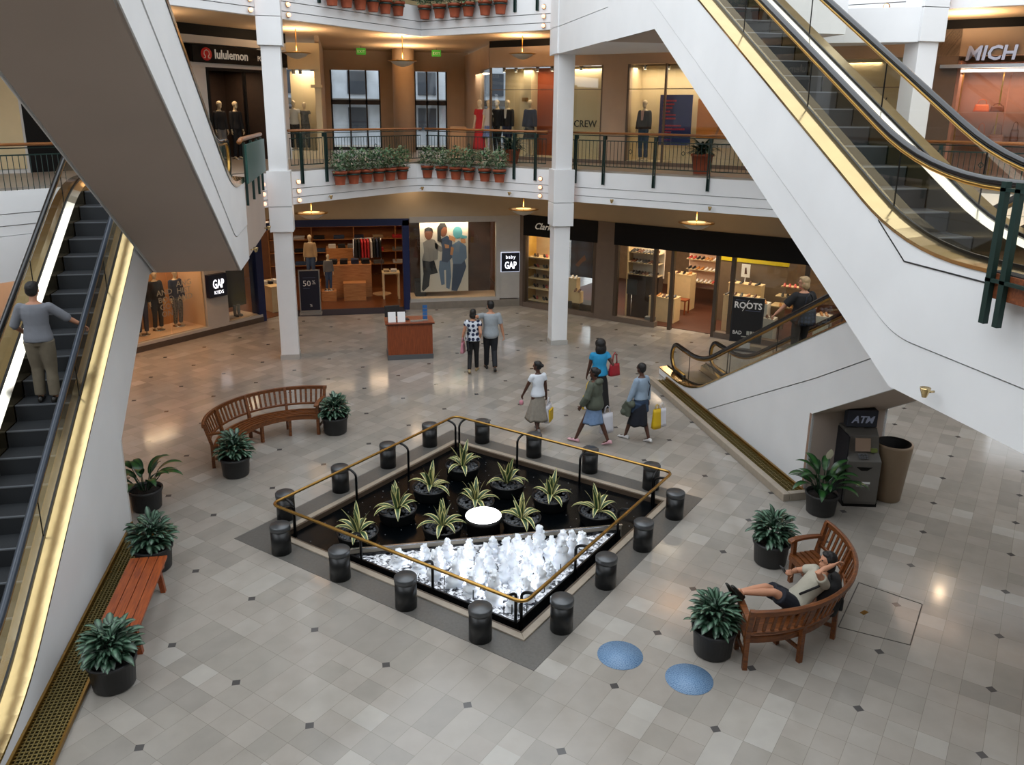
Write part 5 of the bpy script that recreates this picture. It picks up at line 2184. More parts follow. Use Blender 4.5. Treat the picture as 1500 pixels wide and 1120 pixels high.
def garment_skirt(P, hem_z, rx, ry, top=0.12, ripple=0.012, n=44, off=(0, 0), seed=1):
    q = random.Random(seed)
    ph = [q.random() * 6.28 for _ in range(3)]
    pv, s = P['pv'], P['s']
    ctop = pv.lerp(P['nk'], top)
    ca = (P['anR'] + P['anL']) / 2
    kn = (P['knR'] + P['knL']) / 2
    f = (ctop.z - hem_z) / max(0.05, ctop.z - min(ca.z, hem_z - 0.01))
    chem = V(kn.x * 0.5 + ca.x * 0.5 + off[0], kn.y * 0.5 + ca.y * 0.5 + off[1], hem_z)
    mb = MB()
    rings = []
    m = 12
    for i in range(m + 1):
        t = i / m
        c = ctop.lerp(chem, t)
        w = min(1, t / 0.28)
        rx_ = (0.135 * s * (1 - w) + 0.185 * s * w) * P['b'] + (rx - 0.185 * s * P['b']) * max(0, (t - 0.2) / 0.8)
        ry_ = (0.11 * s * (1 - w) + 0.15 * s * w) * P['b'] + (ry - 0.15 * s * P['b']) * max(0, (t - 0.2) / 0.8)
        ring = []
        for j in range(n):
            a = 2 * PI * j / n
            k = 1 + t * (ripple / rx) * (math.sin(5 * a + ph[0]) + 0.6 * math.sin(9 * a + ph[1] + t * 2) + 0.5 * math.sin(13 * a + ph[2]))
            ring.append(c + V(rx_ * k * math.cos(a), ry_ * k * math.sin(a), 0.008 * math.sin(5 * a) * t))
        rings.append(ring)
    inner = [[p.lerp(chem, 0.06) + V(0, 0, 0.03) for p in rings[-1]]]
    mb.loft(rings + inner)
    return mb


def hair_mesh(P, kind):
    mb = MB()
    s, hc, hm = P['s'], P['hc'], P['hm']

    def B(p, r, sc=(1, 1, 1)):
        mb.ball(hc + hm @ V(*p) * s, r * s, 14, 10, sc, hm)
    B((0, -0.022, 0.035), 0.098, (0.90, 1.02, 1.0))
    B((0, -0.04, -0.01), 0.088, (0.95, 0.85, 0.9))
    if kind == 'short':
        B((0, 0.03, 0.09), 0.06, (1.1, 1.0, 0.55))
    elif kind == 'cropped':
        pass
    elif kind == 'bun':
        B((0, -0.125, 0.02), 0.042)
        B((0, 0.02, 0.085), 0.06, (1.1, 1.0, 0.55))
    elif kind == 'puff':
        B((0, -0.10, 0.035), 0.062, (1.1, 0.9, 1))
        B((0, 0.02, 0.085), 0.06, (1.1, 1.0, 0.55))
    elif kind == 'bob':
        B((0, -0.045, -0.05), 0.098, (1.0, 0.75, 1.0))
        B((0.055, -0.015, -0.04), 0.05, (0.7, 0.9, 1.3))
        B((-0.055, -0.015, -0.04), 0.05, (0.7, 0.9, 1.3))
        B((0, 0.03, 0.088), 0.06, (1.1, 1.0, 0.55))
    elif kind == 'long':
        B((0, -0.04, 0.03), 0.128, (1.0, 0.95, 1.0))
        B((0, -0.07, -0.10), 0.135, (1.05, 0.66, 1.15))
        B((0.06, -0.03, -0.06), 0.06, (0.8, 0.9, 1.6))
        B((-0.06, -0.03, -0.06), 0.06, (0.8, 0.9, 1.6))
    return remesh(mb, 0.011, 2)


def shoe_mesh(s=1.0, high=False):
    """one shoe, toe towards +y, sole at z=0, heel at y=-0.07"""
    mb = MB()
    rings = []
    for y, w, hgt in ((-0.085, 0.020, 0.045), (-0.07, 0.033, 0.085), (-0.02, 0.037, 0.09), (0.04, 0.038, 0.075), (0.09, 0.044, 0.055), (0.14, 0.044, 0.045), (0.175, 0.034, 0.035), (0.195, 0.014, 0.02)):
        rings.append([Vector((w * math.cos(t), y, max(0.0, hgt * 0.5 + hgt * 0.5 * math.sin(t)))) * s for t in [2 * PI * j / 12 for j in range(12)]])
    mb.loft(rings)
    return mb


def person(name_label, loc, rz, P, skin, parts, hair, shoes_mat, group=None, eyes=True, voxel=0.0085):
    """body = the top-level object; clothes, hair, shoes and eyes are its parts"""
    o = body_mesh(P, voxel).build('person', skin, None, loc, rz)
    tag(o, name_label, 'person', group)
    for nm, mb, m in parts:
        mb.build(nm, m, o)
    if hair:
        hair_mesh(P, hair[0]).build('hair', hair[1], o)
    s = P['s']
    if eyes:
        for sg in (-1, 1):
            mb = MB().ball(P['hc'] + P['hm'] @ V(0.031 * sg, 0.083, 0.010) * s, 0.011 * s, 8, 6, (1.2, 0.7, 0.8), P['hm'])
            mb.build('eye', mat('eye_dark', '#120d0a', 0.2), o)
    if shoes_mat:
        for sd in 'RL':
            an, t = P['an' + sd], P['toe' + sd]
            f = Matrix((t.cross(V(0, 0, 1)).normalized(), t, t.cross(V(0, 0, 1)).normalized().cross(t))).transposed().to_4x4()
            mb = shoe_mesh(s)
            up_ = f.to_3x3() @ V(0, 0, 1)
            mb.v = [f @ p + an - up_ * 0.088 * s for p in mb.v]
            mb.build('shoe', shoes_mat, o)
    return o


def mannequin(lab, loc, rz, top=None, bottom=None, bkind='pants', h=1.72, sleeve=1.85, group=None, head=True, low=-0.12, extra=None, base=True, skin=None, armR=None, armL=None, fem=True):
    P = pose(h, 0.9, handR=armR, handL=armL, fem=fem)
    o = thing('mannequin', lab, 'mannequin', loc, rz, group)
    b = body_mesh(P, 0.014, False)
    b.build('body', skin or M_MANNE, o)
    if top is not None:
        garment_top(P, sleeve, low, 0.018, 0.02, 0.018, 0.016).build('top', top, o)
    if bottom is not None:
        if bkind == 'pants':
            garment_legs(P, 1.0, 0.014, 0.016).build('trousers', bottom, o)
        elif bkind == 'shorts':
            garment_legs(P, 0.45, 0.02, 0.016).build('shorts', bottom, o)
        elif bkind == 'dress':
            garment_skirt(P, 0.12, 0.26, 0.22, 0.4).build('skirt', bottom, o)
        else:
            garment_skirt(P, 0.52 * h / 1.72, 0.23, 0.19).build('skirt', bottom, o)
    if base:
        MB().lathe([(0.17, 0.0), (0.17, 0.012), (0.02, 0.016)], 24).build('base_plate', M_CHROME, o)
    return o


# ------------------------------------------------------------------ signs
M_RED = mat('red_paint', '#b02020', 0.5)
M_REDTXT = mat('red_print', '#c22340', 0.6)
M_LIGHTTXT = mat('pale_sign_letters', '#c9c4b8', 0.5, emit=0.25)

t = thing('shop_sign', 'black shop sign with pale lululemon lettering above the dark upper doorway', 'sign', pL(sL(-3.92), 0.06) + (7.53,), AL)
MB().box(0, sL(-1.62) - sL(-3.92), -0.03, 0.05, 0, 0.44).build('panel', M_BLACK, t)
lg = MB(Matrix.Translation((0.42, -0.035, 0.22)) @ Matrix.Rotation(PI / 2, 4, 'X')).lathe([(0.17, 0), (0.17, 0.012), (0.0, 0.013)], 28)
lo = lg.build('round_logo', mat('logo_red', '#a8201f', 0.5, emit=0.15), t)
om = MB()
pts = [(-0.10, -0.10), (-0.05, -0.10), (-0.045, -0.06), (-0.085, 0.0), (-0.07, 0.07), (0, 0.105), (0.07, 0.07), (0.085, 0.0), (0.045, -0.06), (0.05, -0.10), (0.10, -0.10)]
om.tube([(0.42 + x, -0.052, 0.22 + z) for x, z in pts], 0.014, 6, up=(0, 1, 0))
om.build('logo_mark', M_WHITETXT, lo)
text('lettering', 'lululemon', 0.34, M_LIGHTTXT, t, (0.68, -0.035, 0.12), 0.01, sx=0.84, bold=0.004)
text('lettering', 'POP UP SHOP', 0.20, M_LIGHTTXT, t, (2.14, -0.035, 0.13), 0.01, sx=0.70)

t = thing('shop_sign', 'dark CREW lettering low on the cream panel beside the middle column', 'sign', pR(sR(6.68), -0.44) + (5.90,), AR)
text('lettering', 'J.CREW', 0.30, M_BLACKTXT, t, (0, 0, 0), 0.015, sx=0.92, space=1.05)
t = thing('shop_sign', 'second dark CREW lettering, seen behind the upper right escalator\'s glass', 'sign', pR(sR(12.80), -0.37) + (6.60,), AR)
text('lettering', 'J.CREW', 0.26, M_BLACKTXT, t, (-0.25, 0, 0), 0.015, sx=0.88, space=1.05)
t = thing('shop_sign', 'large chrome MICH letters above the pink-lit bag shop window', 'sign', pR(sR(14.34), 0.05) + (7.60,), AR)
text('lettering', 'MICH', 0.44, mat('mirror_letters', '#c9c6d2', 0.12, 1.0), t, (0, 0, 0), 0.04, sx=0.95, bold=0.012, shear=0.12)
t = thing('shop_sign', 'small cursive Clarks lettering on the black band left of the middle column', 'sign', pR(sR(6.02), 0.07) + (2.66,), AR)
text('lettering', 'Clarks', 0.30, M_LIGHTTXT, t, (0, 0, 0), 0.01, shear=0.4, sx=0.95)
t = thing('shop_sign', 'square navy baby GAP sign on the grey wall right of the poster window', 'sign', (5.27, YF - 0.06, 1.50), 0)
MB().box(-0.30, 0.30, -0.05, 0.03, -0.30, 0.33).build('panel', M_NAVY, t, bevel=0.01)
MB().box(-0.32, 0.32, 0.0, 0.03, -0.32, 0.35).build('glow_edge', mat('sign_halo', '#cfd6ea', 0.5, emit=0.8), t)
text('lettering', 'baby', 0.16, M_WHITEGLOW, t, (0, -0.055, 0.14), 0.004, align='CENTER', space=1.15)
text('lettering', 'GAP', 0.34, M_WHITEGLOW, t, (0, -0.055, -0.20), 0.004, align='CENTER', sx=0.62, bold=0.006)
t = thing('shop_sign', 'dark GAP KIDS sign box on the grey pier under the left landing', 'sign', pL(sL(-3.86), 0.06) + (1.42,), AL)
MB().box(-0.32, 0.30, -0.14, 0.02, -0.32, 0.34).build('panel', M_NAVY, t, bevel=0.01)
text('lettering', 'GAP', 0.36, M_WHITEGLOW, t, (0, -0.145, -0.06), 0.004, align='CENTER', sx=0.55, bold=0.006)
text('lettering', 'KIDS', 0.14, M_WHITEGLOW, t, (0, -0.145, -0.23), 0.004, align='CENTER', space=1.15)
# pale letters stuck on the kids' shop pane
t = thing('window_lettering', 'pale outlined letters stuck on the kids\' shop window pane', 'sign', pL(sL(-5.15), 0.0) + (0.95,), AL)
MPALE = mat('pale_vinyl', '#9a9a8e', 0.6)
for k, w_ in enumerate(('AND', 'BOO', 'GO', 'ON')):
    text('lettering', w_, 0.22, MPALE, t, (0.0 + 0.03 * k, 0.02, 0.45 - 0.2 * k), 0.002)
for k, w_ in enumerate(('ANG', 'HIST', 'AND')):
    text('lettering', w_, 0.22, MPALE, t, (0.62, 0.02, 0.62 - 0.2 * k), 0.002)

# free-standing 50% sign
t = thing('sign_stand', 'free-standing dark sign reading 50% before the kids\' shop entrance', 'sign', (-1.27, 26.15, 0), 0)
MB().box(-0.33, 0.33, -0.02, 0.02, 0.06, 1.46).build('frame', mat('grey_frame', '#8f8d88', 0.4, 0.4), t)
MB().box(-0.295, 0.295, -0.03, -0.015, 0.15, 1.42).build('poster', M_NAVY, t)
MB().box(-0.35, 0.35, -0.16, 0.16, 0.0, 0.07).build('base', MATS['grey_frame'], t, bevel=0.01)
text('lettering', '50', 0.26, M_WHITETXT, t, (-0.21, -0.032, 0.94), 0.002)
text('lettering', '%', 0.13, M_WHITETXT, t, (0.09, -0.032, 1.03), 0.002)
for z, w in ((1.20, 0.40), (0.86, 0.20)):
    MB().box(-0.2, -0.2 + w, -0.033, -0.03, z, z + 0.012).build('printed_line', mat('dim_print', '#4a5068', 0.6), t)
text('lettering', '%', 0.12, M_WHITETXT, t, (-0.02, -0.032, 0.27), 0.002)
MB().box(0.09, 0.2, -0.033, -0.03, 1.0, 1.012).build('printed_line', M_WHITETXT, t)

# free-standing ROOTS sign
t = thing('sign_stand', 'free-standing black sign reading ROOTS in front of the shoe shop', 'sign', (10.72, 20.12, 0), R(-34))
MB().box(-0.43, 0.43, -0.025, 0.025, 0.22, 1.50).build('frame', mat('dark_frame', '#2b2c2e', 0.4, 0.3), t)
MB().box(-0.40, 0.40, -0.032, -0.02, 0.25, 1.47).build('poster', mat('matte_black_print', '#08080a', 0.7), t)
MB().box(-0.44, 0.44, -0.22, 0.22, 0.0, 0.05).build('base', MATS['dark_frame'], t)
MB().box(-0.14, 0.14, -0.02, 0.02, 0.05, 0.22).build('stem', M_GREYW, t)
text('lettering', 'ROOTS', 0.245, M_WHITETXT, t, (0, -0.036, 1.19), 0.002, align='CENTER', sx=0.92, bold=0.006)
MB().tube([(-0.14, -0.036, 1.11), (0.02, -0.036, 1.43)], 0.009, 5).build('slash', M_WHITETXT, t)
MB().box(-0.34, -0.08, -0.035, -0.031, 1.405, 1.418).build('printed_line', MATS['dim_print'], t)
MB().box(-0.06, 0.34, -0.035, -0.031, 1.125, 1.14).build('printed_line', MATS['dim_print'], t)
text('lettering', 'BAD', 0.15, M_WHITETXT, t, (-0.36, -0.036, 0.44), 0.002, sx=0.85)
for k in range(4):
    MB().box(0.02 + 0.088 * k, 0.09 + 0.088 * k, -0.035, -0.031, 0.44, 0.55).build('printed_block', MATS['pale_vinyl'], t)
MB().box(-0.12, 0.28, -0.035, -0.031, 0.375, 0.40).build('printed_line', MATS['pale_vinyl'], t)

# ------------------------------------------------------------------ information desk
desk = thing('info_desk', 'reddish-brown cherry information desk with grey base, alone on the floor', 'desk', (1.49, 20.72, 0))
MB().box(-0.585, 0.585, 0.0, 0.66, 0.13, 0.97).build('body', M_CHERRY, desk)
MB().box(-0.60, 0.60, -0.015, 0.68, 0.0, 0.13).build('base', mat('grey_plinth', '#55575a', 0.5), desk)
MB().box(-0.64, 0.64, -0.05, 0.72, 0.97, 1.0).build('top', M_CHERRY, desk, bevel=0.006)
MB().box(-0.64, 0.64, -0.05, 0.72, 0.955, 0.97).build('edge_strip', mat('dark_edge', '#2c130a', 0.5), desk)
t = thing('monitor', 'black computer monitor at the left end of the information desk', 'monitor', (1.06, 21.20, 1.0), R(8))
MB().box(-0.20, 0.20, -0.02, 0.03, 0.06, 0.36).build('screen', M_CHAR, t, bevel=0.01)
MB().box(-0.05, 0.05, -0.02, 0.05, 0.0, 0.1).build('stand', M_CHAR, t)
MB().box(-0.11, 0.11, -0.08, 0.10, 0.0, 0.012).build('foot', M_CHAR, t)
for x, w in ((1.03, 'left'), (1.275, 'right')):
    t = thing('paper_holder', 'white framed notice standing at the front of the desk, %s of two' % w, 'notice', (x, 20.80, 1.0), 0, 'notices on the information desk')
    MB().extr([(-0.10, 0, 0.0), (0.10, 0, 0.0), (0.10, 0.07, 0.26), (-0.10, 0.07, 0.26)], (0, 0.012, 0)).build('sheet', M_PAPER, t)
    MB().box(-0.10, 0.10, 0.0, 0.09, 0.0, 0.008).build('foot', M_PAPER, t)
t = thing('telephone', 'black telephone behind the two notices on the desk', 'telephone', (1.38, 21.05, 1.0), 0.2)
MB().extr([(-0.10, -0.08, 0), (0.10, -0.08, 0), (0.10, -0.08, 0.03), (-0.10, -0.08, 0.03)], (0, 0.18, 0.0)).build('body', M_CHAR, t)
MB().tube([(-0.08, -0.06, 0.05), (-0.08, 0.08, 0.06)], 0.022, 8).build('handset', M_CHAR, t)
for x, y, w in ((1.62, 20.82, 'left'), (1.78, 20.83, 'right')):
    o = MB().box(-0.11 if w == 'left' else -0.05, 0.11 if w == 'left' else 0.05, -0.035, 0.04, 0, 0.03).build('card_tray', mat('clear_grey_tray', '#8d8f8a', 0.3), None, (x, y, 1.0))
    tag(o, 'small tray of cards on the desk front edge, %s one' % w, 'tray', 'card trays')
t = thing('brochure_holder', 'tall blue brochure holder at the right end of the information desk', 'brochure holder', (1.90, 20.86, 1.0))
MB().box(-0.075, 0.075, 0.0, 0.08, 0, 0.03).build('foot', MATS['clear_grey_tray'], t)
for k in range(4):
    MB().box(-0.06, 0.06, 0.02 + 0.012 * k, 0.028 + 0.012 * k, 0.04 + 0.095 * k, 0.125 + 0.095 * k).build('brochure', mat('blue_brochure', '#2a5f98', 0.5, var=0.2, scale=20), t)

# ------------------------------------------------------------------ cash machine and waste bin
atm = thing('cash_machine', 'dark grey cash machine with lit ATM sign in the recess under the right escalator', 'ATM', (8.22, 11.02, 0), R(-14))
side = [(0.0, 0.0), (0.62, 0.0), (0.62, 1.26), (0.34, 1.28), (0.22, 1.18), (0.13, 0.92), (-0.02, 0.82), (-0.02, 0.10)]
M_ATM = mat('dark_grey_plastic', '#5b5955', 0.4, var=0.05)
MB().extr([(-0.27, y, z) for y, z in side], (0.54, 0, 0)).build('body', M_ATM, atm, bevel=0.012)
MB().box(-0.285, -0.262, 0.06, 0.62, 0.05, 1.22).build('side_panel', mat('navy_side', '#12151f', 0.4), atm)
MB().box(-0.28, 0.28, -0.01, 0.62, 0.0, 0.08).build('base', M_BLACK, atm)
MB().box(-0.06, 0.06, 0.35, 0.45, 1.24, 1.32).build('sign_neck', M_ATM, atm)
sg_ = MB().box(-0.25, 0.25, 0.31, 0.48, 1.30, 1.60).build('topper_sign', mat('slate_sign', '#2a3140', 0.4), atm, bevel=0.015)
text('lettering', 'ATM', 0.17, mat('pale_blue_letters', '#9aa4bc', 0.5, emit=0.08), sg_, (0, 0.306, 1.38), 0.003, align='CENTER', shear=0.25, bold=0.004)
sc_ = MB(Matrix.Translation((0.02, 0.155, 1.05)) @ Matrix.Rotation(R(-17), 4, 'X'))
sc_.cbox((-0.03, -0.012, 0), (0.25, 0.02, 0.22))
sc_.build('screen', mat('dim_screen', '#7c6a5c', 0.2, emit=0.12), atm)
k_ = MB(Matrix.Translation((0.0, 0.05, 0.885)) @ Matrix.Rotation(R(38), 4, 'X'))
for a_ in range(4):
    for b_ in range(3):
        k_.cbox((-0.08 + 0.04 * a_, -0.04 + 0.035 * b_, 0.012), (0.03, 0.025, 0.012))
kk = k_.build('keypad', mat('keypad_grey', '#5d5f62', 0.4), atm)
kk['kind'] = 'stuff'
MB().box(0.12, 0.22, 0.09, 0.135, 0.94, 1.0).build('card_slot', mat('green_lit_slot', '#5f6b34', 0.4, emit=0.1), atm)
MB().extr([(-0.13, -0.026, 0.72), (0.13, -0.026, 0.72), (0.05, -0.026, 0.66), (-0.05, -0.026, 0.66)], (0, 0.01, 0)).build('cash_tray', M_BLACK, atm)
MB().box(-0.10, 0.12, -0.026, -0.02, 0.42, 0.455).build('sticker', M_PAPER, atm)
MB().box(-0.10, 0.10, -0.026, -0.02, 0.37, 0.405).build('sticker', mat('grey_sticker', '#8d8f92', 0.5), atm)
bin_ = thing('waste_bin', 'tapered beige waste bin with black open top beside the cash machine', 'waste bin', (8.88, 11.22, 0))
MB().lathe([(0.20, 0), (0.215, 0.02), (0.30, 0.98), (0.30, 1.02), (0.265, 1.025)], 36, caps=False).build('body', mat('beige_bin', '#84715b', 0.5, var=0.05), bin_)
MB().lathe([(0.27, 1.03), (0.26, 1.0), (0.17, 0.90), (0.16, 0.5), (0.001, 0.48)], 32, caps=False).build('liner', M_BLACK, bin_)

# ------------------------------------------------------------------ poster window of the kids' clothes shop
t = thing('window_poster', 'tall window poster of three laughing children in denim', 'poster', (3.11, YF + 0.32, 1.72), 0)
PW, PH = 0.80, 1.22
MB().box(-PW, PW, 0, 0.02, -PH, PH).build('sheet', mat('pale_poster', '#cfc4b4', 0.6), t)
SK1, SK2 = mat('print_brown', '#6b3f28', 0.6), mat('print_tan', '#b07c52', 0.6)
DEN, DEN2, DRK, GRY, TEAL = mat('print_denim', '#5c7088', 0.6), mat('print_dark_denim', '#33425a', 0.6), mat('print_black', '#17171a', 0.6), mat('print_grey', '#85807a', 0.6), mat('print_teal', '#4f8f9a', 0.6)


def px(u, v):
    """poster coordinates from fractions (0..1 left to right, 0..1 top to bottom)"""
    return (-PW + 2 * PW * u, PH - 2 * PH * v)


def flat(nm, pts, m, lay, closed=True):
    q = [px(*p) for p in pts]
    MB().extr([(x, -0.002 - 0.002 * lay, z) for x, z in q], (0, 0.0015, 0)).build(nm, m, t)


def disc(nm, u, v, ru, rv, m, lay, n=20):
    flat(nm, [(u + ru * math.cos(2 * PI * k / n), v + rv * math.sin(2 * PI * k / n)) for k in range(n)], m, lay)


flat('printed_trousers', [(0.04, 0.55), (0.28, 0.55), (0.36, 0.74), (0.20, 0.76), (0.17, 0.92), (0.05, 0.99), (0.02, 0.96), (0.06, 0.75)], DRK, 1)
flat('printed_jumper', [(0.06, 0.32), (0.18, 0.27), (0.30, 0.28), (0.38, 0.36), (0.36, 0.55), (0.20, 0.58), (0.03, 0.56), (0.08, 0.45)], GRY, 2)
flat('printed_sleeve', [(0.30, 0.32), (0.44, 0.38), (0.48, 0.44), (0.42, 0.45), (0.31, 0.40)], GRY, 2)
disc('printed_face', 0.18, 0.20, 0.085, 0.085, SK1, 3)
flat('printed_hair', [(0.09, 0.19), (0.10, 0.13), (0.18, 0.11), (0.26, 0.13), (0.28, 0.20), (0.24, 0.165), (0.12, 0.165)], DRK, 4)
flat('printed_jeans', [(0.40, 0.57), (0.62, 0.57), (0.64, 0.80), (0.60, 0.97), (0.53, 0.95), (0.53, 0.70), (0.49, 0.70), (0.50, 0.90), (0.43, 0.91), (0.38, 0.70)], DEN, 1)
flat('printed_jacket', [(0.42, 0.28), (0.56, 0.23), (0.66, 0.28), (0.68, 0.52), (0.56, 0.60), (0.44, 0.58), (0.46, 0.42)], DEN2, 3)
disc('printed_face', 0.48, 0.16, 0.085, 0.085, SK1, 4)
flat('printed_hair', [(0.36, 0.30), (0.36, 0.12), (0.42, 0.06), (0.52, 0.06), (0.57, 0.13), (0.50, 0.11), (0.44, 0.15), (0.43, 0.24), (0.46, 0.33)], DRK, 5)
flat('printed_hand', [(0.50, 0.34), (0.60, 0.36), (0.60, 0.40), (0.52, 0.40)], SK2, 6)
flat('printed_jeans', [(0.68, 0.60), (0.92, 0.56), (0.96, 0.66), (0.84, 0.88), (0.76, 1.0), (0.64, 0.99), (0.66, 0.80)], DEN2, 2)
flat('printed_jacket', [(0.66, 0.36), (0.80, 0.30), (0.96, 0.38), (0.97, 0.54), (0.86, 0.62), (0.68, 0.62), (0.65, 0.50)], DEN, 4)
disc('printed_cap', 0.78, 0.19, 0.10, 0.085, TEAL, 5)
flat('printed_cap_peak', [(0.84, 0.22), (0.98, 0.24), (0.97, 0.27), (0.86, 0.28)], TEAL, 6)
flat('printed_arm', [(0.60, 0.22), (0.74, 0.26), (0.72, 0.32), (0.60, 0.28)], SK2, 4)
flat('printed_arm', [(0.64, 0.38), (0.70, 0.40), (0.67, 0.50), (0.62, 0.49)], SK2, 6)
flat('printed_face', [(0.84, 0.27), (0.94, 0.28), (0.95, 0.34), (0.85, 0.33)], SK2, 6)
for x in (2.62, 3.6):
    MB().box(x - 3.11 - 0.008, x - 3.11 + 0.008, 0.0, 0.008, PH, PH + 0.22).build('hanger', M_CHROME, t)
o = MB().box(-0.18, 0.18, -0.3, 0.3, 0, 0.5).build('display_box', M_CHAR, None, (2.32, YF + 0.75, 0.335))
tag(o, 'dark low display block left of the window poster', 'display block')

# ------------------------------------------------------------------ inside the kids' clothes shop
def fold_stack(loc, rz, m, n, lab, group, w=0.26, d_=0.3):
    o = thing('folded_clothes', lab, 'clothes', loc, rz, group)
    q = random.Random(int(loc[0] * 100 + loc[1] * 7))
    for i in range(n):
        MB().cbox((q.uniform(-0.01, 0.01), q.uniform(-0.01, 0.01), 0.022 + 0.042 * i), (w, d_, 0.038)).build('garment', m, o, bevel=0.012)
    return o


def table(nm, lab, loc, w, d_, h, m, rz=0.0, solid=False):
    o = thing(nm, lab, 'table', loc, rz)
    if solid:
        MB().box(-w / 2, w / 2, -d_ / 2, d_ / 2, 0, h - 0.03).build('body', m, o)
        MB().box(-w / 2 - 0.01, w / 2 + 0.01, -d_ / 2 - 0.01, d_ / 2 + 0.01, h - 0.03, h).build('top', m, o)
    else:
        MB().box(-w / 2, w / 2, -d_ / 2, d_ / 2, h - 0.05, h).build('top', m, o)
        for sx_ in (-1, 1):
            for sy_ in (-1, 1):
                MB().cbox((sx_ * (w / 2 - 0.04), sy_ * (d_ / 2 - 0.04), (h - 0.05) / 2), (0.06, 0.06, h - 0.05)).build('leg', m, o)
    return o


M_TAB = node_wood('honey_table', '#a4683a', '#c98f58', 0.45)
CL = [mat('black_cloth', '#141417', 0.8), mat('navy_cloth', '#1c2740', 0.8), mat('red_cloth', '#b3262c', 0.8), mat('white_cloth', '#c8c4bc', 0.8), mat('denim_cloth', '#3c4f6b', 0.8), mat('beige_cloth', '#a98f6c', 0.8), mat('grey_cloth', '#6d6c6a', 0.8)]
table('display_table', 'display table of dark folded clothes inside the kids\' shop entrance', (0.0, 28.9, 0.0), 1.5, 0.8, 1.15, M_TAB, 0, True)
for i, x in enumerate((-0.55, -0.18, 0.2, 0.56)):
    fold_stack((x, 28.8, 1.15), 0.1 * (i - 1.5), CL[0 if i != 2 else 1], 4, 'dark folded stack on the shop entrance table, %s from left' % ORD[i], 'dark folded stacks on the entrance table')
table('display_table', 'small low display cube before the shop entrance table', (0.15, 28.15, 0.0), 0.75, 0.45, 0.62, M_TAB, 0, True)
table('display_table', 'small pale display table at the right of the shop entrance', (1.40, 28.2, 0), 0.6, 0.5, 0.95, M_SHELF)
for i, x in enumerate((1.25, 1.5)):
    fold_stack((x, 28.2, 0.95), 0, CL[3 if i else 5], 2, 'pale folded clothes on the right entrance table, %s one' % ('right' if i else 'left'), 'pale folded clothes', 0.2, 0.26)
o = MB().lathe([(0.34, 0.012), (0.34, 0.03), (0.30, 0.034)], 30).build('round_rug', mat('pale_rug', '#b58f66', 0.9), None, (1.1, 28.9, 0))
tag(o, 'small round pale rug on the shop floor by the right table', 'rug')
table('display_table', 'rear display table with white folded clothes in the kids\' shop', (0.0, 30.6, 0), 1.6, 0.7, 1.45, M_TAB, 0, True)
for i, x in enumerate((-0.6, -0.25, 0.1)):
    fold_stack((x, 30.5, 1.45), 0, CL[(3, 0, 6)[i]], 3, 'folded stack on the rear shop table, %s from left' % ORD[i], 'folded stacks on the rear table')
rk = thing('clothes_rack', 'clothes rack hung with red and dark garments at the back of the kids\' shop', 'clothes rack', (0.62, 30.0, 0), 0.15)
for x in (-0.45, 0.55):
    MB().tube([(x, 0, 0), (x, 0, 1.85)], 0.018, 8).build('post', M_CHROME, rk)
MB().tube([(-0.45, 0, 1.85), (0.55, 0, 1.85)], 0.018, 8).build('rail', M_CHROME, rk)
for i in range(9):
    x = -0.38 + 0.11 * i
    m = (CL[0], CL[0], CL[2], CL[2], CL[2], CL[3], CL[0], CL[1], CL[0])[i]
    g = thing('hanging_garment', '%s garment on the clothes rack, %s from left' % (('black', 'black', 'red', 'red', 'red', 'white', 'black', 'navy', 'black')[i], ORD[i]), 'garment', (0.62 + x * math.cos(0.15), 30.0 + x * math.sin(0.15), 0), 0.15, 'garments on the rack')
    q = [(-0.01, -0.02, 1.84), (0.0, -0.20, 1.74), (0.0, -0.21, 1.15), (0.0, 0.21, 1.15), (0.0, 0.20, 1.74), (0.0, 0.02, 1.84)]
    MB().extr([(-0.035, y, z) for _, y, z in q], (0.07, 0, 0)).build('cloth', m, g, bevel=0.02)
    MB().tube([(0, 0, 1.82), (0, 0, 1.88)], 0.006, 5).build('hook', M_CHROME, g)
sh = thing('clothes_shelving', 'wall shelving with clothes at the rear of the kids\' shop', 'shelving', (0.2, 32.3, 0))
for z in (0.5, 1.0, 1.5, 2.0, 2.5):
    MB().box(-3.2, 3.2, -0.2, 0.2, z, z + 0.03).build('shelf', M_TAB, sh)
for x in (-3.2, -1.6, 0, 1.6, 3.17):
    MB().box(x, x + 0.03, -0.2, 0.2, 0, 2.7).build('upright', M_TAB, sh)
k = 0
for z in (0.53, 1.03, 1.53, 2.03):
    for i in range(8):
        x = -2.6 + 0.75 * i
        fold_stack((x, 32.25, z), 0, CL[(k * 3 + i) % 7], 3, 'folded stack on rear wall shelf %s from bottom, %s from left' % (('lowest', 'second', 'third', 'fourth')[int(z * 2 - 1)], ORD[i]), 'folded stacks on the rear wall shelves', 0.4, 0.3)
        k += 1
mannequin('mannequin in beige top and dark jeans left of the shop entrance', (-1.30, 28.6, 0.62), R(175), CL[5], CL[4], h=1.6)
o = MB().box(-0.3, 0.3, -0.3, 0.3, 0, 0.62).build('display_block', M_TAB, None, (-1.30, 28.6, 0))
tag(o, 'honey wood block under the beige-topped mannequin', 'display block')
mannequin('low dark-clothed child mannequin behind the 50% sign', (-0.72, 28.2, 0.35), R(200), CL[6], CL[4], h=1.25)
o = MB().box(-0.25, 0.25, -0.25, 0.25, 0, 0.35).build('display_block', M_TAB, None, (-0.72, 28.2, 0))
tag(o, 'honey wood block under the child mannequin', 'display block')
table('display_table', 'pale table with black shoes seen left of the left column', (-2.45, 27.3, 0), 0.9, 1.2, 0.85, M_SHELF, 0.6, True)
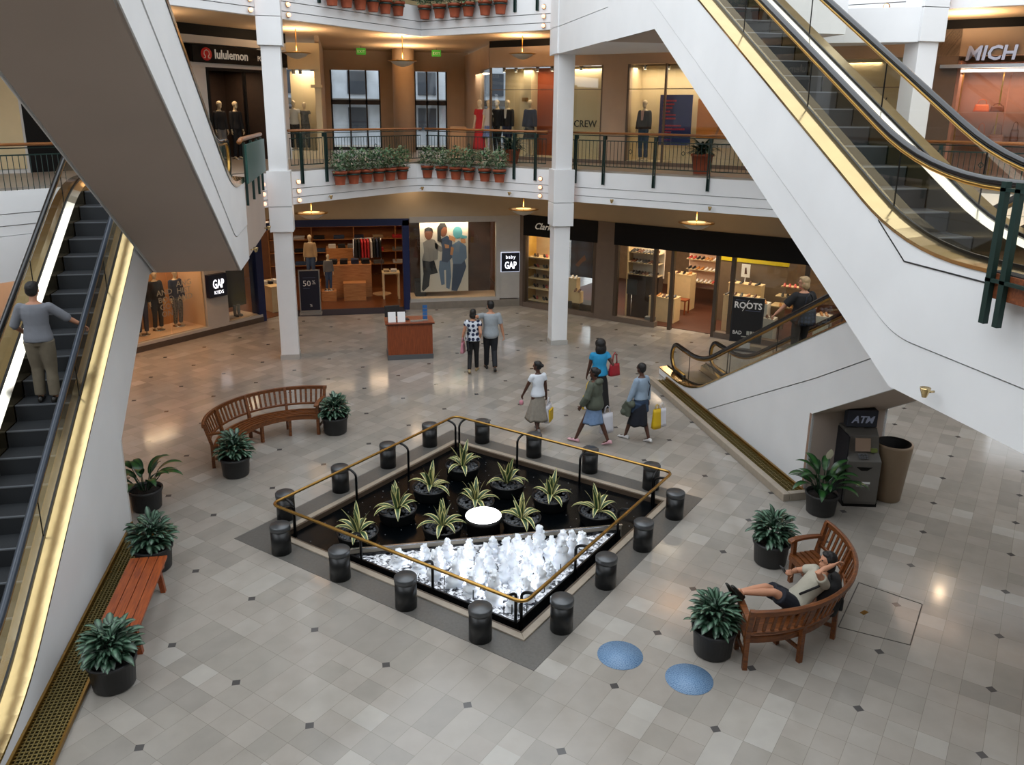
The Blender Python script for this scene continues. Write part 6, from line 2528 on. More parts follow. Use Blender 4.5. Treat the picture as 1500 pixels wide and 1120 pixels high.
for i in range(5):
    fold_stack((-2.75 + 0.16 * i, 27.05 + 0.1 * i, 0.85), 0.6, CL[(3, 0, 3, 6, 0)[i]], 2 if i % 2 else 3, 'folded clothes on the pale table behind the left column, %s from left' % ORD[i], 'folded clothes on the pale table', 0.14, 0.3)
# left kids' shop window figures
p = pL(sL(-5.25), -0.6)
mannequin('dark-jacketed mannequin in the left kids\' shop window', (p[0], p[1], 0.26), R(-150), CL[0], CL[1], h=1.75)
p = pL(sL(-4.85), -0.75)
mannequin('second dark mannequin in the left kids\' shop window', (p[0], p[1], 0.26), R(-140), CL[0], CL[0], h=1.7)
p = pL(sL(-4.42), -0.7)
mannequin('third mannequin in patterned clothes at the right of the left window', (p[0], p[1], 0.26), R(-135), CL[1], node_voronoi('patterned_cloth', '#20242c', '#6d6a60', 22, 0.35, 0.8, 0.1), h=1.65)
p = pL(sL(-3.2), -0.3)
t = thing('boots', 'pair of grey boots on the low ledge of the dark window by the column', 'boots', (p[0], p[1], 0.26), R(-135))
for dx in (-0.07, 0.07):
    mb = MB()
    mb.tube([(dx, 0, 0.36), (dx, 0, 0.12), (dx, 0.01, 0.05), (dx, 0.16, 0.04)], [0.055, 0.05, 0.05, 0.035], 10)
    remesh(mb, 0.012, 2).build('boot', CL[6], t)

# ------------------------------------------------------------------ shoe shop
SHM = {}
SH_MAT = {'black': mat('black_shoe', '#111113', 0.35), 'brown': mat('brown_shoe', '#4f2c18', 0.4), 'tan': mat('tan_shoe', '#b07840', 0.45), 'red': mat('red_shoe', '#a83a34', 0.4), 'white': mat('white_shoe', '#cfcac2', 0.5), 'grey': mat('grey_shoe', '#5c5a58', 0.5)}


def shoe(loc, rz, colr, lab, group):
    if colr not in SHM:
        o = shoe_mesh(0.98).build('shoe', SH_MAT[colr], None)
        SHM[colr] = o
    else:
        o = SHM[colr].copy()
        COL.objects.link(o)
    o.location = loc
    o.rotation_euler.z = rz
    tag(o, lab, 'shoe', group)
    return o


ROWN = ['top', 'second', 'third', 'fourth', 'lowest']
M_SHW = mat('white_lit_shelf', '#cdb892', 0.5)
# shelves in the left window: stepped boards
t = thing('shoe_shelving', 'five-board shelving full of shoes in the shoe shop\'s left window', 'shelving', pR(sR(5.70), -0.30) + (0,), AR)
LZ = (1.66, 1.30, 0.96, 0.62, 0.20)
for z in LZ:
    MB().box(0.0, 1.15, 0.0, 0.55, z - 0.045, z).build('shelf_board', M_SHELF, t)
MB().box(-0.03, 1.25, 0.56, 0.6, 0.0, 2.4).build('back_panel', mat('shelf_back', '#c9b08a', 0.7), t)
MB().box(-0.06, -0.02, 0.0, 0.6, 0.0, 2.4).build('side_panel', mat('yellow_side', '#b98f3c', 0.7), t)
q = random.Random(4)
for r_, z in enumerate(LZ):
    n = 6
    for i in range(n):
        c_ = ('black', 'brown', 'black', 'red', 'grey', 'black')[(i + r_ * 2) % 6]
        x = 0.12 + 0.09 * (i % 2) + 0.36 * (i // 2)
        p = pR(sR(5.70) + x, -0.30 - 0.26 - 0.03 * (i % 2))
        shoe((p[0], p[1], z), R(135 + 40) + q.uniform(-0.15, 0.15), c_, '%s shoe in left shoe shop window, %s board, %s from left' % (c_, ROWN[r_], ORD[i]), 'shoes in the left shoe shop window')
# dark photo poster and cubes
t = thing('shop_poster', 'dark blue photo poster in the shoe shop window right of the middle column', 'poster', pR(sR(7.02), -0.62) + (1.75,), AR)
MB().box(-0.40, 0.42, 0, 0.02, -0.62, 0.62).build('sheet', node_voronoi('murky_print', '#2a3c50', '#141c28', 2.2, 0.2, 0.6, 0.5), t)
MB().extr([(-0.22, -0.003, -0.25), (0.0, -0.003, 0.0), (0.12, -0.003, 0.12), (0.18, -0.003, -0.05), (0.05, -0.003, -0.12), (-0.1, -0.003, -0.3)], (0, 0.002, 0)).build('printed_figure', mat('print_warm_brown', '#6d4a38', 0.6), t)
cub = []
for i, (x, n_, h_, w_, lab) in enumerate(((6.95, -0.38, 1.12, 0.30, 'taller pale display cube in the shoe window, bearing white shoes'), (7.12, -0.20, 0.74, 0.28, 'shorter pale display cube in the shoe window, bearing brown shoes'))):
    p = pR(sR(x), n_)
    o = MB().box(-w_ / 2, w_ / 2, -w_ / 2 + 0.02, w_ / 2 - 0.02, 0.0, h_).build('display_block', M_SHELF, None, (p[0], p[1], 0), AR)
    tag(o, lab, 'display block')
    for k in (-1, 1):
        pp_ = pR(sR(x) + 0.07 * k, n_)
        shoe((pp_[0], pp_[1], h_), R(150), 'white' if i == 0 else 'brown', '%s %s shoe on the %s display cube' % ('left' if k < 0 else 'right', 'white' if i == 0 else 'brown', 'taller' if i == 0 else 'shorter'), 'shoes on the display cubes')
o = MB(MR).box(sR(6.85), sR(7.6), 0.08, 0.7, 0.0, 0.36).build('window_plinth', mat('dark_green_plinth', '#1d1c12', 0.6))
tag(o, 'dark plinth at the bottom of the shoe window right of the column', 'plinth')
# second window: white shelves with many shoes
t = thing('shoe_shelving', 'white wall shelving of shoes seen through the pane left of the shop door', 'shelving', pR(sR(8.16), -0.78) + (0,), AR)
LZ = (2.12, 1.80, 1.42)
for z in LZ:
    MB().box(0.0, 1.05, 0.0, 0.35, z - 0.03, z).build('shelf_board', M_SHW, t)
MB().box(-0.02, 1.08, 0.36, 0.4, 1.3, 2.42).build('back_panel', mat('bright_shelf_back', '#e2d6c2', 0.7), t)
MB().box(-0.04, -0.0, 0.0, 0.4, 0.0, 2.42).build('side_panel', M_SHELF, t)
MB().box(0.0, 1.05, 0.05, 0.4, 0.0, 1.36).build('cabinet', M_SHOPDARK, t)
for r_, z in enumerate(LZ):
    for i in range(9):
        p = pR(sR(8.16) + 0.10 + 0.105 * i, -0.78 - 0.17)
        c_ = ('black', 'brown', 'grey')[(i // 2 + r_) % 3]
        shoe((p[0], p[1], z), R(135) + q.uniform(-0.1, 0.1), c_, '%s shoe on the white shelving, %s shelf, %s from left' % (c_, ROWN[r_], ORD[i]), 'shoes on the white shelving')
t = thing('sign_board', 'small dark sign on a stand behind the pane left of the shop door', 'sign', pR(sR(8.42), -0.35) + (0,), AR)
MB().box(-0.17, 0.17, 0, 0.02, 0.85, 1.32).build('board', M_CHAR, t)
MB().tube([(0, 0.01, 0.02), (0, 0.01, 0.85)], 0.012, 6).build('pole', M_CHROME, t)
MB().lathe([(0.14, 0), (0.14, 0.012)], 20).build('foot', M_CHROME, t)
o = MB(MR).box(sR(8.84), sR(9.05), 0.12, 0.3, 0.012, 0.26).build('storage_box', CL[6])
tag(o, 'small grey box on the floor behind the pane left of the door', 'box')
# tables inside, seen through the door
SHOES_T = 0


def shoe_table(lab, s_, n_, w, d_, h, cols, nm):
    p = pR(s_, n_)
    table('display_table', lab, (p[0], p[1], 0.012), w, d_, h, M_SHELF, AR, True)
    for i, c_ in enumerate(cols):
        pp_ = pR(s_ - w / 2 + w * (i + 0.5) / len(cols), n_ + 0.05)
        shoe((pp_[0], pp_[1], h + 0.012), R(120) + 0.2 * (i % 3), c_, '%s shoe on the %s, %s from left' % (c_, nm, ORD[i]), 'shoes on the ' + nm)


shoe_table('pale shoe table just inside the shop, left of the doorway', 4.85, -1.0, 0.85, 0.5, 0.78, ('brown', 'tan', 'brown', 'black', 'grey'), 'table left of the doorway')
shoe_table('taller pale shoe table deeper inside the shop doorway', 4.62, -2.9, 0.8, 0.5, 1.2, ('black', 'brown', 'black', 'tan'), 'taller table inside the doorway')
t = thing('shoe_shelving', 'white lit shelving of shoes at the back of the shop, through the doorway', 'shelving', pR(4.5, -3.8) + (0,), AR)
LZ = (1.98, 1.62, 1.27, 0.85)
for z in LZ:
    MB().box(0.0, 1.5, -0.3, 0.05, z - 0.03, z).build('shelf_board', M_SHW, t)
MB().box(-0.02, 1.55, 0.0, 0.08, 0.6, 2.4).build('back_panel', mat('peach_shelf_back', '#e0bfa8', 0.7), t)
for r_, z in enumerate(LZ):
    for i in range(10):
        p = pR(4.5 + 0.1 + 0.145 * i, -3.8 + 0.14)
        c_ = ('white', 'red', 'black', 'tan', 'white')[(i // 2 + r_) % 5]
        shoe((p[0], p[1], z), R(135), c_, '%s shoe on the rear lit shelving, %s shelf, %s from left' % (c_, ROWN[r_] if r_ < 3 else 'lowest', ORD[i]), 'shoes on the rear lit shelving')
ch = thing('wooden_stool', 'dark wooden stool beside the shoe tables in the doorway', 'stool', pR(4.95, -2.2) + (0.012,), AR)
MB().box(-0.2, 0.2, -0.2, 0.2, 0.44, 0.48).build('seat', M_CHERRY, ch)
for sx_ in (-1, 1):
    for sy_ in (-1, 1):
        MB().cbox((sx_ * 0.17, sy_ * 0.17, 0.22), (0.04, 0.04, 0.44)).build('leg', M_CHERRY, ch)
# right part: white cubes and stepped shelves behind the panes
for i, (x, n_, h_, lab, c_) in enumerate(((11.28, -0.6, 1.08, 'white display cube with tan shoes in the right shoe window', 'tan'), (11.47, -0.45, 0.70, 'lower white display cube in the right shoe window', 'brown'),
                                         (12.5, -0.6, 0.95, 'white display cube with tan shoes farther right in the window', 'tan'))):
    p = pR(sR(x), n_)
    o = MB().box(-0.2, 0.2, -0.2, 0.2, 0.0, h_).build('display_block', mat('white_cube', '#d8d2c6', 0.5), None, (p[0], p[1], 0.012), AR)
    tag(o, lab, 'display block')
    for k in (-1, 1):
        pp_ = pR(sR(x) + 0.07 * k, n_)
        shoe((pp_[0], pp_[1], h_ + 0.012), R(160), c_, '%s %s shoe on %s' % ('left' if k < 0 else 'right', c_, ('the tall white cube', 'the lower white cube', 'the farther right white cube')[i]), 'shoes on the white cubes')
shoe_table('pale table of shoes behind the ROOTS sign', 7.3, -1.0, 1.0, 0.4, 1.12, ('black', 'brown', 'black', 'tan', 'brown'), 'table behind the ROOTS sign')
shoe_table('higher pale shoe shelf table at the middle of the right window', 7.25, -1.5, 1.0, 0.35, 1.40, ('grey', 'black', 'brown', 'black'), 'higher shelf table')
t = thing('shoe_shelving', 'stepped shelves of shoes in the right shoe window beside the standing woman', 'shelving', pR(8.4, -1.0) + (0,), AR)
for r_, z in enumerate((1.55, 1.28, 1.0)):
    MB().box(-0.1 * r_, 0.7, -0.12 * r_, 0.3, z - 0.03, z).build('shelf_board', M_SHELF, t)
    for i in range(4):
        p = pR(8.48 + 0.15 * i, -1.0 + 0.12 * r_ - 0.1)
        shoe((p[0], p[1], z), R(150), ('red', 'black', 'tan')[r_], '%s shoe on the stepped shelves, %s shelf, %s from left' % (('red', 'black', 'tan')[r_], ROWN[r_], ORD[i]), 'shoes on the stepped shelves')
MB().box(0.7, 0.74, -0.3, 0.3, 0, 1.7).build('upright', M_SHOPDARK, t)
t = thing('shop_poster', 'small white card with a boot picture inside the shoe shop', 'poster', pR(7.1, -1.75) + (1.74,), AR)
MB().box(-0.13, 0.13, 0, 0.02, -0.2, 0.2).build('sheet', M_PAPER, t)
MB().extr([(-0.03, -0.003, -0.1), (0.05, -0.003, -0.1), (0.02, -0.003, 0.1), (-0.02, -0.003, 0.1)], (0, 0.002, 0)).build('printed_boot', SH_MAT['brown'], t)
MB().tube([(0, 0.01, -1.72), (0, 0.01, -0.2)], 0.01, 6).build('pole', M_CHROME, t)

# ------------------------------------------------------------------ upper clothes shop windows
FACE = R(135)
ZS = Z2 + 0.12
pl_ = MB(MR).box(sR(4.8), sR(9.0), 0.06, 0.9, Z2, ZS)
st('trim_21', pl_, M_CREAM)
M_SKIRT = mat('print_skirt', '#6d7fa8', 0.8, var=0.6, scale=25)
JC = [((4.52, 28.0), 'red dress mannequin, leftmost in the upper clothes shop window', CL[2], CL[2], 'dress'),
      ((4.78, 27.72), 'mannequin in white top and blue patterned skirt beside the red dress', CL[3], M_SKIRT, 'skirt'),
      ((5.02, 27.48), 'dark-suited mannequin immediately left of the black suit and white shirt', CL[0], CL[0], 'pants'),
      ((5.30, 27.12), 'mannequin in black suit with white shirt front', CL[0], CL[1], 'pants'),
      ((5.92, 26.55), 'mannequin in dark dress with bare legs left of the middle column', CL[1], CL[0], 'skirt'),
      ((8.76, 23.72), 'mannequin in black jacket and grey jeans left of the blue poster', CL[0], CL[4], 'pants')]
for i, ((x, y), lab, a_, b_, kind) in enumerate(JC):
    o = mannequin(lab, (x, y, ZS), FACE + 0.15 * math.sin(i * 2), a_, b_, kind, h=1.74, sleeve=0.5 if i in (0, 1) else 1.85, fem=i not in (2, 3))
    if i in (3, 5):
        s_ = MB()
        s_.extr([(-0.05, 0.135, 1.44), (0.05, 0.135, 1.44), (0.03, 0.155, 1.16), (-0.03, 0.155, 1.16)], (0, 0.012, 0))
        s_.build('shirt_front', CL[3] if i == 3 else mat('pink_cloth', '#c59a8c', 0.8), o)
t = thing('shop_poster', 'tall dark blue poster with red lines of text in the upper window', 'poster', pR(sR(9.15), -0.50) + (6.24,), AR)
MB().box(-0.50, 0.50, 0, 0.03, -0.80, 0.62).build('sheet', mat('deep_blue_poster', '#1b2870', 0.5), t)
for k, (z, w) in enumerate(((0.43, 0.46), (0.33, 0.36), (0.23, 0.30), (0.13, 0.27), (0.03, 0.46), (-0.07, 0.46), (-0.27, 0.62), (-0.37, 0.72), (-0.46, 0.30), (-0.66, 0.32))):
    for j in range(int(w / 0.06)):
        MB().box(-0.40 + 0.06 * j, -0.40 + 0.06 * j + 0.05, -0.004, 0.0, z, z + (0.045 if k < 9 else 0.015)).build('printed_word', M_REDTXT, t)
t = thing('shop_poster', 'glowing orange photo poster partly hidden by the upper right escalator', 'poster', pR(sR(9.95), -0.60) + (6.10,), AR)
MB().box(-0.50, 0.55, 0, 0.03, -0.70, 0.65).build('sheet', mat('orange_print', '#e08c34', 0.5), t)
MB().extr([(0.05, -0.004, -0.4), (0.12, -0.004, -0.4), (0.35, -0.004, 0.3), (0.28, -0.004, 0.3)], (0, 0.003, 0)).build('printed_leg', SK2, t)
MB().box(-0.50, 0.55, -0.004, 0.0, -0.70, -0.45).build('printed_band', CL[3], t)
# ceiling spots in the windows
sp_p = None
for i, (x, n_) in enumerate(((4.95, -0.35), (5.25, -0.4), (5.85, -0.35), (6.25, -0.3), (7.0, -0.25), (8.45, -0.4), (8.95, -0.45), (9.5, -0.45))):
    p = pR(sR(x), n_)
    lab = 'small bright ceiling spotlight in the upper shop window, %s from left' % ORD[i]
    if sp_p is None:
        sp_p = thing('spotlight', lab, 'light', (p[0], p[1], 7.58), 0, 'window ceiling spotlights')
        MB().lathe([(0.05, 0.0), (0.055, 0.12)], 14).build('can', M_CHROME, sp_p)
        MB().lathe([(0.044, -0.012), (0.001, -0.014)], 14).build('lens', mat('spot_lens', '#fff0d8', 0.4, emit=8.0), sp_p)
    else:
        dup(sp_p, (p[0], p[1], 7.58), 0, lab)
for i, x in enumerate((-1.42, -1.22)):
    dup(sp_p, (x, 27.0, 7.38), 0, 'small bright ceiling spotlight in the sports shop side window, %s of two' % ('left' if i == 0 else 'right'))
mannequin('mannequin in white top and dark leggings, left in the sports shop window', (-1.50, 27.2, Z2 + 0.25), R(185), CL[3], CL[0], h=1.5, sleeve=0.3)
mannequin('mannequin in grey camouflage top, right in the sports shop window', (-1.17, 27.25, Z2 + 0.25), R(170), mat('camouflage', '#5e5c56', 0.8, var=0.5, scale=14), mat('camouflage', '#5e5c56', 0.8), h=1.45, sleeve=0.3, armR=(0.35, 0.1, 1.25))
# dark interior of the sports shop: racks and lit boards
t = thing('light_panel', 'small bright lit panel inside the dark sports shop doorway', 'light', pL(sL(-3.42), -1.0) + (6.85,), AL)
MB().box(-0.08, 0.08, 0, 0.03, -0.22, 0.22).build('panel', mat('bright_panel', '#e8ecf2', 0.5, emit=2.0), t)
for i, x in enumerate((-3.2, -2.75, -2.35)):
    p = pL(sL(x), -1.2)
    mannequin('dark-clothed mannequin in the sports shop doorway, %s from left' % ORD[i], (p[0], p[1], Z2), R(-135), CL[0], CL[6 if i == 1 else 0], h=1.7, group='dark mannequins in the sports shop')
# interior pedestal behind the corner pane, wall lamp
o = MB().box(-0.3, 0.3, -0.2, 0.2, 0, 0.95).build('display_block', mat('pale_pedestal', '#c9a884', 0.6), None, (4.1, 30.6, Z2))
tag(o, 'pale pedestal at the left end of the upper clothes shop', 'display block')
t = thing('wall_lamp', 'small wall lamp on the cream panel between the suits', 'lamp', pR(sR(5.5), -0.42) + (6.72,), AR)
MB().box(-0.08, 0.08, -0.06, 0.06, -0.06, 0.06).build('box', M_BRASSD, t)
# big floor planters on the upper walkway
def walkway_plant(x, y, lab, seed, r=0.26, h=0.5):
    t = thing('walkway_planter', lab, 'potted plant', (x, y, Z2))
    MB().lathe([(r * 0.72, 0), (r, h - 0.06), (r * 1.08, h - 0.06), (r * 1.1, h), (r * 0.95, h)], 26, caps=False).build('pot', M_TERRA, t)
    MB().lathe([(r * 0.96, h - 0.04), (0.001, h - 0.03)], 18).build('soil', M_SOIL, t)
    q_ = random.Random(seed)
    mb = MB()
    for i in range(80):
        az, f = i * 2.4, math.sqrt((i + 0.5) / 80)
        el = R(78 - 70 * f)
        mb.leaf((0.05 * math.cos(az), 0.05 * math.sin(az), h - 0.02 + 0.15 * q_.random()), az, el, q_.uniform(0.38, 0.55), 0.045, 1.3, 0.2, 5)
    mb.build('foliage', M_DARKLEAF, t)


walkway_plant(4.88, 24.35, 'dark leafy plant in terracotta pot on the upper walkway left of the middle column', 31, 0.24, 0.42)
walkway_plant(8.95, 19.9, 'big dark plant in terracotta pot behind the railing by the escalator', 32, 0.27, 0.50)

# ------------------------------------------------------------------ bag shop shelves
t = thing('bag_shelving', 'glass-shelved display of handbags in the pink-lit window', 'shelving', pR(sR(14.3), -0.45) + (Z2,), AR)
for z in (0.86, 1.60):
    MB().box(0.0, 3.6, 0.0, 0.4, z - 0.02, z).build('shelf', mat('rose_shelf', '#b98a72', 0.3), t)
for x in (0.0, 0.85, 1.9):
    MB().box(x, x + 0.03, 0.18, 0.21, 0.0, 2.5).build('upright', M_BRASSD, t)
M_ORB = mat('orange_leather', '#d9651c', 0.4)


def bag(lab, x, z, w, h, m, handle, n_=-0.62):
    p = pR(sR(14.27) + x, n_)
    t = thing('handbag', lab, 'handbag', (p[0], p[1], Z2 + z), AR, 'handbags in the pink-lit window')
    rings = []
    for k in range(5):
        f = k / 4
        ww, dd = w / 2 * (1 - 0.22 * f), 0.09 * (1 - 0.5 * f)
        rings.append([(ww * math.copysign(abs(math.cos(a)) ** 0.6, math.cos(a)), dd * math.copysign(abs(math.sin(a)) ** 0.6, math.sin(a)), h * f) for a in [2 * PI * j / 16 for j in range(16)]])
    MB().loft(rings).build('body', m, t)
    if handle:
        MB().tube([(-w * 0.28, 0, h * 0.95), (-w * 0.2, 0, h + handle * 0.8), (0, 0, h + handle), (w * 0.2, 0, h + handle * 0.8), (w * 0.28, 0, h * 0.95)], 0.008, 6, up=(0, 1, 0)).build('handle', m, t)


bag('orange handbag on the upper glass shelf', 0.55, 1.60, 0.36, 0.17, M_ORB, 0.12)
bag('brown round bag right of the orange one on the upper glass shelf', 0.88, 1.60, 0.32, 0.14, mat('brown_leather', '#6b3312', 0.4), 0.05)
bag('orange drawstring bag on the lower glass shelf', 0.62, 0.86, 0.26, 0.20, M_ORB, 0.28)
bag('pale brown tote behind the drawstring bag', 0.95, 0.86, 0.40, 0.22, mat('rose_leather', '#95604a', 0.4), 0.25)
bag('tall brown tapered bag on the lower glass shelf, rightmost', 1.32, 0.86, 0.20, 0.34, mat('brown_leather', '#6b3312', 0.4), 0.18)
t = thing('glass_emblem', 'ornate gold S emblem on the upper right escalator glass near the landing', 'emblem', (6.66, 7.86, 5.08), R(-90))
text('lettering', 'S', 0.42, M_GOLDTXT, t, (-0.14, 0, 0), 0.003, shear=0.18, sx=0.85)


# ------------------------------------------------------------------ people
C_GREYT = mat('grey_jersey', '#8f969b', 0.85, var=0.06, scale=10, bump=0.3, bscale=14)
C_JEANS = mat('dark_jeans', '#12141a', 0.8, var=0.2, scale=20)
C_BLACK = mat('black_fabric', '#0e0e10', 0.8, bump=0.2, bscale=14)
C_DOTS = node_voronoi('navy_dotted_blouse', '#14203f', '#c9ced6', 9.0, 0.36, 0.8, 0.02, True)
C_WHITE = mat('white_cotton', '#d6dbe2', 0.8, bump=0.3, bscale=14)
C_TAUPE = mat('taupe_linen', '#857e73', 0.85, var=0.1, scale=16, bump=0.4, bscale=12)
C_OLIVE = mat('olive_cotton', '#4c5145', 0.85, var=0.12, scale=10, bump=0.4, bscale=12)
C_LBLUE = mat('light_denim', '#6d86a8', 0.85, var=0.12, scale=16)
C_TURQ = mat('turquoise_jersey', '#1f86b4', 0.8, bump=0.3, bscale=12)
C_BGREY = mat('blue_grey_knit', '#8496a8', 0.85, var=0.06, bump=0.3, bscale=14)
C_DENIM = mat('mid_denim', '#2c3f58', 0.85, var=0.15, scale=16)
C_KHAKI = mat('khaki_twill', '#6e6555', 0.85, var=0.08, scale=12, bump=0.4, bscale=10)
C_HEATHER = mat('heather_grey_knit', '#73767d', 0.85, var=0.06, bump=0.3, bscale=14)
C_CREAM = mat('cream_cotton', '#a8a394', 0.85, bump=0.3, bscale=12)
C_NAVY = mat('navy_cotton', '#10141f', 0.85, bump=0.2, bscale=12)
C_RED = mat('red_leather', '#8f1420', 0.4)
C_PINK = mat('pink_leather', '#c07f8c', 0.5)
S_DARK = mat('dark_shoe_leather', '#15130f', 0.45)
S_BEIGE = mat('beige_shoe', '#9c8a66', 0.5)
S_PINK = mat('pink_trainer', '#c79aa2', 0.6)
S_WHITE = mat('white_trainer', '#c9c7c6', 0.6)
S_GREY = mat('grey_trainer', '#6e6a68', 0.6)
B_YEL = mat('yellow_bag_paper', '#c9a50e', 0.6)
B_WHI = mat('white_bag_paper', '#c9c9d0', 0.5)

# the couple
P = pose(1.80, 1.08, handL=(-0.44, 0.03, 1.40), elL=(-0.3, -0.8, 0.1), handR=(0.33, 0.05, 0.90), elR=(0.5, -1, 0), footR=(0.10, -0.22, 0.15), footL=(-0.09, 0.20, 0.088), toeR=(0.12, 0.9, -0.42),
         yaw=22, curlR=0.6, curlL=0.3)
P['palmL'] = (0, 1, 0)
person('man in grey t-shirt and dark jeans, arm round a woman in dotted blouse', (3.40, 19.42, 0), R(-6), P, M_SKIN,
       [('t_shirt', garment_top(P, 0.75, -0.26, 0.022, 0.03, 0.022), C_GREYT), ('jeans', garment_legs(P), C_JEANS)], ('short', M_HAIR), S_DARK)
P = pose(1.62, 0.98, handR=(0.16, 0.02, 0.86), handL=(-0.27, 0.05, 0.82), footR=(0.08, 0.16, 0.08), footL=(-0.07, -0.20, 0.13), toeL=(-0.1, 0.9, -0.4), fem=True, yaw=-8)
person('woman in navy-dotted white blouse and black trousers walking away beside a man', (2.94, 19.34, 0), R(-14), P, M_SKIN,
       [('blouse', garment_top(P, 0.35, -0.16, 0.024, 0.04, 0.024), C_DOTS), ('trousers', garment_legs(P, 1.0, 0.008), C_BLACK)], ('bob', M_HAIR), S_BEIGE)


def tote(lab, loc, rz, w, h, d_, m, handle, cat='bag', strap=0.007, name='handbag', m2=None, group=None):
    """soft tapered bag; origin at its bottom; handle is the loop height above the bag"""
    t = thing(name, lab, cat, loc, rz, group)
    rings = []
    for k in range(6):
        f = k / 5
        ww, dd = w / 2 * (1 - 0.12 * f), d_ / 2 * (1 - 0.55 * f) + 0.004
        rings.append([(ww * math.copysign(abs(math.cos(a)) ** 0.5, math.cos(a)), dd * math.copysign(abs(math.sin(a)) ** 0.5, math.sin(a)), h * f) for a in [2 * PI * j / 20 for j in range(20)]])
    MB().loft(rings).build('body', m, t)
    if m2 is not None:
        MB().box(-w / 2 * 0.80, w / 2 * 0.80, -d_ / 2 - 0.012, -d_ / 2 * 0.6 - 0.004, h * 0.05, h * 0.75).build('side_panel', m2, t)
    for sg in (-1, 1):
        y = sg * 0.012
        MB().tube([(-w * 0.22, y, h * 0.97), (-w * 0.16, y, h + handle * 0.75), (0, y * 0.3, h + handle), (w * 0.16, y, h + handle * 0.75), (w * 0.22, y, h * 0.97)], strap, 6, up=(0, 1, 0)).build('handle', m, t)
    return t


tote('pink handbag carried at the dotted-blouse woman\'s left side', (2.70, 19.42, 0.52), R(70), 0.30, 0.26, 0.10, C_PINK, 0.12)
tote('dark navy bag hanging between the pink bag and the dotted-blouse woman', (2.80, 19.24, 0.62), R(80), 0.24, 0.24, 0.06, C_NAVY, 0.35)

# girl in white t-shirt
P = pose(1.50, 0.86, handR=(0.21, 0.02, 0.70), handL=(-0.30, 0.20, 0.66), elL=(-0.6, -1, 0), footR=(0.07, 0.10, 0.075), footL=(-0.06, -0.14, 0.11), toeL=(-0.1, 0.9, -0.35), yaw=48, fem=True, curlL=1.0, curlR=0.9)
person('girl in white t-shirt and long taupe skirt carrying a shopping bag, left of the group', (3.64, 15.20, 0), R(14), P, M_SKIND,
       [('t_shirt', garment_top(P, 0.45, -0.10, 0.018, 0.03, 0.016), C_WHITE), ('skirt', garment_skirt(P, 0.27, 0.25, 0.21, 0.1, 0.022, seed=3), C_TAUPE)], ('bun', M_HAIR), S_GREY)
tote('white shopping bag with yellow side held by the girl in white t-shirt', (3.88, 15.24, 0.20), R(60), 0.30, 0.36, 0.12, B_WHI, 0.16, 'shopping bag', 0.005, 'shopping_bag', B_YEL)
o = MB().lathe([(0.02, -0.05), (0.045, -0.03), (0.045, 0.03), (0.02, 0.05)], 12).build('purse', C_PINK, None, (3.33, 15.34, 0.60), 0)
tag(o, 'small pink purse in the left hand of the girl in white t-shirt', 'purse')

# woman in turquoise
P = pose(1.63, 1.05, handR=(0.26, 0.06, 0.92), handL=(-0.24, 0.12, 0.80), footR=(0.09, 0.15, 0.08), footL=(-0.08, -0.12, 0.09), yaw=10, fem=True)
person('woman with long black hair in turquoise top and black skirt, back turned', (5.22, 16.12, 0), R(0), P, M_SKIND,
       [('top', garment_top(P, 0.40, -0.10, 0.022, 0.03, 0.02), C_TURQ), ('skirt', garment_skirt(P, 0.10, 0.25, 0.22, 0.15, 0.018, seed=5), C_BLACK)], ('long', M_HAIR), S_DARK)
tote('red shoulder bag at the turquoise-topped woman\'s right side', (5.54, 16.06, 0.84), R(20), 0.28, 0.26, 0.12, C_RED, 0.26)
o = tote('yellow and white shopping bag beside the turquoise-topped woman\'s skirt', (4.94, 15.98, 0.14), R(10), 0.26, 0.30, 0.10, B_YEL, 0.32, 'shopping bag', 0.005, 'shopping_bag', B_WHI)

# girl in the olive jacket
P = pose(1.58, 0.98, handR=(0.28, 0.14, 0.84), handL=(-0.26, 0.16, 0.84), elR=(0.8, -0.8, 0), elL=(-0.8, -0.8, 0), footR=(0.09, -0.28, 0.12), footL=(-0.08, 0.34, 0.085), toeR=(0.1, 0.92, -0.36), toeL=(-0.1, 1, 0.12), yaw=18, fem=True)


def hood(mb):
    c = P['nk'] + V(0, -0.09, -0.01)
    mb.ball(c, 0.10, 12, 8, (1.25, 0.75, 0.62))


person('girl in olive hooded jacket and light blue skirt striding left', (4.58, 14.36, 0), R(46), P, M_SKIND,
       [('jacket', garment_top(P, 1.85, -0.34, 0.045, 0.05, 0.034, extra=hood), C_OLIVE), ('skirt', garment_skirt(P, 0.46, 0.21, 0.20, 0.0, 0.012, seed=8), C_LBLUE)], ('puff', M_HAIR), S_PINK)
tote('crumpled white plastic bag swinging behind the girl in the olive jacket', (4.86, 14.40, 0.22), R(20), 0.30, 0.40, 0.14, B_WHI, 0.16, 'shopping bag', 0.005, 'shopping_bag')

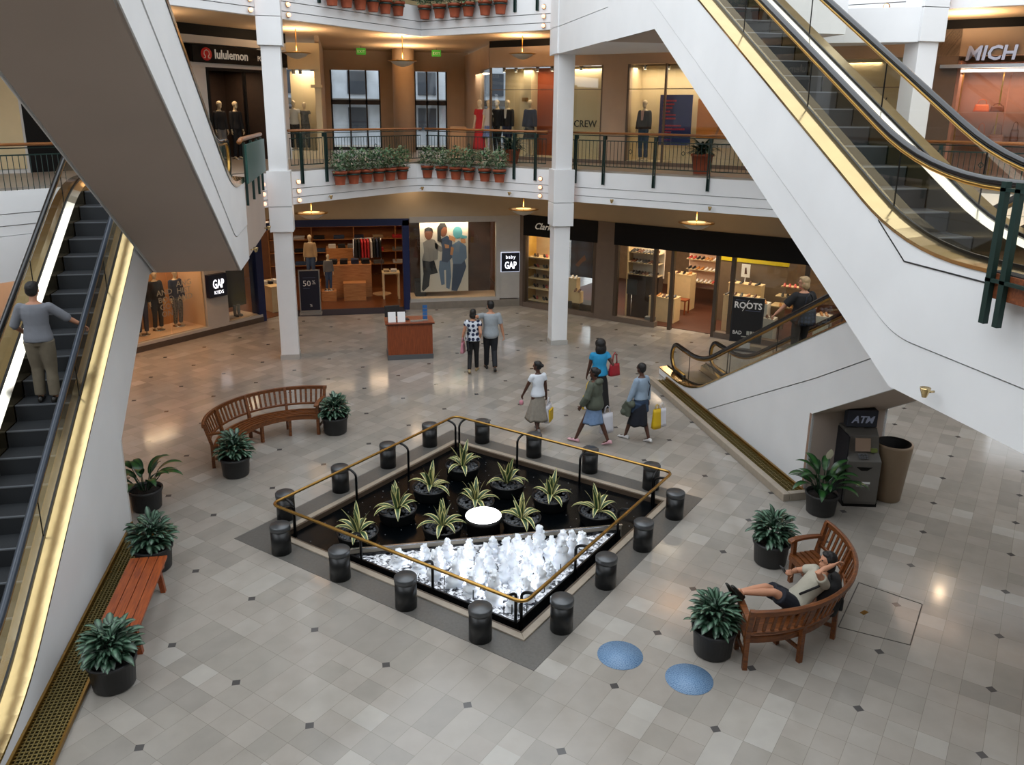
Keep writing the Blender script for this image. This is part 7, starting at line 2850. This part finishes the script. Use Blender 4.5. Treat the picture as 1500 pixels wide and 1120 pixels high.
# girl in blue-grey
P = pose(1.62, 0.94, handR=(0.24, 0.0, 0.78), handL=(-0.25, 0.12, 0.80), footR=(0.09, -0.18, 0.10), footL=(-0.10, 0.26, 0.085), toeR=(0.2, 0.95, -0.25), yaw=8, fem=True, curlR=0.9)
person('girl with cropped hair in blue-grey top and dark skirt, rightmost of the group', (5.53, 14.36, 0), R(30), P, M_SKIND,
       [('top', garment_top(P, 1.9, -0.06, 0.018, 0.02, 0.018), C_BGREY), ('denim_wrap', garment_legs(P, 0.30, 0.02, top=0.06), C_DENIM), ('skirt', garment_skirt(P, 0.36, 0.21, 0.19, -0.06, 0.012, seed=11), C_NAVY),
        ('strap', MB().tube([P['nk'] + V(0.10, -0.02, -0.04), P['nk'] + V(0.12, -0.13, -0.18), P['pv'] + V(0.02, -0.165, 0.12)], 0.010, 6), C_NAVY)], ('cropped', M_HAIR), S_WHITE)
tote('yellow shopping bag in the right hand of the rightmost girl', (5.86, 14.30, 0.28), R(20), 0.20, 0.40, 0.12, B_YEL, 0.10, 'shopping bag', 0.005, 'shopping_bag')
tote('white shopping bag right of the yellow one held by the rightmost girl', (6.00, 14.38, 0.28), R(15), 0.20, 0.38, 0.10, B_WHI, 0.12, 'shopping bag', 0.005, 'shopping_bag')
# jacket slung over her left arm
jk = MB()
jk.tube([(0, 0, 0.36), (-0.02, 0.03, 0.22), (0.02, 0.02, 0.04)], [0.075, 0.11, 0.085], 12, flat=0.6)
jk.ball((0.06, -0.02, 0.30), 0.085, 10, 8)
jk.ball((-0.06, 0.05, 0.12), 0.075, 10, 8)
o = remesh(jk, 0.014, 2).build('folded_jacket', C_OLIVE, None, (5.26, 14.33, 0.52), 0)
tag(o, 'olive jacket slung over the left arm of the rightmost girl', 'jacket')

# man riding up the left escalator
P = pose(1.70, 1.0, handR=(0.50, 0.24, 1.03), elR=(0.6, -0.8, -0.5), handL=(-0.22, 0.18, 0.95), elL=(-0.7, -1, 0), footR=(0.11, -0.02, 0.083), footL=(-0.09, 0.02, 0.083), yaw=-6, curlR=0.7)
P['palmR'] = (0, 0, 1)
person('man in grey knit top and khaki trousers riding up the left escalator, hand on rail', (-4.26, 11.92, 2.312), R(0), P, M_SKIN,
       [('jumper', garment_top(P, 1.15, -0.12, 0.022, 0.02, 0.020), C_HEATHER), ('trousers', garment_legs(P, 1.0, 0.026), C_KHAKI)], ('short', M_HAIR), S_DARK)

# woman on the right escalator
P = pose(1.68, 1.08, handL=(-0.44, 0.22, 0.94), elL=(-0.7, -0.6, -0.3), handR=(0.22, 0.18, 0.95), yaw=55, fem=True, curlL=0.7)
P['palmL'] = (0, 0, 1)
person('blond woman in loose black top standing on the lower right escalator', (8.26, 13.42, 1.76), R(4), P, M_SKIN,
       [('top', garment_top(P, 0.9, -0.34, 0.04, 0.05, 0.034), C_BLACK), ('trousers', garment_legs(P, 1.0, 0.012), C_BLACK)], ('bob', M_HAIRB), S_DARK)
tote('dark checked shoulder bag on the blond woman\'s back', (8.24, 13.20, 2.58), R(0), 0.34, 0.30, 0.10, node_voronoi('checked_fabric', '#2a3346', '#0c0e14', 14, 0.4, 0.7, 0.05), 0.30)

# person reclining on the curved bench
LO = V(5.2, 7.9, 0)


def W(x, y, z):
    return V(x, y, z) - LO


P = pose(1.68, 0.95, pelvis=W(5.20, 7.92, 0.545), neck=W(5.50, 7.84, 0.96), lat_s=(0.22, 1, 0), lat_h=(0.0, 1, 0), headup=(0.35, 0.0, 1), yaw=0, pitch=-8,
         footR=W(4.44, 7.96, 0.735), footL=W(4.46, 7.86, 0.80), knR=(0, 0.2, 1), knL=(0, -0.1, 1), toeR=(-0.45, 0.05, 0.9), toeL=(-0.55, -0.05, 0.85),
         handL=W(5.50, 7.68, 1.16), elL=(-1, -0.25, 0.25), handR=W(5.22, 8.08, 0.86), elR=(0.2, 1, -0.6), curlR=0.8, curlL=0.4)


def straps(mb):
    pass


person('person in cream t-shirt and navy shorts reclining on the curved bench', tuple(LO), 0, P, M_SKIN,
       [('t_shirt', garment_top(P, 0.55, -0.02, 0.02, 0.02, 0.02), C_CREAM), ('shorts', garment_legs(P, 0.40, 0.022, top=0.1), C_NAVY),
        ('strap', MB().tube([P['shL'] + V(0.02, 0.02, 0.07), P['shL'] + V(-0.10, -0.02, 0.0), P['pv'] + V(-0.03, -0.13, 0.19)], 0.015, 6), C_BLACK)], ('bob', M_HAIR), S_DARK)
bp = MB()
bp.loft([[(0.20 * (1 - 0.12 * abs(f - 0.5)) * math.copysign(abs(math.cos(a)) ** 0.6, math.cos(a)), (0.11 + 0.04 * math.sin(f * PI)) * math.copysign(abs(math.sin(a)) ** 0.7, math.sin(a)), 0.42 * f) for a in [2 * PI * j / 18 for j in range(18)]] for f in [k / 6 for k in range(7)]])
t = thing('backpack', 'black backpack wedged between the reclining person and the bench back', 'backpack', (5.62, 7.86, 0.445), R(60))
bp.build('body', C_BLACK, t)
MB().box(-0.13, 0.13, -0.165, -0.11, 0.06, 0.22).build('pocket', C_BLACK, t, bevel=0.02)
MB().tube([(-0.04, 0, 0.41), (0, 0, 0.46), (0.04, 0, 0.41)], 0.01, 6).build('loop', C_BLACK, t)
pw = P['wrR'] + LO
o = MB(Matrix.Rotation(R(-35), 4, 'Y')).cbox((0, 0, 0), (0.012, 0.075, 0.15)).build('phone', M_CHAR, None, (pw.x - 0.11, pw.y, pw.z + 0.03), 0.2)
tag(o, 'dark phone held by the reclining person', 'phone')
